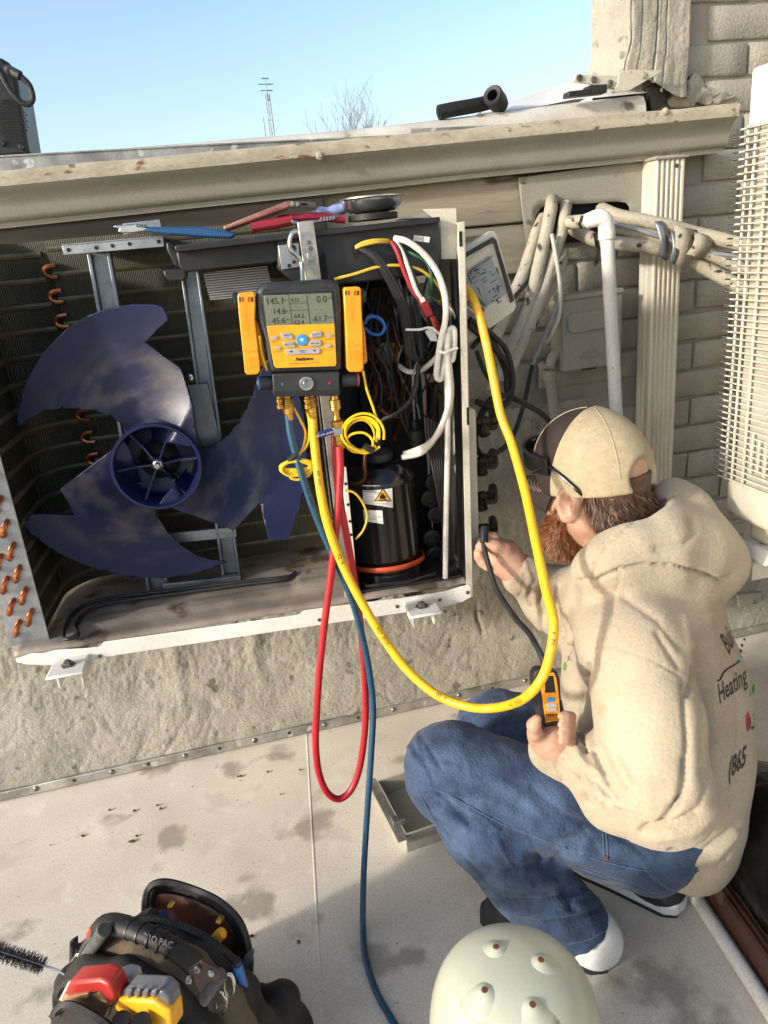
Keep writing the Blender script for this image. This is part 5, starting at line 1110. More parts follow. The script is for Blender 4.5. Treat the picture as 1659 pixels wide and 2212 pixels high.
MB().tube([PY(1258, 467, yp+.02), PY(1252, 484, yp+.015), PY(1256, 492, yp+.02)], .0035, 6).build('tar_mark', 'tar', pv)
# electrical disconnect box
bx = thing('disconnect_box', 'beige metal electrical box with a rounded raised panel and embossed emblem on the wall', 'electrical box', PY(1262, 800, YW-.06))
def bq(px, y0, th, name, mat='wall_paint', bev=.003, par=bx, seg=2): return MB().prism([PY(a, b_, y0) for a, b_ in px], (0, th, 0)).build(name, mat, par, bevel=bev, seg=seg)
bq([(1213, 641), (1345, 623), (1342, 786), (1219, 804)], YW-.085, .075, 'case', 'gutter_paint')
bq([(1211, 640), (1348, 621), (1348, 632), (1212, 651)], YW-.09, .08, 'hood', 'gutter_paint', .002)
bq([(1226, 688), (1232, 679), (1330, 666), (1336, 674), (1335, 698), (1328, 706), (1240, 722), (1228, 716)], YW-.092, .01, 'raised_panel', 'gutter_paint', .006, seg=3)
mb = MB(); ep_ = [PY(1272+22*math.cos(t), 768+7*math.sin(t)-3*math.cos(t), YW-.0855) for t in [k*math.pi/12 for k in range(25)]]; mb.tube(ep_, .0012, 6)
mb.tube(cr([PY(x, yy, YW-.0855) for x, yy in ((1243, 773), (1255, 768), (1268, 758), (1282, 750), (1292, 758), (1300, 765))], 4), .0012, 6); mb.build('emblem', 'gutter_paint', bx)
put_text('emblem_text', 'Midwest', 'gutter_paint', bx, PY(1272, 769, YW-.0862), (PY(1300, 766, 1.77)-PY(1240, 773, 1.77)).normalized(), (0, 0, 1), .012, shear=.3)
bq([(1258, 797), (1288, 793), (1288, 797), (1258, 801)], YW-.0875, .003, 'latch', 'tar', 0)
dr = thing('drain_pipe', 'painted plastic drain pipe with a curved trap under the wall box', 'pipe', PY(1205, 900, YW-.04))
MB().tube(cr([PY(1214, 756, YW-.03), PY(1206, 760, YW-.045), PY(1194, 772, YW-.05), (PY(1188, 792, YW-.05))], 5), .014, 14).build('trap', 'gutter_paint', dr)
MB().tube([PY(1187, 800, YW-.05), PY(1186, 812, YW-.05), PY(1187, 820, YW-.05)], .018, 14).build('collar', 'gutter_paint', dr)
MB().tube([PY(1187, 816, YW-.05), PY(1208, 960, YW-.05), PY(1225, 1080, YW-.04)], .0135, 14).build('tube', 'gutter_paint', dr)
# small metal corner at the foot of the wall on the right
cf = thing('corner_flashing', 'small beige metal flashing screwed at the foot of the wall by the caged machine', 'flashing', PY(1620, 1310, YW-.05))
bq([(1594, 1286), (1645, 1279), (1645, 1300), (1598, 1312)], YW-.06, .012, 'plate', 'gutter_paint', .002, cf); MB().lathe(PY(1628, 1300, YW-.061), (0, -1, 0), [(.006, 0), (.005, .003), (0, .003)], 8).build('screw', 'screw_steel', cf)
# ================================================================ second machine at the right, seen from its coil side
Y2 = 1.20; X2 = PY(1598, 650, Y2).x; zt2 = PY(1596, 268, Y2).z; zb2 = PY(1562, 1042, Y2).z
u2 = thing('air_conditioner', 'cream outdoor air conditioner behind a wire coil guard, mounted on the side wall', 'air conditioner', (X2+.2, .8, zb2-.06))
yn = .30
pm('coil_pale', (.42, .40, .34), (.36, .34, .28), 30, .4, metal=.1)
MB().box((X2+.014, yn, zb2-.02), (X2+.30, Y2+.006, zt2+.01)).build('coil', 'coil_pale', u2, bevel=.012, seg=3)
MB().box((X2+.003, yn, zt2-.005), (X2+.33, Y2+.016, zt2+.085)).build('top_cover', 'white_paint', u2, bevel=.008, seg=3)
MB().box((X2+.016, yn, zt2+.085), (X2+.31, Y2-.006, zt2+.128)).build('top_cap', 'white_paint', u2, bevel=.015, seg=3)
MB().box((X2+.004, yn, zb2-.07), (X2+.33, Y2+.010, zb2+.004)).build('base', 'cream_paint', u2, bevel=.01, seg=3)
MB().box((X2+.03, yn, zb2-.115), (X2+.31, Y2-.03, zb2-.07)).build('base_skirt', 'cream_paint', u2, bevel=.012, seg=3)
nr = 54
rodm = MB().tube(cr([(.018, 0, 0), (.012, 0, 0), (.004, -.004, 0), (0, -.014, 0), (0, -.05, 0), (0, -(Y2+.02-yn), 0)], 3), .0017, 6).mesh('guard_rod'); rodm.materials.append(M['cream_paint'])
for p in rodm.polygons: p.use_smooth = True
for i in range(nr):
    o = bpy.data.objects.new('guard_rod', rodm); C.objects.link(o); o.parent = u2; o.location = Vector((X2, Y2+.018, zb2+(zt2-zb2)*(i+.5)/nr))-u2.location
for yy in (Y2+.0145, Y2-.004, Y2-.035, Y2-.13, Y2-.27, Y2-.42, Y2-.6): MB().tube([(X2+.006, yy, zb2), (X2+.006, yy, zt2)], .0026, 6).build('guard_upright', 'cream_paint', u2)
for z0, z1 in ((.05, .17), (.80, .94)):
    for k in range(5): MB().tube([(X2+.005, Y2-.055-.018*k, zb2+(zt2-zb2)*(z0+.012*(k % 2))), (X2+.005, Y2-.055-.018*k, zb2+(zt2-zb2)*(z1-.012*(k % 3)))], .0022, 6).build('guard_stub', 'cream_paint', u2)
MB().lathe((X2+.03, Y2-.13, zb2-.09), (-1, 0, 0), [(.006, 0), (.005, .003), (.002, .003), (.001, .001)], 12).build('screw', 'screw_steel', u2)
zf = zb2-.115
br2 = thing('wall_bracket', 'white steel bracket arm with a bolted pad under the caged machine', 'bracket', (1.7, Y2-.07, zf-.05))
xf = X2-.0
MB().prism([(xf-.0, Y2-.12, zf-.02), (xf+.0, Y2-.02, zf-.02), (xf+.02, Y2-.035, zf), (xf+.02, Y2-.105, zf)], (.12, 0, 0)).build('pad', 'white_paint', br2, bevel=.004)
mb = MB(); mb.box((xf-.01, Y2-.10, zf-.055), (1.748, Y2-.097, zf-.02)); mb.box((xf-.01, Y2-.035, zf-.055), (1.748, Y2-.032, zf-.02)); mb.box((xf-.01, Y2-.10, zf-.0235), (1.748, Y2-.032, zf-.0205)); mb.build('arm', 'cream_paint', br2, bevel=.001)
MB().lathe((xf+.045, Y2-.07, zf), (0, 0, 1), [(.016, 0), (.016, .003), (.010, .0035), (.010, .010), (.006, .0105), (.006, .018), (0, .019)], 6).build('bolt', 'galvanised', br2)
br3 = thing('wall_bracket', 'white steel bracket arm under the near end of the caged machine', 'bracket', (1.7, yn+.12, zf-.05))
mb = MB(); mb.box((xf-.01, yn+.10, zf-.05), (1.748, yn+.165, zf-.001)); mb.build('arm', 'cream_paint', br3, bevel=.002)
sw = MB().box((1.75, -2.5, 0), (2.0, YW-.1, 2.4)).build('side_wall', 'wall_paint'); tag(sw, 'plain beige wall at the side carrying the caged machine', 'wall')
o = MB().tube([(X2-.09, Y2+.03, zf-.03), (X2+.05, Y2-.02, zf-.03), (X2+.3, Y2-.02, zf-.03)], .011, 10).build('conduit', 'paint_pipe'); tag(o, 'short pale conduit beside the bracket pad of the caged machine', 'conduit')
# ================================================================ the person
pm('skin', (.46, .27, .19), (.39, .22, .15), 30, .5, sub=.12, bump=.12, bscale=260, c3='#b8705c', c3scale=60, c3t=.62)
pm('hair_brown', '#4a2f1f', '#35211a', 60, .5, bump=.3, bscale=200)
pm('beard_ginger', '#6e3213', '#55240c', 60, .55, bump=.5, bscale=200)
pm('strand_ginger', (.20, .075, .022), (.12, .042, .012), 60, .5)
pm('strand_brown', '#5a3b25', '#3c281b', 60, .45)
pm('cap_brown', (.024, .014, .0115), (.019, .011, .009), 30, .8, bump=.15, bscale=500)
pm('cap_mesh', (.36, .30, .195), (.29, .24, .15), 60, .8, bump=.3, bscale=300, lo=.3, hi=.7)
pm('stitch', '#b7a58b', rough=.8)
pm('hoodie', '#aa9e89', '#9d907b', 5, .9, bump=.4, bscale=150, c3='#938670', c3scale=4.5, c3t=.58, attr='#6b5b45', sheen=.15)
pm('print_brown', '#3a2d28', '#4a3b34', 80, .85)
pm('print_green', '#5c8a3a', rough=.8); pm('print_red', '#b0303c', rough=.8); pm('print_blue', '#7fb0c4', rough=.8)
pm('denim', (.030, .058, .118), (.016, .034, .078), 26, .85, bump=.6, bscale=230, grain=.2, c3=(.055, .10, .185), c3scale=7, c3t=.55, attr=(.10, .165, .27), sheen=.1)
pm('denim_stitch', '#566b85', rough=.8)
pm('belt', '#4b3022', '#3d271c', 20, .5)
pm('shoe_black', '#17181b', '#202226', 50, .75, bump=.3, bscale=300)
pm('shoe_white', '#d6d6d4', '#c8c7c3', 12, .5)
pm('detector_black', '#191a1b', '#232425', 30, .6)
pm('glass_dark', '#0d0c0c', '#141212', 20, .35, coat=.1)
def v3(*a): return np.array(a, float)
Fh = Vector((-.42, .90, -.09)).normalized(); Lh = Vector((0, 0, 1)).cross(Fh).normalized(); Uh = Fh.cross(Lh).normalized()
Hc = Vector((.664, 1.205, .810))
def hd(f, l, u): return Hc+Fh*f+Lh*l+Uh*u
HM = np.array([[Fh[i], Lh[i], Uh[i]] for i in range(3)])
Ft = Vector((-.85, .50, 0)).normalized(); Lt = Vector((0, 0, 1)).cross(Ft)
LS, LE, LW = Vector((.620, 1.005, .585)), Vector((.580, .842, .405)), PD(1206, 1628, 1.275)
RS, RE, RW = Vector((.80, 1.31, .60)), Vector((.70, 1.285, .45)), PD(1122, 1236, 1.475)
NB = Vector((.735, 1.165, .665)); CH = Vector((.728, 1.145, .53)); MI = Vector((.722, 1.085, .40)); PE = Vector((.690, 1.005, .195))
LH, LK, LA = Vector((.630, .935, .21)), Vector((.302, 1.055, .368)), Vector((.446, .950, .10))
RH, RK, RA = Vector((.755, 1.12, .20)), Vector((.452, 1.225, .295)), Vector((.675, 1.02, .10))
person = thing('person', 'crouching person in cream hoodie, blue jeans and mesh cap reaching to a side valve', 'person', ((LA.x+RA.x)/2, (LA.y+RA.y)/2, 0))
# ---- one continuous body: head, neck, trunk, arms, hands, legs
f = Field((.24, .80, .02), (.93, 1.42, .96), .0031)
f.chain([PE, MI, CH, NB], [.11, .12, .12, .07], .05); f.cone(LS, RS, .05, .05, .04)
f.chain([LS, LE, LW], [.045, .038, .027], .02); f.chain([RS, RE, RW], [.045, .038, .027], .02)
f.chain([LH, LK, LA], [.075, .05, .035], .03); f.chain([RH, RK, RA], [.075, .05, .035], .03); f.chain([LA, (.40, 1.0, .045)], [.035, .025]); f.chain([RA, (.60, 1.12, .045)], [.035, .025])
f.cone(NB+Vector((0, 0, -.03)), hd(-.015, 0, -.06), .066, .062, .03)
f.ell(hd(-.005, 0, .02), (.098, .077, .112), .02, HM); f.ell(hd(.03, 0, -.055), (.066, .060, .062), .03, HM)
f.cone(hd(.045, 0, -.10), hd(-.01, .052, -.06), .022, .02, .03); f.cone(hd(.045, 0, -.10), hd(-.01, -.052, -.06), .022, .02, .03)
f.ell(hd(.085, 0, -.02), (.016, .013, .03), .015, HM); f.cone(hd(.092, 0, -.005), hd(.112, 0, -.038), .008, .013, .012)      # nose
f.ell(hd(.086, 0, .02), (.014, .055, .012), .015, HM)                                                                            # brow
for s in (1, -1):
    f.ell(hd(.093, s*.032, .002), (.012, .016, .010), .006, HM, neg=True); f.ell(hd(.082, s*.032, .002), (.012, .012, .012), .004, HM)   # eye sockets, eyes
    f.ell(hd(.066, s*.048, -.035), (.02, .02, .02), .02, HM)
    # ear: shell with a hollow and a lobe
    e = hd(-.004, s*.086, -.023); eo = (Lh*s*.9-Fh*.45).normalized(); ea = np.array([[Fh[i], eo[i], Uh[i]] for i in range(3)])
    f.ell(e, (.020, .010, .035), .006, ea); f.ell(e+eo*.009+Fh*.004+Uh*.003, (.010, .007, .019), .004, ea, neg=True); f.ell(e-Uh*.026+Fh*.004, (.010, .007, .010), .006, ea)
f.cone(hd(.098, -.02, -.066), hd(.098, .02, -.066), .007, .007, .006); f.cone(hd(.096, -.018, -.078), hd(.096, .018, -.078), .008, .008, .006)
# left hand round the detector
DZ = 1.222
def hp(px, py, d): return PD(px, py, d)
def hq(px, py, d): return PD(px, py, d-.040)
f.chain([LW, hq(1192, 1600, 1.30), hq(1186, 1586, 1.315)], [.028, .030, .03], .02)
f.ell(hq(1188, 1578, 1.312), (.036, .018, .034), .02, np.array([[IR[i], FW[i], IU[i]] for i in range(3)]))
f.chain([hq(1170, 1596, 1.29), hq(1155, 1583, 1.27), hq(1153, 1566, 1.255), hq(1160, 1553, 1.245)], [.015, .0115, .0105, .008], .008)      # thumb
for k in range(4):
    y0 = 1546+k*18; f.chain([hq(1212, y0+26, 1.305), hq(1230, y0+12-k, 1.29), hq(1234, y0+2, 1.268), hq(1222, y0-1, 1.249), hq(1212, y0+1, 1.244)], [.0110, .0090, .0084, .0078, .0064], .002)
# right hand pinching the probe at the valve
f.chain([RW, hp(1100, 1218, 1.475), hp(1082, 1200, 1.475)], [.028, .027, .028], .02)
f.ell(hp(1084, 1200, 1.475), (.036, .021, .027), .02, np.array([[(IR*.8+IU*.6)[i], FW[i], (IU*.8-IR*.6)[i]] for i in range(3)]))
f.chain([hp(1090, 1186, 1.455), hp(1068, 1180, 1.445), hp(1050, 1174, 1.445), hp(1036, 1182, 1.450)], [.016, .0135, .0125, .0095], .008)
for k, (a, b_, c, e) in enumerate((((1080, 1178, 1.48), (1066, 1160, 1.485), (1050, 1158, 1.48), (1038, 1172, 1.465)), ((1072, 1196, 1.47), (1050, 1192, 1.47), (1033, 1192, 1.465), (1036, 1202, 1.455)), ((1074, 1208, 1.47), (1052, 1206, 1.468), (1035, 1204, 1.465), (1044, 1214, 1.455)), ((1078, 1218, 1.47), (1058, 1218, 1.468), (1042, 1215, 1.465), (1052, 1225, 1.456)))):
    f.chain([hp(*a), hp(*b_), hp(*c), hp(*e)], [.0125, .0105, .0098, .0085], .004)
body_p = link('body', f.mesh('body', relax=2), 'skin', person, angle=180)
bvh_body = BVHTree.FromPolygons([tuple(p) for p in f.P], f.F.tolist())
def fold(P, N, x, y, lines):
    vis = ((P-np.array(EYE))*N).sum(1) < 0
    for poly, w_, amp in lines:
        d = seg_dist(x, y, poly); pf_ = np.exp(-(d/w_)**2) if amp > 0 else .45*np.exp(-(d/w_)**2)+.75*np.exp(-d/(w_*.55)); P = P+N*((amp*pf_*vis)[:, None])
    return P
# ---- hoodie
f = Field((.30, .70, .05), (1.02, 1.46, .86), .0046)
f.chain([PE+Vector((0, 0, .03)), MI, CH], [.140, .158, .148], .06, (Lt, 1.05)); f.cone(PE+Vector((.01, -.01, -.03)), PE+Vector((.01, .015, .1)), .135, .15, .05)
f.cone(LS+Vector((.03, .05, -.01)), RS, .085, .075, .06); f.cone(CH+Vector((0, 0, .04)), NB, .13, .085, .05)
f.ell(MI+Vector((.022, -.02, -.08)), (.122, .14, .15), .06)
f.ell(LS+Vector((.0, -.01, -.02)), (.088, .09, .085), .06)
f.chain([LS+Vector((.005, -.01, -.02)), LS.lerp(LE, .5)+Vector((.004, -.01, 0)), LE+Vector((.004, -.004, -.004))], [.084, .082, .078], .022)
f.chain([LE, LE.lerp(LW, .5), LW.lerp(LE, .12)], [.078, .060, .044], .02); f.cone(LW.lerp(LE, .16), LW+(LW-LE)*.06, .039, .041, .008)
f.ell(PD(1330, 1735, 1.19), (.055, .05, .042), .03)
f.chain([RS, RE, RE.lerp(RW, .55), RW.lerp(RE, .22)], [.085, .072, .058, .044], .04); f.cone(RW.lerp(RE, .22), RW.lerp(RE, .06), .040, .043, .008)
# hood lying round the neck
f.chain([PD(1276, 1240, 1.30), PD(1308, 1216, 1.285), PD(1362, 1180, 1.29), PD(1420, 1128, 1.35), PD(1456, 1084, 1.45)], [.022, .026, .030, .032, .028], .035)
f.chain([PD(1285, 1232, 1.32), PD(1340, 1215, 1.31), PD(1420, 1185, 1.33), PD(1490, 1185, 1.38), PD(1535, 1215, 1.43), PD(1530, 1235, 1.5)], [.03, .042, .060, .062, .05, .05], .05)
f.chain([PD(1450, 1078, 1.46), PD(1480, 1110, 1.44), PD(1530, 1180, 1.44), PD(1552, 1222, 1.43)], [.026, .04, .036, .034], .05)
f.chain([PD(1452, 1082, 1.47), PD(1440, 1110, 1.58), PD(1380, 1180, 1.6)], [.026, .03, .03], .03)
f.cone(NB+Vector((-.01, 0, 0)), hd(-.03, 0, -.02), .068, .10, .015, neg=True)      # opening
f.plane(PE+Vector((0, 0, -.085)), Vector((-.45, -.10, -1)), .012)
rh_ = random.Random(8)
hx_ = []
for k in range(20):
    cx_, cy_, dx2, dy2, a0 = rh_.choice(((1300, 1680, 60, 50, 1.), (1250, 1670, 50, 40, 1.1), (1380, 1740, 60, 40, .2), (1180, 1300, 40, 40, 1.5), (1500, 1780, 70, 50, -.4), (1530, 1600, 40, 120, 1.6), (1255, 1510, 20, 60, 1.6)))
    x0, y0 = cx_+rh_.uniform(-dx2, dx2), cy_+rh_.uniform(-dy2, dy2); a = a0+rh_.uniform(-.35, .35); l = rh_.uniform(25, 70)
    hx_.append(([(x0-l*math.cos(a), y0-l*math.sin(a)), (x0+rh_.uniform(-6, 6), y0+rh_.uniform(-6, 6)), (x0+l*math.cos(a), y0+l*math.sin(a))], rh_.uniform(4, 9), rh_.choice((-1, -1, 1))*rh_.uniform(.002, .0055)))
hl = hx_+[([(1476, 1470), (1486, 1600), (1482, 1700), (1440, 1778), (1385, 1796)], 7, -.009), ([(1266, 1440), (1247, 1540), (1262, 1616)], 5, -.012), ([(1265, 1622), (1240, 1600), (1222, 1580)], 5, -.008), ([(1344, 1233), (1325, 1292), (1316, 1394)], 2.2, -.0028), ([(1252, 1489), (1269, 1433), (1298, 1397), (1321, 1395), (1406, 1423), (1472, 1462)], 2.2, -.003),
      ([(1498, 1406), (1501, 1456), (1490, 1500)], 7, -.012), ([(1475, 1330), (1490, 1380), (1497, 1430)], 8, .007), ([(1420, 1367), (1466, 1440)], 9, -.006), ([(1351, 1292), (1420, 1340), (1470, 1400)], 10, -.005),
      ([(1282, 1620), (1308, 1686), (1334, 1722)], 6, -.010), ([(1300, 1610), (1325, 1668), (1352, 1708)], 7, .005), ([(1242, 1663), (1252, 1695), (1266, 1722)], 5, -.007), ([(1215, 1655), (1222, 1690), (1236, 1708)], 5, -.006), ([(1262, 1640), (1280, 1690), (1300, 1720)], 6, .005),
      ([(1268, 1440), (1258, 1500), (1252, 1545)], 6, -.010), ([(1240, 1500), (1238, 1560), (1255, 1600)], 7, -.006),
      ([(1393, 1790), (1450, 1782), (1500, 1755)], 9, -.010), ([(1420, 1810), (1490, 1800), (1560, 1740)], 12, .006), ([(1450, 1840), (1520, 1840), (1590, 1780)], 9, -.006), ([(1480, 1640), (1470, 1720), (1430, 1775)], 8, -.008),
      ([(1252, 1254), (1286, 1254), (1340, 1228), (1394, 1219), (1455, 1221), (1516, 1238), (1556, 1254), (1578, 1242)], 3.5, -.012), ([(1276, 1255), (1287, 1213), (1327, 1160), (1394, 1106), (1462, 1070)], 2.2, -.006), ([(1488, 1118), (1500, 1150), (1480, 1176), (1420, 1186)], 9, -.006),
      ([(1135, 1240), (1128, 1275), (1120, 1290)], 3, -.004), ([(1175, 1262), (1165, 1300), (1172, 1330)], 5, -.010), ([(1205, 1270), (1198, 1320), (1212, 1370)], 6, -.012), ([(1150, 1258), (1140, 1290), (1150, 1310)], 5, -.006), ([(1228, 1300), (1222, 1340), (1232, 1380)], 6, -.008),
      ([(1530, 1330), (1540, 1450), (1545, 1600)], 10, .005), ([(1510, 1420), (1518, 1540), (1520, 1680)], 9, -.006), ([(1590, 1450), (1596, 1560), (1590, 1680)], 7, -.004), ([(1350, 1832), (1410, 1868), (1480, 1893), (1550, 1872), (1600, 1815)], 2.5, -.004), ([(1365, 1822), (1420, 1850), (1480, 1872), (1545, 1852), (1590, 1800)], 7, .004)]
def dsp(P, N):
    x, y = pixn(P); n1 = vnoise(P, (9, 9, 6), 1.3, 2); n2 = vnoise(P, (26, 26, 14), 4.1, 2)
    P = P+N*(n1*.0045+n2*.0007)[:, None]
    rb = np.exp(-(seg_dist(x, y, [(1352, 1838), (1410, 1874), (1480, 1899), (1550, 1878), (1602, 1820)])/9)**4)+np.exp(-(seg_dist(x, y, [(1160, 1612), (1175, 1632), (1205, 1640), (1232, 1630)])/8)**4)
    P = P+N*(.0011*rb*np.sin(x*1.25))[:, None]          # ribbed hem and cuff
    return fold(P, N, x, y, hl)
me = f.mesh('hoodie', dsp, 2); hoodie = link('hoodie', me, 'hoodie', person, angle=180)
bvh_h = BVHTree.FromPolygons([tuple(p) for p in f.P], f.F.tolist())
def stain(me, P, spots):
    x, y = pixn(P); s_ = np.zeros(len(P))
    for cx, cy, rx, ry, a in spots:
        s_ = np.maximum(s_, a*np.exp(-(((x-cx)/rx)**2+((y-cy)/ry)**2)**2))
    at = me.attributes.new('stain', 'FLOAT', 'POINT'); at.data.foreach_set('value', s_.astype(np.float32))
stain(me, f.P, [(1234, 1732, 10, 11, .6), (1262, 1718, 13, 12, .35), (1185, 1640, 30, 30, .35), (1200, 1625, 16, 20, .35), (1130, 1262, 30, 34, .5), (1178, 1290, 40, 34, .42), (1215, 1340, 25, 40, .35), (1300, 1760, 60, 14, .12), (1480, 1870, 90, 18, .10), (1250, 1280, 10, 40, .2), (1400, 1700, 60, 20, .05)])
def onsurf(px, py, off, tree):
    r = ray(px, py).normalized(); h = tree.ray_cast(EYE, r)
    return None if h[0] is None else h[0]-r*off
def print_on(s, px, py, size, dirpx, name, mat, par, tree, up=None, bold=0., off=.0012, sx=1., align='LEFT'):
    me = text_mesh(s, 1., bold=bold, align=align); b = bmesh.new(); b.from_mesh(me); bmesh.ops.triangulate(b, faces=b.faces)
    bmesh.ops.subdivide_edges(b, edges=[e for e in b.edges if e.calc_length() > .12], cuts=2, use_grid_fill=False)
    d = Vector(dirpx).normalized(); up = Vector(up).normalized() if up else Vector((d.y, -d.x)); kill = []
    for v in b.verts:
        q = Vector((px, py))+d*v.co.x*size*sx+up*v.co.y*size; p = onsurf(q.x, q.y, off, tree)
        if p is None: kill.append(v)
        else: v.co = p
    bmesh.ops.delete(b, geom=kill, context='VERTS'); b.to_mesh(me); b.free(); me.materials.clear(); return link(name, me, mat, par, smooth=False)
print_on("Buie's", 1566, 1398, 64, (27, -62), 'print', 'print_brown', hoodie, bvh_h, up=(-.45, -.9), sx=.36, bold=.02)
print_on('Heating', 1552, 1503, 58, (60, -46), 'print', 'print_brown', hoodie, bvh_h, up=(-.12, -1), sx=.42, bold=.015)
print_on('036', 1612, 1566, 44, (30, -10), 'print', 'print_brown', hoodie, bvh_h, up=(.05, -1), sx=.5, bold=.03)
print_on('(865', 1574, 1664, 64, (42, -34), 'print', 'print_brown', hoodie, bvh_h, up=(.08, -1), sx=.42, bold=.03)
print_on('S', 1231, 1394, 18, (4, -10), 'print', 'print_brown', hoodie, bvh_h, sx=.6); print_on('A:', 1225, 1424, 18, (10, -2), 'print', 'print_brown', hoodie, bvh_h, sx=.6); print_on('/', 1231, 1412, 22, (8, 3), 'print', 'print_brown', hoodie, bvh_h, sx=.5)
def patch_on(px, name, mat, par, tree, step=6, off=.0013):
    def fn(u, v):
        p = onsurf(u, v, off, tree); return p if p is not None else PD(u, v, 1.4)
    me = sheet2d(px, step, fn, name); return link(name, me, mat, par, angle=180)
patch_on(smooth2([(1216, 1446), (1217, 1434), (1222, 1429), (1224, 1440), (1221, 1449)]), 'leaf_print', 'print_green', hoodie, bvh_h, 4)
patch_on([(1619, 1510), (1620, 1490), (1630, 1474), (1631, 1487), (1628, 1500)], 'leaf_print', 'print_green', hoodie, bvh_h, 4)
patch_on([(1612, 1565), (1611, 1545), (1617, 1535), (1621, 1552), (1618, 1580), (1614, 1580)], 'leaf_print', 'print_red', hoodie, bvh_h, 4)
patch_on([(1593, 1420), (1603, 1416), (1606, 1424), (1598, 1430)], 'swoosh_print', 'print_blue', hoodie, bvh_h, 4)
for cx, cy, r_x in ((1600, 1406, 3), (1603, 1394, 3), (1608, 1381, 2.5)): patch_on([(cx+r_x*math.cos(t), cy+r_x*1.4*math.sin(t)) for t in [k*.785 for k in range(8)]], 'dot_print', 'print_brown', hoodie, bvh_h, 3)
ln = [onsurf(x, y, .001, bvh_h) for x, y in ((1550, 1471), (1556, 1467), (1562, 1455), (1570, 1446), (1580, 1440), (1592, 1432), (1597, 1427))]
if all(ln): MB().tube(cr(ln, 4), .0016, 6).build('line_print', 'print_brown', hoodie)
# ---- jeans
f = Field((.16, .76, .0), (.92, 1.42, .50), .0044)
f.ell(PE+Vector((-.01, .01, .02)), (.12, .145, .11), .04)
f.chain([LH, LH.lerp(LK, .5), LK], [.092, .088, .078], .03); cd = (LA-LK).normalized(); f.ell(LK+Vector((-.004, .0, .0)), (.077, .075, .077), .03)
f.chain([LK, LK.lerp(LA, .35)+Vector((-.012, -.004, 0)), LK.lerp(LA, .75)+Vector((-.006, -.004, 0)), LA+cd*.05], [.076, .074, .070, .076], .014)
f.chain([RH, RH.lerp(RK, .5), RK], [.09, .09, .08], .03); f.chain([RK, RK.lerp(RA, .5), RA.lerp(RK, .0)], [.076, .068, .055], .02)
f.plane(LA+Vector((0, 0, -.045)), (cd+Vector((0, 0, -1))), .004)
f.cone(LA+cd*.01, LA+cd*.12, .062, .066, .004, neg=True)
rj = random.Random(5)
jx = []
for k in range(26):                                     # stacked creases at the ankle, behind the knee and at the hip
    cx_, cy_, dx2, dy2 = rj.choice(((1200, 1930, 70, 40), (1180, 1965, 60, 25), (1120, 1860, 60, 40), (1330, 1850, 70, 35), (1000, 1760, 50, 50), (960, 1640, 60, 50)))
    x0, y0 = cx_+rj.uniform(-dx2, dx2), cy_+rj.uniform(-dy2, dy2); a = rj.uniform(-.5, .5)+(.1 if cy_ > 1900 else .6); l = rj.uniform(25, 60)
    jx.append(([(x0-l*math.cos(a), y0-l*math.sin(a)), (x0, y0+rj.uniform(-5, 5)), (x0+l*math.cos(a), y0+l*math.sin(a))], rj.uniform(3, 6), rj.choice((-1, -1, 1))*rj.uniform(.002, .005)))
jl = jx+[([(905, 1590), (930, 1680), (1010, 1740), (1120, 1800), (1220, 1850)], 3, -.003), ([(930, 1690), (980, 1700), (1060, 1730), (1150, 1775)], 10, .004), ([(895, 1690), (960, 1790), (1040, 1890), (1105, 1960), (1115, 2000)], 2.2, -.003),
      ([(1290, 1770), (1330, 1800), (1400, 1850)], 8, -.005), ([(1225, 1830), (1270, 1850), (1330, 1865), (1390, 1880)], 3, -.004), ([(1245, 1872), (1300, 1890), (1370, 1915), (1410, 1935)], 3, -.003),
      ([(1100, 1880), (1160, 1870), (1210, 1860)], 9, -.007), ([(1060, 1900), (1130, 1920), (1210, 1905)], 10, .006), ([(1090, 1950), (1170, 1950), (1250, 1925)], 9, -.008), ([(1120, 1975), (1180, 1985), (1260, 1960)], 8, .006), ([(1200, 1870), (1215, 1910), (1235, 1960)], 9, -.009), ([(1180, 1990), (1240, 1985), (1290, 1965)], 6, -.006),
      ([(960, 1720), (990, 1760), (1050, 1800)], 9, -.004), ([(900, 1640), (930, 1650), (985, 1660)], 9, .004), ([(1060, 1680), (1130, 1720), (1200, 1790)], 12, .004), ([(1150, 1700), (1220, 1760), (1290, 1790)], 10, -.004), ([(1010, 1580), (1080, 1570), (1150, 1560)], 8, -.003),
      ([(1395, 1870), (1420, 1895), (1450, 1920)], 5, .005), ([(1385, 1875), (1410, 1905), (1440, 1930)], 2.5, -.004)]
def dsj(P, N):
    x, y = pixn(P); n1 = vnoise(P, (10, 10, 10), 9.3, 2); n2 = vnoise(P, (34, 34, 26), 2.1, 2)
    return fold(P+N*(n1*.006+n2*.0022)[:, None], N, x, y, jl)
me = f.mesh('jeans', dsj, 2); jeans = link('jeans', me, 'denim', person, angle=180)
stain(me, f.P, [(1010, 1650, 90, 50, .28), (1120, 1720, 100, 40, .25), (1010, 1730, 70, 8, .3), (1000, 1840, 40, 60, .15), (1200, 1930, 60, 30, .12), (1330, 1840, 50, 20, .25)])
bvh_j = BVHTree.FromPolygons([tuple(p) for p in f.P], f.F.tolist())
def stitch(poly, r, mat, par, tree, name='stitching', off=.0012):
    ps = [(p.x, p.y) for p in cr([(a, b_, 0) for a, b_ in poly], 10)]; q = [onsurf(a, b_, off, tree) for a, b_ in ps]; q = [p for p in q if p is not None]
    if len(q) > 3:
        q = [q[0]]+[p for a, p in zip(q[:-1], q[1:]) if (p-a).length < .02]; return MB().tube(q, r, 5).build(name, mat, par)
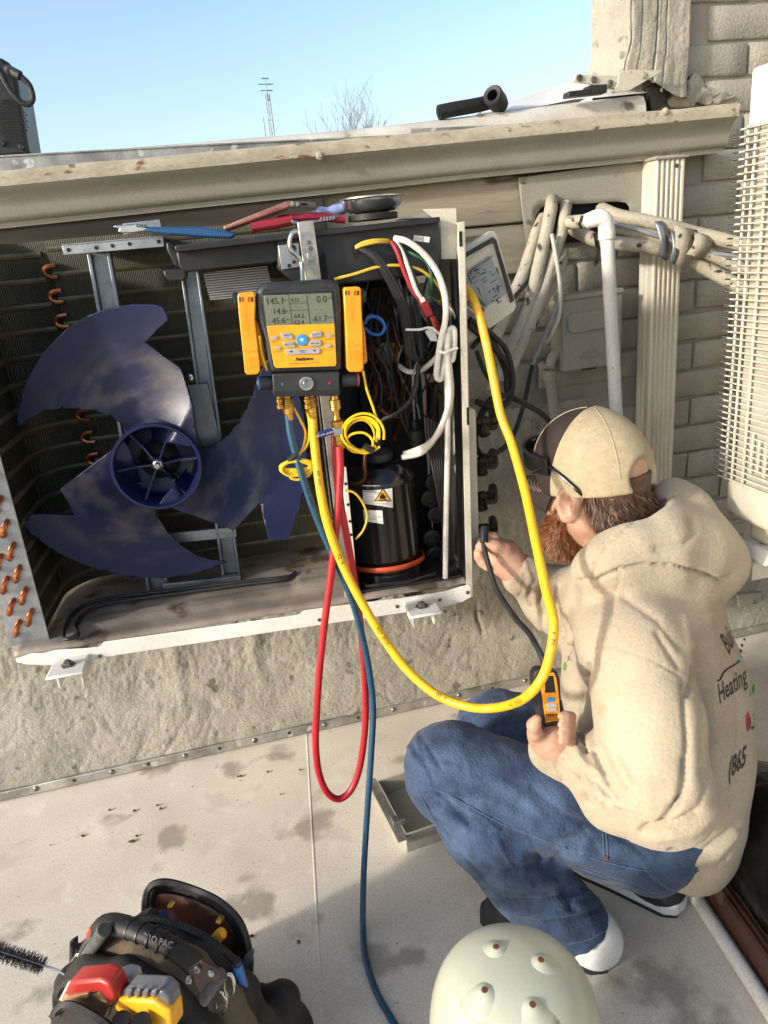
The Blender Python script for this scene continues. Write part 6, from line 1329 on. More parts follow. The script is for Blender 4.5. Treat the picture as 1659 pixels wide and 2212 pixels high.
for pl2 in ([(928, 1700), (990, 1728), (1080, 1778), (1160, 1810), (1225, 1835)], [(895, 1695), (950, 1790), (1030, 1890), (1095, 1962)], [(1225, 1826), (1275, 1852), (1330, 1868), (1395, 1882)], [(1302, 1800), (1304, 1830), (1306, 1862)], [(1309, 1800), (1312, 1830), (1313, 1860)], [(1247, 1874), (1300, 1893), (1370, 1918), (1410, 1938)], [(1225, 2040), (1270, 2030), (1312, 2008)]): stitch(pl2, .0008, 'denim_stitch', jeans, bvh_j)
p = onsurf(1309, 1853, .001, bvh_j)
if p: MB().lathe(p, -FW, [(.004, 0), (.0036, .0015), (0, .002)], 10).build('rivet', 'copper', jeans)
# ---- shoes
def shoe(heel, toe, name, h0, white_heel):
    hx, tx = Vector((*heel, 0)), Vector((*toe, 0)); d = (tx-hx).normalized(); s_ = Vector((-d.y, d.x, 0)); L_ = (tx-hx).length
    def P_(a, b_, z): return hx+d*a*L_+s_*b_+Vector((0, 0, z))
    lo = Vector((min(hx.x, tx.x)-.08, min(hx.y, tx.y)-.08, 0)); hi = Vector((max(hx.x, tx.x)+.08, max(hx.y, tx.y)+.08, .16))
    g = Field((lo.x, lo.y, -.01), (hi.x, hi.y, .17), .0034)
    g.chain([P_(.16, 0, .045), P_(.5, 0, .042), P_(.80, .004, .036)], [.042, .042, .040], .02); g.cone(P_(.2, 0, .06), P_(.34, 0, .105), .042, .040, .03); g.cone(P_(.4, 0, .07), P_(.7, 0, .045), .034, .03, .03)
    g.plane((0, 0, .02), (0, 0, -1), .003); g.cone(P_(.26, 0, .10), P_(.30, 0, .16), .032, .036, .006, neg=True)
    u = link('shoe', g.mesh('shoe', relax=2), 'shoe_black', person, angle=180)
    pts = [(0.0, -.0), (.02, -.026), (.1, -.038), (.3, -.040), (.5, -.042), (.7, -.047), (.85, -.044), (.95, -.028), (1., 0)]; pts = pts+[(a, -b_) for a, b_ in pts[-2:0:-1]]
    o_ = [P_(a, b_*1.02, 0) for a, b_ in pts]
    def slab(z0, z1, k0, k1, mat, nm, bev):
        c_ = sum(o_, Vector())/len(o_); mb = MB(); n_ = len(o_)
        A = [c_+(p-c_)*k0+Vector((0, 0, z0)) for p in o_]; B = [c_+(p-c_)*k1+Vector((0, 0, z1)) for p in o_]
        mb.add(A+B, [tuple(range(n_))[::-1], tuple(range(n_, 2*n_))]+[(i, (i+1) % n_, n_+(i+1) % n_, n_+i) for i in range(n_)]); mb.build(nm, mat, u, bevel=bev, seg=3, angle=50)
    slab(.009, .034, 1.03, 1.0, 'shoe_black' if white_heel else 'shoe_white', 'midsole', .006); slab(.0, .009, .97, 1.0, 'shoe_black', 'outsole', .002)
    if white_heel:
        g = Field((lo.x, lo.y, -.01), (hi.x, hi.y, .17), .0034); g.cone(P_(.12, 0, .045), P_(.30, 0, .05), .047, .046, .02); g.cone(P_(.14, 0, .05), P_(.17, 0, .075), .044, .040, .02); g.plane((0, 0, .010), (0, 0, -1), .003); g.plane(P_(.42, 0, .04), d+Vector((0, 0, .5)), .004)
        g.plane((0, 0, .095), (0, 0, 1), .004); link('heel_counter', g.mesh('heel_counter', relax=2), 'shoe_white', u, angle=180)
    for k in range(9):
        a = .04+k*.11; MB().obox(P_(a, 0, .0065), d*.006, s_*.037*(.6 if k in (0, 8) else 1), Vector((0, 0, .0062))).build('tread', 'shoe_black', u)
    return u
shoe((.530, .888), (.345, 1.062), 'shoe', 0, True); shoe((.715, .945), (.565, 1.165), 'shoe', 0, False)
# ---- cap
g = Field(tuple(np.array(Hc)-.17), tuple(np.array(Hc)+.17), .0036)
g.ell(hd(-.006, 0, .012), (.110, .0895, .122), .01, HM); g.ell(hd(.03, 0, .045), (.075, .075, .075), .05, HM)
g.plane(hd(0, 0, -.012), (-Uh+Fh*-.05), .003)
g.ell(hd(-.125, 0, .018), (.035, .05, .042), .004, HM, neg=True)
me = g.mesh('cap', relax=3); pn, pc = Fh+Uh*.26, hd(.033, 0, 0)
def half(nm, mat, par, front):                         # the crown is cut cleanly along the front seam
    b = bmesh.new(); b.from_mesh(me); bmesh.ops.bisect_plane(b, geom=b.verts[:]+b.edges[:]+b.faces[:], plane_co=pc, plane_no=pn, clear_inner=front, clear_outer=not front)
    m2 = bpy.data.meshes.new(nm); b.to_mesh(m2); b.free(); return link(nm, m2, mat, par, angle=180)
cap = half('cap', 'cap_mesh', person, False); half('front_panel', 'cap_brown', cap, True)
bvh_c = BVHTree.FromPolygons([tuple(p) for p in g.P], g.F.tolist())
mb = MB(); na, nb = 24, 8
for i in range(na+1):
    a = R(-68+136*i/na)
    for j in range(nb+1):
        t = j/nb; rf, rl = .108+.078*t*math.cos(a*.55), .086-.004*t
        mb.v.append(tuple(hd(-.006+rf*math.cos(a)*(1 if t == 0 else 1), rl*math.sin(a)*1.0, -.012+.022*t*math.cos(a)-.030*math.sin(a)**2*t-.02*t*t)))
mb.f = [(i*(nb+1)+j, (i+1)*(nb+1)+j, (i+1)*(nb+1)+j+1, i*(nb+1)+j+1) for i in range(na) for j in range(nb)]; mb.m = [0]*len(mb.f)
mb.build('brim', 'cap_brown', cap, solid=.004)
for t in (.25, .37, .49, .61, .73, .85):
    pts = []
    for i in range(31):
        a = R(-66+132*i/30); rf, rl = .108+.078*t*math.cos(a*.55), .086-.004*t
        pts.append(hd(-.006+rf*math.cos(a), rl*math.sin(a), -.012+.022*t*math.cos(a)-.030*math.sin(a)**2*t-.02*t*t+.0024))
    MB().tube(pts, .00042, 4).build('stitching', 'stitch', cap)
MB().lathe(hd(-.006, 0, .133), Uh, [(.012, 0), (.0115, .002), (.007, .004), (0, .005)], 14).build('button', 'cap_brown', cap)
for a0 in (0, 2.1, 4.2):                               # seams of the crown
    pts = []
    for k in range(14):
        t = R(4+80*k/13); d_ = (Uh*math.cos(t)+(Fh*math.cos(a0+2.6)+Lh*math.sin(a0+2.6))*math.sin(t)).normalized(); h = bvh_c.ray_cast(hd(-.006, 0, .012)+d_*.3, -d_)
        if h[0]: pts.append(h[0])
    if len(pts) > 3: MB().tube(pts, .0016, 5).build('crown_seam', 'cap_mesh', cap)
# ---- sunglasses parked on the cap
sg = thing('sunglasses', 'black wraparound sunglasses resting on the front of the cap', 'sunglasses', hd(.12, 0, .01))
tq = [onsurf(x, y, .004, bvh_c) for x, y in ((1184, 1008), (1200, 1018), (1218, 1032), (1234, 1046), (1248, 1059))]; tq = [p for p in tq if p]
tq = tq+[PD(1260, 1070, 1.318)]
s0 = hd(.060, .098, .036); MB().tube(cr([s0]+tq, 5), [.006]+[.0050]*(len(cr([s0]+tq, 5))-2)+[.0035], 8, flat=.7).build('temple_arm', 'glass_dark', sg)
MB().tube(cr([hd(.060, -.098, .036), hd(.03, -.096, .0), hd(-.03, -.09, -.012)], 5), .005, 8).build('temple_arm', 'glass_dark', sg)
mb = MB(); n_ = 24
for i in range(n_+1):
    a = R(-84+168*i/n_); hgt = .022-.006*abs(math.sin(a))-.010*math.exp(-(a/.12)**2)
    for s_ in (-1, 1): mb.v.append(tuple(hd(.012+.128*math.cos(a), .100*math.sin(a), .046+hgt*s_+.010*math.cos(a))))
mb.f = [(2*i, 2*i+2, 2*i+3, 2*i+1) for i in range(n_)]; mb.m = [0]*n_; mb.build('lens', 'glass_dark', sg, solid=.003, bevel=.001)
MB().tube([hd(.012+.128*math.cos(R(a)), .100*math.sin(R(a)), .046+.020-.006*abs(math.sin(R(a)))+.010*math.cos(R(a))) for a in range(-84, 85, 8)], .0032, 6).build('frame', 'black_plastic', sg)
# ---- hair and beard: a soft volume with strands
def strands(tree, seeds, n, L_, comb, mat, par, name, thick=.0006, rnd=random.Random(2)):
    mb = MB()
    for _ in range(n):
        p, nn = rnd.choice(seeds); p = Vector(p); nn = Vector(nn); d = (comb+nn*.55+Vector((rnd.gauss(0, .35), rnd.gauss(0, .35), rnd.gauss(0, .35)))).normalized(); l = L_*rnd.uniform(.5, 1.2)
        s_ = d.cross(nn+Vector((.01, .02, .03))).normalized()*thick; q = p+nn*.0003+Vector((rnd.gauss(0, .001), rnd.gauss(0, .001), rnd.gauss(0, .001))); m_ = q+d*l*.55; e = q+d*l+comb*l*.25
        mb.add([q-s_, q+s_, m_+s_*.7, m_-s_*.7, e], [(0, 1, 2, 3), (3, 2, 4)])
    me = bpy.data.meshes.new(name); me.from_pydata(mb.v, [], mb.f); o = link(name, me, mat, par, smooth=False); o['kind'] = 'stuff'; return o
g = Field(tuple(np.array(Hc)-.2), tuple(np.array(Hc)+.15), .0036)
g.chain([hd(.022, .064, -.022), hd(.030, .063, -.055), hd(.046, .052, -.088), hd(.072, .022, -.105), hd(.074, -.022, -.105), hd(.046, -.052, -.088), hd(.030, -.063, -.055), hd(.022, -.064, -.022)], [.007, .011, .022, .032, .032, .022, .011, .007], .02)
g.ell(hd(.066, 0, -.125), (.040, .050, .034), .03, HM); g.ell(hd(.098, 0, -.055), (.012, .03, .010), .01, HM)
def rough(P, N): return P+N*(vnoise(P, (60, 60, 60), 3., 3)*.003)[:, None]
beard = link('beard', g.mesh('beard', rough, 2), 'beard_ginger', person, angle=180); nb_ = Field.normals(g.P, g.F); k = np.random.RandomState(1).choice(len(g.P), 3000)
strands(None, [(g.P[i], nb_[i]) for i in k], 9000, .014, (Fh*.3-Uh*.9).normalized(), 'strand_ginger', beard, 'beard_strands')
g = Field(tuple(np.array(Hc)-.17), tuple(np.array(Hc)+.15), .0036)
g.ell(hd(-.014, 0, .010), (.095, .079, .109), .01, HM); g.ell(hd(-.042, 0, -.04), (.054, .060, .046), .02, HM)
g.plane(hd(-.028, 0, -.012), Fh*1.0+Uh*-.15, .004); g.plane(hd(-.045, 0, -.078), -Uh+Fh*.35, .006); g.plane(hd(0, 0, .02), Uh, .004)
hair = link('hair', g.mesh('hair', rough, 2), 'hair_brown', person, angle=180); nb_ = Field.normals(g.P, g.F)
lw = (g.P-np.array(Hc))@np.array(Uh); ok = np.where((lw < -.01))[0]; k = np.random.RandomState(3).choice(ok, 2500)
strands(None, [(g.P[i], nb_[i]) for i in k], 6000, .017, (-Uh*.95-Fh*.25).normalized(), 'strand_brown', hair, 'hair_strands', .0007)
g = Field(tuple(np.array(Hc)-.15), tuple(np.array(Hc)+.15), .0036)
for s in (1, -1): g.chain([hd(.016, s*.072, -.005), hd(.014, s*.070, -.035)], [.012, .010], .01)
sb_ = link('sideburns', g.mesh('sideburns', rough, 2), 'hair_brown', person, angle=180)
# ---- leak detector in the left hand
ld = thing('leak_detector', 'yellow and black handheld leak detector with a flexible black probe held in one hand', 'leak detector', PD(1185, 1505, DZ))
def dp(px, d0, th, name, mat, par=ld, bev=.002, seg=2): return MB().prism([PD(x, y, d0+(y-1505)*.00025) for x, y in px], FW*th).build(name, mat, par, bevel=bev, seg=seg)
cs = dp([(1151, 1462), (1154, 1451), (1163, 1445.5), (1194, 1445.5), (1205, 1452), (1211, 1470), (1214, 1528), (1216, 1558), (1208, 1568), (1178, 1572), (1166, 1566), (1160, 1528), (1152, 1490)], DZ, .034, 'case', 'detector_black', bev=.006, seg=3)
dp([(1163, 1454), (1197, 1453), (1202, 1464), (1207, 1495), (1212, 1556), (1179, 1562), (1176, 1539), (1170, 1495), (1164, 1470)], DZ-.0025, .003, 'face', 'clamp_orange', cs, .0012)
dp([(1178, 1460), (1195.5, 1460), (1200.5, 1496), (1177, 1497)], DZ-.0034, .002, 'screen', 'glass_dark', cs, .0006)
dp([(1190.5+9*math.cos(t), 1512+5.5*math.sin(t)) for t in [k*math.pi/8 for k in range(16)]], DZ-.005, .004, 'round_key', 'key_blue', cs, .001)
for y in (1524, 1533.5): dp([(1181, y-2), (1184, y-4), (1201, y-4.6), (1204, y-2), (1204, y+2), (1201, y+3.6), (1184, y+4), (1181, y+2)], DZ-.005, .003, 'key', 'key_grey', cs, .0008)
dx_ = (PD(1210, 1543, DZ)-PD(1180, 1545, DZ)).normalized()
for s, y, h in (('Fieldpiece', 1544.5, 5.6), ('HR Refrigerant', 1550, 3.4), ('Leak Detector', 1554, 3.4), ('DR58', 1558, 3.2)): put_text('lettering', s, 'ink', cs, PD(1195, y, DZ-.0035+(y-1505)*.00025), dx_, IU, h*DZ/F/.72, bold=.0002 if h > 5 else 0)
MB().tube(cr([PD(1175, 1450, DZ+.015), PD(1173, 1425, DZ+.015), PD(1160, 1397, DZ+.03), PD(1142, 1367, DZ+.06), PD(1118, 1341, DZ+.10), PD(1092, 1305, DZ+.14), PD(1072, 1272, DZ+.17), PD(1060, 1236, DZ+.19), PD(1050, 1200, DZ+.205), PD(1044, 1172, DZ+.215), PD(1046, 1150, DZ+.22)], 6), .0052, 10).build('probe', 'black_rubber', ld)
MB().tube([PD(1045, 1172, DZ+.21), PD(1046, 1150, DZ+.215), PD(1047, 1140, DZ+.22)], .0085, 10).build('probe_tip', 'black_plastic', ld)
# ================================================================ refrigerant cylinder standing upside down
pm('tank_paint', '#b3b6a4', '#aaad9a', 5, .30, coat=.2, grain=.03, c3='#a3a590', c3scale=8, c3t=.66)
tr_ = .113; tz = .285; tc_ = PZ(1110, 2192, tz)
tank = thing('gas_cylinder', 'pale grey-green steel gas cylinder standing upside down with four rust-tipped bumps', 'gas cylinder', (tc_.x, tc_.y, 0))
prof = [(0, .02), (.06, .02), (.085, .035), (.105, .06), (.118, .09), (tr_, .12), (tr_, tz-.03), (tr_*.985, tz-.005), (tr_*.95, tz+.02), (tr_*.88, tz+.044), (tr_*.76, tz+.064), (tr_*.58, tz+.080), (tr_*.36, tz+.090), (tr_*.15, tz+.094), (0, tz+.095)]
mb = MB().lathe((tc_.x, tc_.y, 0), (0, 0, 1), [(r_2.x, r_2.y) for r_2 in cr([(a, b_, 0) for a, b_ in prof], 4)], 64)
me = mb.mesh('shell'); bt_ = BVHTree.FromPolygons([v.co[:] for v in me.vertices], [tuple(p.vertices) for p in me.polygons])
tips_ = []
for px, py in ((1072, 2045), (1168, 2073), (1048, 2137), (1150, 2168)):
    h = bt_.ray_cast(EYE, ray(px, py+6).normalized()); tips_.append((h[0], h[1]))
sh = link('shell', me, 'tank_paint', tank, angle=60)
for p, nn in tips_:
    ax_ = (nn+Vector((0, 0, 1.2))).normalized()
    MB().lathe(p, ax_, [(.034, -.0105), (.025, -.0055), (.017, -.002), (.011, .0015), (.0065, .004), (.0045, .0046), (0, .005)], 24).build('foot_bump', 'tank_paint', sh, angle=180)
    b_ = MB().lathe(p+ax_*.0047, ax_, [(.0048, -.001), (.004, .0008), (0, .001)], 7).build('worn_tip', 'rust_brown', sh)
MB().lathe((tc_.x, tc_.y, 0), (0, 0, 1), [(.098, .0), (.100, .0), (.100, .06), (.098, .06)], 32).build('collar', 'tank_paint', tank)
# ================================================================ grey plastic cover lying open side up
pm('grey_plastic', '#a9a698', '#9c998b', 10, .5, bump=.05, c3='#8a8372', c3scale=16, c3t=.66)
A_, B_ = PZ(880, 1842, 0), PZ(818, 1722, 0); e1 = (B_-A_).normalized(); e2 = Vector((e1.y, -e1.x, 0)); W1 = (B_-A_).length; L2 = .30; hh = .05
tv = thing('plastic_cover', 'grey plastic cover lying open side up on the roof by the knee', 'cover', A_)
mb = MB(); th = .0035
def tw_(a0, a1, b0, b1, z0, z1): return mb.prism([A_+e1*a0+e2*b0+Vector((0, 0, z0)), A_+e1*a1+e2*b0+Vector((0, 0, z0)), A_+e1*a1+e2*b1+Vector((0, 0, z0)), A_+e1*a0+e2*b1+Vector((0, 0, z0))], (0, 0, z1-z0))
tw_(0, W1, 0, L2, .001, .005); mb.build('floor', 'grey_plastic', tv)
for nm, a in (('near_wall', (0, th, 0, L2)), ('far_wall', (W1-th, W1, 0, L2)), ('end_wall', (th, W1-th, 0, th)), ('back_wall', (th, W1-th, L2-th, L2))):
    mb = MB(); tw_(*a, .0052, hh); mb.build('wall', 'grey_plastic', tv, bevel=.001)
mb = MB(); tw_(-.012, W1+.012, -.022, 0, hh-.004, hh); mb.build('flange', 'aluminium', tv, bevel=.001)
mb = MB(); tw_(-.006, 0, .0, L2*.9, hh-.018, hh-.0045); mb.build('flange', 'aluminium', tv, bevel=.001)
mb = MB(); tw_(.03, .034, -.014, .012, hh, hh+.012); tw_(.03, .06, -.014, -.011, hh, hh+.010); mb.build('clip', 'galvanised', tv)
mb = MB(); tw_(-.004, .004, .10, .12, hh, hh+.006); mb.build('clip', 'galvanised', tv)
# ================================================================ lower right: pipe, brown downspout, black sack
q0, q1 = PZ(1478, 1900, .014), PZ(1690, 2225, .014); qd = (q1-q0).normalized()
pvf = thing('pvc_pipe', 'white plastic pipe lying on the roof beside the brown downspout', 'pipe', q0)
q00 = q0-qd*.35; n_ = 20
MB().lathe(q00, qd, [(.0105, .001), (.0135, 0), (.0135, (q1-q00).length), (.0105, (q1-q00).length-.001)], 20).build('tube', 'white_pvc', pvf)
pm('brown_metal', '#5b3f31', '#4c3428', 12, .45, metal=.15, c3='#7a5b49', c3scale=20, c3t=.62)
s2 = Vector((-qd.y, qd.x, 0)); s2 = s2 if s2.x > 0 else -s2
bd = thing('downspout_piece', 'dark brown fluted downspout length lying behind the crouching person', 'downspout', q0+s2*.08)
pr = [(.018, 0.0), (.018, .055)]
for i in range(6):
    a = .024+i*.0125; pr += [(a, .058), (a+.003, .051), (a+.0065, .051), (a+.0095, .058)]
pr += [(.103, .055), (.103, 0)]
rings = [[q0+qd*t+s2*a+Vector((0, 0, b_+.001)) for a, b_ in pr] for t in (-.25, .75)]
MB().sweep(rings, None).build('pipe', 'brown_metal', bd, angle=30)
pm('bag_black', '#070708', '#0c0c0d', 10, .28, bump=.35, bscale=45)
g = Field((.70, .35, -.02), (1.35, 1.25, .42), .008)
bc = PZ(1740, 1960, .10)
g.ell((bc.x+.10, bc.y+.02, .12), (.20, .26, .15), .05); g.ell((bc.x+.05, bc.y+.20, .10), (.12, .12, .11), .05); g.ell((bc.x+.02, bc.y-.17, .07), (.13, .14, .08), .05); g.plane((0, 0, .004), (0, 0, -1), .004)
def crumple(P, N):
    n1 = np.array([noise.ridged_multi_fractal(Vector(p)*7+Vector((3, 1, 2)), 1., 2.1, 4, 1., 2.) for p in P]); return P+N*((n1-.9)*.014)[:, None]*np.clip(P[:, 2:3]/.05, 0, 1)
sk = link('trash_sack', g.mesh('trash_sack', crumple, 1), 'bag_black', None, angle=180); tag(sk, 'crumpled black plastic sack behind the crouching person', 'sack')
# ================================================================ tool bag
pm('canvas_tan', '#5b4e3d', '#4b4033', 20, .9, bump=.5, bscale=420, c3='#6d5f4b', c3scale=10, c3t=.63)
pm('canvas_black', '#1e1c1a', '#2a2724', 20, .85, bump=.4, bscale=300, c3='#3a3129', c3scale=14, c3t=.62)
pm('webbing', '#4a4a48', '#5a5a57', 80, .85, bump=.5, bscale=500)
pm('leather', '#4e2f26', '#3f261f', 18, .5, bump=.2, bscale=120)
pm('zip_teeth', '#2e2c2a', '#3c3936', 50, .5)
pm('tool_red', '#a32a24', '#8f221d', 14, .4); pm('tool_orange', '#c8432a', rough=.45); pm('tool_yellow', '#dda01a', '#cf9415', 14, .42); pm('clear_amber', '#9a7a58', '#86694a', 14, .25); pm('clear_grey', '#5e6168', '#4d5056', 14, .22)
p1_, p2_ = PZ(188, 2072, .25), PZ(505, 2188, .25); ax1 = (p2_-p1_); ax1.z = 0; ax1.normalize(); ay1 = Vector((-ax1.y, ax1.x, 0)); bo = (p1_+p2_)/2; bo.z = 0
def BL(a, b_, c): return bo+ax1*a+ay1*b_+Vector((0, 0, c))
def BP(px, py, b_):                                     # pixel on the upright plane at depth b_ of the bag
    r = ray(px, py); return EYE+r*(((bo+ay1*b_)-EYE).dot(ay1)/r.dot(ay1))
bag = thing('tool_bag', 'open brown and black canvas tool bag with a rubber handle and zipped compartments', 'tool bag', bo)
HW = (p2_-p1_).length/2
def arch(k, z_): return [BL(-HW*k, 0, .04), BL(-HW*k, 0, .20*z_), BL(-HW*.86*k, 0, .262*z_), BL(-HW*.5*k, 0, .305*z_), BL(0, 0, .320*z_), BL(HW*.5*k, 0, .305*z_), BL(HW*.86*k, 0, .262*z_), BL(HW*k, 0, .20*z_), BL(HW*k, 0, .04)]
g = Field(tuple(bo+Vector((-.35, -.35, -.01))), tuple(bo+Vector((.35, .35, .42))), .006)
g.chain(arch(1, 1), [.027]*9, .02); [g.cone(BL(-HW*k2, 0, z2), BL(HW*k2, 0, z2), .024, .024, .03) for z2, k2 in ((.06, .95), (.11, .95), (.16, .95), (.21, .85), (.25, .75), (.28, .5))]
g.plane((0, 0, .003), (0, 0, -1))
def soft(P, N): return P+N*(vnoise(P, (14, 14, 14), 5., 3)*.0025)[:, None]
link('spine', g.mesh('spine', soft, 2), 'canvas_tan', bag, angle=180)
def pocket(b0, wid, ht, nm, ra=.026):
    g = Field(tuple(bo+Vector((-.4, -.4, -.01))), tuple(bo+Vector((.4, .4, .42))), .006)
    g.chain([p+ay1*b0 for p in arch(1.0, .985*ht)], [ra]*9, .02)
    for k in np.linspace(0, 1, 5): g.cone(BL(-HW, b0+(wid-b0)*k, .05), BL(HW, b0+(wid-b0)*k, .05), .03, .03, .03)
    g.cone(BL(-HW, b0, .05), BL(-HW, wid, .05), .028, .028, .02); 
    for sx in (-1, 1): g.chain([BL(sx*HW, b0, .03), BL(sx*HW, b0, .15)], [.03, .03], .02); g.chain([BL(sx*HW*.96, wid, .03), BL(sx*HW*.96, wid, .13)], [.022, .02], .02); g.cone(BL(sx*HW, b0, .13), BL(sx*HW*.96, wid, .12), .02, .02, .03); g.cone(BL(sx*HW, b0, .06), BL(sx*HW*.96, wid, .06), .022, .022, .04)
    g.cone(BL(-HW*.96, wid, .12), BL(HW*.96, wid, .12), .014, .014, .02); g.cone(BL(-HW*.96, wid, .07), BL(HW*.96, wid, .07), .02, .02, .03); g.plane((0, 0, .003), (0, 0, -1))
    return link(nm, g.mesh(nm, soft, 2), 'canvas_black', bag, angle=180)
pf = pocket(-.045, -.13, 1., 'front_pocket'); pr_ = pocket(.045, .12, .93, 'rear_pocket', .018)
def zipper(pts, nm, par, r=.0065):
    c = cr(pts, 8); MB().tube(c, r, 8).build(nm, 'canvas_black', par)
    mb = MB()
    for i in range(0, len(c)-1):
        for t in (0, .5):
            p = c[i].lerp(c[i+1], t); d = (c[i+1]-c[i]).normalized(); e = (EYE-p); e = (e-d*e.dot(d)).normalized(); mb.obox(p+e*(r+.0006), d*.0014, d.cross(e)*.0032, e*.0012)
    o = mb.build('zip_teeth', 'zip_teeth', par); o['kind'] = 'stuff'
zipper([p-ay1*.068 for p in arch(1.04, 1.03)[1:8]], 'zipper', pf); zipper([p+ay1*.058 for p in arch(1.02, .96)[1:8]], 'zipper', pr_)
# rear flap standing open
fo_ = [(313, 2000), (314, 1945), (324, 1917), (345, 1906), (375, 1908), (420, 1922), (470, 1945), (510, 1980), (530, 2020), (540, 2070), (538, 2110), (500, 2100), (430, 2060), (360, 2015)]
FB = .125
fl2 = link('rear_flap', sheet2d(smooth2(fo_, 3), 14, lambda u, v: BP(u, v, FB+.03*math.sin((u-313)/72)), 'rear_flap'), 'canvas_black', bag, solid=.012)
zipper([BP(u, v, FB-.012+.03*math.sin((u-313)/72)) for u, v in fo_[:11]], 'zipper', fl2, .006)
link('inner_pocket', sheet2d(smooth2([(335, 1990), (336, 1945), (350, 1930), (400, 1938), (455, 1960), (495, 1995), (512, 2050), (470, 2050), (400, 2010)], 3), 14, lambda u, v: BP(u, v, FB-.010+.03*math.sin((u-313)/72)), 'inner_pocket'), 'leather', fl2, solid=.004)
for px, py in ((376, 1947), (480, 1980)): MB().lathe(BP(px, py, FB-.0), -ay1, [(.005, 0), (.005, .012), (.003, .015), (0, .015)], 10).build('snap', 'brass', fl2)
# handle and straps (positions scale with the bag's half width)
k_ = HW/.145
def BS(a, b_, c): return BL(a*k_, b_, c)
hpth = cr([BS(-.105, 0, .318), BS(-.07, -.005, .352), BS(-.02, -.008, .366), BS(.035, -.008, .362), BS(.08, -.005, .342), BS(.105, 0, .312)], 6)
hn = MB().tube(hpth[3:-3], [.0155+.0015*math.sin(i*.3) for i in range(len(hpth[3:-3]))], 16, flat=.85).build('handle', 'black_rubber', bag)
for i in range(9, 22, 2):
    p = hpth[i]; d = (hpth[i+1]-hpth[i-1]).normalized(); MB().tube([p-d*.0014, p+d*.0014], .0166, 16, flat=.85).build('grip_rib', 'black_plastic', hn)
hm_ = hpth[16]; put_text('embossed_name', 'VETO PRO PAC', 'webbing', hn, hm_+(EYE-hm_).normalized()*.0195-Vector((0, 0, .006)), ax1, (Vector((0, 0, 1))*.8+ay1*.6).normalized(), .0125, bold=.0003)
for sgn, pts in ((-1, [hpth[3], BS(-.115, 0, .308), BS(-.14, -.005, .270), BS(-.165, -.01, .22)]), (1, [hpth[-4], BS(.112, 0, .300), BS(.138, -.02, .262), BS(.172, -.03, .20), BS(.18, -.035, .12)])):
    MB().tube(cr(pts, 5), .018, 10, flat=.25, up=(0, 0, 1)).build('strap', 'webbing', bag)
MB().prism([BP(x, y, -.062) for x, y in ((404, 2096), (432, 2078), (468, 2096), (478, 2110), (442, 2164))], ay1*.006).build('leather_patch', 'leather', bag, bevel=.002)
for px, py in ((410, 2115), (428, 2092), (458, 2100), (440, 2150)): MB().lathe(BP(px, py, -.062), -ay1+ax1*.3+Vector((0, 0, .5)), [(.005, 0), (.0045, .004), (.002, .006), (0, .006)], 10).build('rivet', 'galvanised', bag)
MB().tube([BP(440, 2160, -.07), BP(462, 2126, -.06), BP(482, 2102, -.05)], .010, 10, flat=.7).build('strap_roll', 'webbing', bag)
for px, py in ((495, 2128), (478, 2168)): MB().tube([BP(px+11*math.cos(t), py+24*math.sin(t), -.02) for t in [i*2*math.pi/20 for i in range(21)]], .0024, 6).build('ring', 'chrome', bag)
for px, py, b_, w_ in ((512, 2125, .03, .018), (534, 2130, .05, .018)):
    p = BP(px, py, b_); g = Field((p.x-.06, p.y-.06, 0), (p.x+.06, p.y+.06, p.z+.05), .006); g.cone((p.x, p.y, .02), p, w_+.008, w_, .01); link('tool_pocket', g.mesh('tool_pocket', soft, 2), 'canvas_black', bag, angle=180)
# front flap folded down at the lower left
link('front_flap', sheet2d(smooth2([(118, 2186), (128, 2176), (145, 2170), (170, 2177), (220, 2207), (250, 2240), (160, 2260), (120, 2230)], 3), 14, lambda u, v: BP(u, v, -.15), 'front_flap'), 'canvas_black', bag, solid=.012)
zipper([BP(u, v, -.157) for u, v in ((118, 2188), (128, 2177), (145, 2171), (170, 2178), (220, 2208), (250, 2240))], 'zipper', pf, .005)
# ---- things in and on the bag
def loose(nm, lab, cat, loc): return thing(nm, lab, cat, loc)
def wedge(px, b0, th, nm, mat, par, bev=.004): return MB().prism([BP(x, y, b0) for x, y in px], ay1*th).build(nm, mat, par, bevel=bev)
ob = loose('red_box', 'small clear storage box with a red lid in the open tool bag', 'storage box', BP(190, 2160, -.10))
wedge([(130, 2156), (150, 2145), (215, 2143), (238, 2178), (232, 2200), (160, 2205), (128, 2175)], -.13, .02, 'clear_base', 'clear_amber', ob)
wedge([(150, 2122), (214, 2117), (236, 2128), (251, 2158), (238, 2177), (216, 2145), (136, 2152), (140, 2138)], -.134, .026, 'lid', 'tool_red', ob)
wedge([(143, 2155), (190, 2146), (190, 2156), (145, 2164)], -.137, .006, 'latch', 'clear_amber', ob, .001)
yb_ = loose('yellow_box', 'yellow storage box with a smoky clear lid in the open tool bag', 'storage box', BP(300, 2175, -.10))
wedge([(241, 2190), (254, 2159), (328, 2162), (368, 2189), (372, 2230), (260, 2240)], -.13, .025, 'base', 'tool_yellow', yb_)
wedge([(254, 2158), (262, 2142), (278, 2134), (348, 2140), (366, 2158), (372, 2186), (330, 2161)], -.124, .022, 'clear_lid', 'clear_grey', yb_)
for k in range(4): wedge([(278+k*18, 2138), (284+k*18, 2138), (281+k*18, 2157), (275+k*18, 2157)], -.128, .004, 'lid_rib', 'clear_grey', yb_, .001)
pk = loose('black_pliers', 'black plastic tool handles poking out of the front compartment', 'tool', BP(270, 2210, -.14))
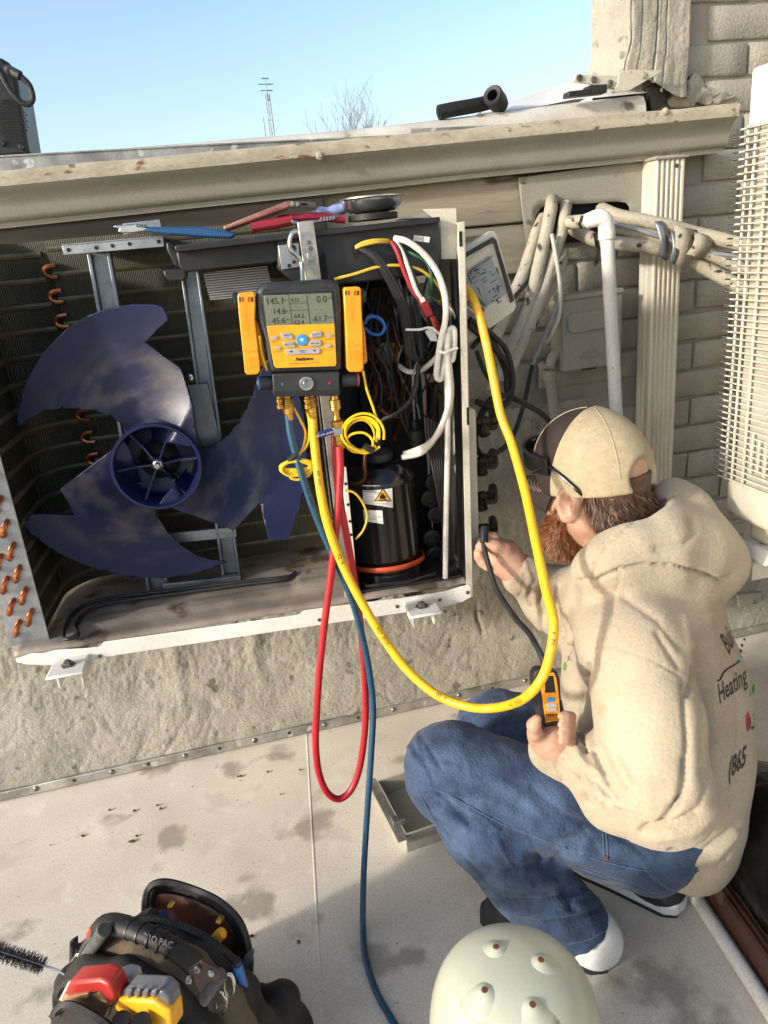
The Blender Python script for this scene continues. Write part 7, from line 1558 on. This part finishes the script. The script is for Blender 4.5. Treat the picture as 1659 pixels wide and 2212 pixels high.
for px, py in ((262, 2201), (305, 2204)): MB().tube(cr([BP(px, py, -.145), BP(px+2, py+25, -.145), BP(px-4, py+60, -.145)], 4), .011, 12).build('handle', 'black_rubber', pk)
dk = loose('dark_case', 'grey plastic case standing at the back of the front compartment', 'case', BP(260, 2125, -.06))
wedge([(222, 2120), (262, 2107), (284, 2112), (290, 2135), (240, 2140)], -.085, .02, 'case', 'plate_grey', dk)
op = loose('orange_tool', 'orange handled cutter tucked in the left side pocket of the tool bag', 'cutter', BP(200, 2050, .0))
wedge([(184, 2018), (188, 2009), (204, 2008), (207, 2020), (198, 2060), (190, 2090), (180, 2085)], .0, .014, 'handle', 'tool_orange', op)
MB().tube(cr([BP(160, 2096, -.01), BP(156, 2078, -.02), BP(168, 2062, -.02), BP(184, 2058, -.01)], 5), .0022, 6).build('wire_handle', 'chrome', op)
bt2 = loose('driver_set', 'bundle of black tools in the left side pocket of the tool bag', 'tools', BP(165, 2090, -.02))
for px, py, r in ((160, 2040, .005), (172, 2044, .006), (158, 2092, .008), (170, 2106, .008), (178, 2088, .007)): MB().tube([BP(px, py, -.01), BP(px-2, py+50, -.01), BP(px+4, py+90, 0)], r, 10).build('tool', 'black_rubber', bt2)
MB().prism([BP(x, y, .0) for x, y in ((149, 2036), (160, 2030), (160, 2100), (148, 2108))], ay1*.01).build('case', 'canvas_black', bt2, bevel=.002)
wm = loose('white_card', 'white card tucked in the corner of the tool bag', 'card', BP(140, 2140, -.06)); MB().prism([BP(x, y, -.08) for x, y in ((128, 2160), (146, 2124), (158, 2120), (140, 2165))], ay1*.003).build('sheet', 'label_white', wm)
g5 = loose('roll_strap', 'grey webbing roll strapped on the left shoulder of the tool bag', 'strap', BP(205, 2035, -.03)); MB().tube([BP(192, 2058, -.03), BP(210, 2032, -.03), BP(226, 2008, -.03)], .010, 12).build('roll', 'webbing', g5); MB().prism([BP(x, y, -.02) for x, y in ((200, 2062), (235, 2010), (250, 2004), (226, 2058))], ay1*.005).build('leather_strip', 'leather', g5, bevel=.001)
bl_ = loose('blue_marker', 'blue marker clipped upright on the right flank of the tool bag', 'marker', BP(520, 2100, .05)); MB().tube([BP(513, 2084, .03), BP(519, 2105, .03), BP(528, 2130, .03)], [.007, .007, .006], 10).build('barrel', 'wire_blue', bl_); MB().tube([BP(511, 2074, .03), BP(513, 2085, .03)], .006, 10).build('cap', 'black_plastic', bl_)
yl = loose('yellow_tool', 'yellow tool handle sticking out of the rear compartment', 'tool', BP(470, 2025, .08)); MB().tube(cr([BP(484, 2012, .09), BP(472, 2022, .085), BP(462, 2038, .08), BP(450, 2060, .07)], 4), [.006]+[.009]*11+[.009], 12).build('handle', 'tool_yellow', yl)
bh = loose('blue_handled_tool', 'dark blue handle beside the rubber handle of the tool bag', 'tool', BP(345, 1985, .07)); MB().tube([BP(332, 1992, .08), BP(346, 1981, .08), BP(356, 1981, .08)], .010, 10).build('handle', 'handle_blue', bh); MB().tube([BP(305, 1990, .07), BP(318, 1980, .07), BP(330, 1979, .07)], .012, 10).build('grip', 'black_rubber', bh)
kn = loose('trowel', 'small steel blade standing in the right flank of the tool bag', 'blade', BP(535, 2070, .06)); MB().prism([BP(x, y, .06) for x, y in ((520, 2086), (528, 2066), (546, 2051), (549, 2058), (540, 2080), (526, 2102))], ay1*.003).build('blade', 'steel_bracket', kn)
# wire brush
bu = loose('wire_brush', 'long round bristle brush on a twisted wire sticking out of the tool bag', 'brush', BP(165, 2112, -.03))
w0, w1, w2, w3 = PD(166, 2122, 1.08), PD(130, 2100, 1.09), PD(95, 2086, 1.10), PD(-60, 2036, 1.11)
MB().tube(cr([w0, w1, w2, w3], 8), .0018, 6).build('wire', 'steel_bracket', bu)
mb = MB(); rnd = random.Random(9); n_ = 900; dd = (w3-w2); up_ = dd.normalized()
for i in range(n_):
    p = w2+dd*(i/n_); a = i*2.399; v = Vector((0, 0, 1)); s_ = up_.cross(v).normalized(); t_ = s_.cross(up_); d = (s_*math.cos(a)+t_*math.sin(a)+up_*rnd.gauss(0, .15)).normalized(); l = .0135*rnd.uniform(.8, 1.1); q = up_*.0006
    mb.add([p-q, p+q, p+d*l+q*.5, p+d*l-q*.5], [(0, 1, 2, 3)])
me = bpy.data.meshes.new('bristles'); me.from_pydata(mb.v, [], mb.f); o = link('bristles', me, 'black_rubber', bu, smooth=False); o['kind'] = 'stuff'
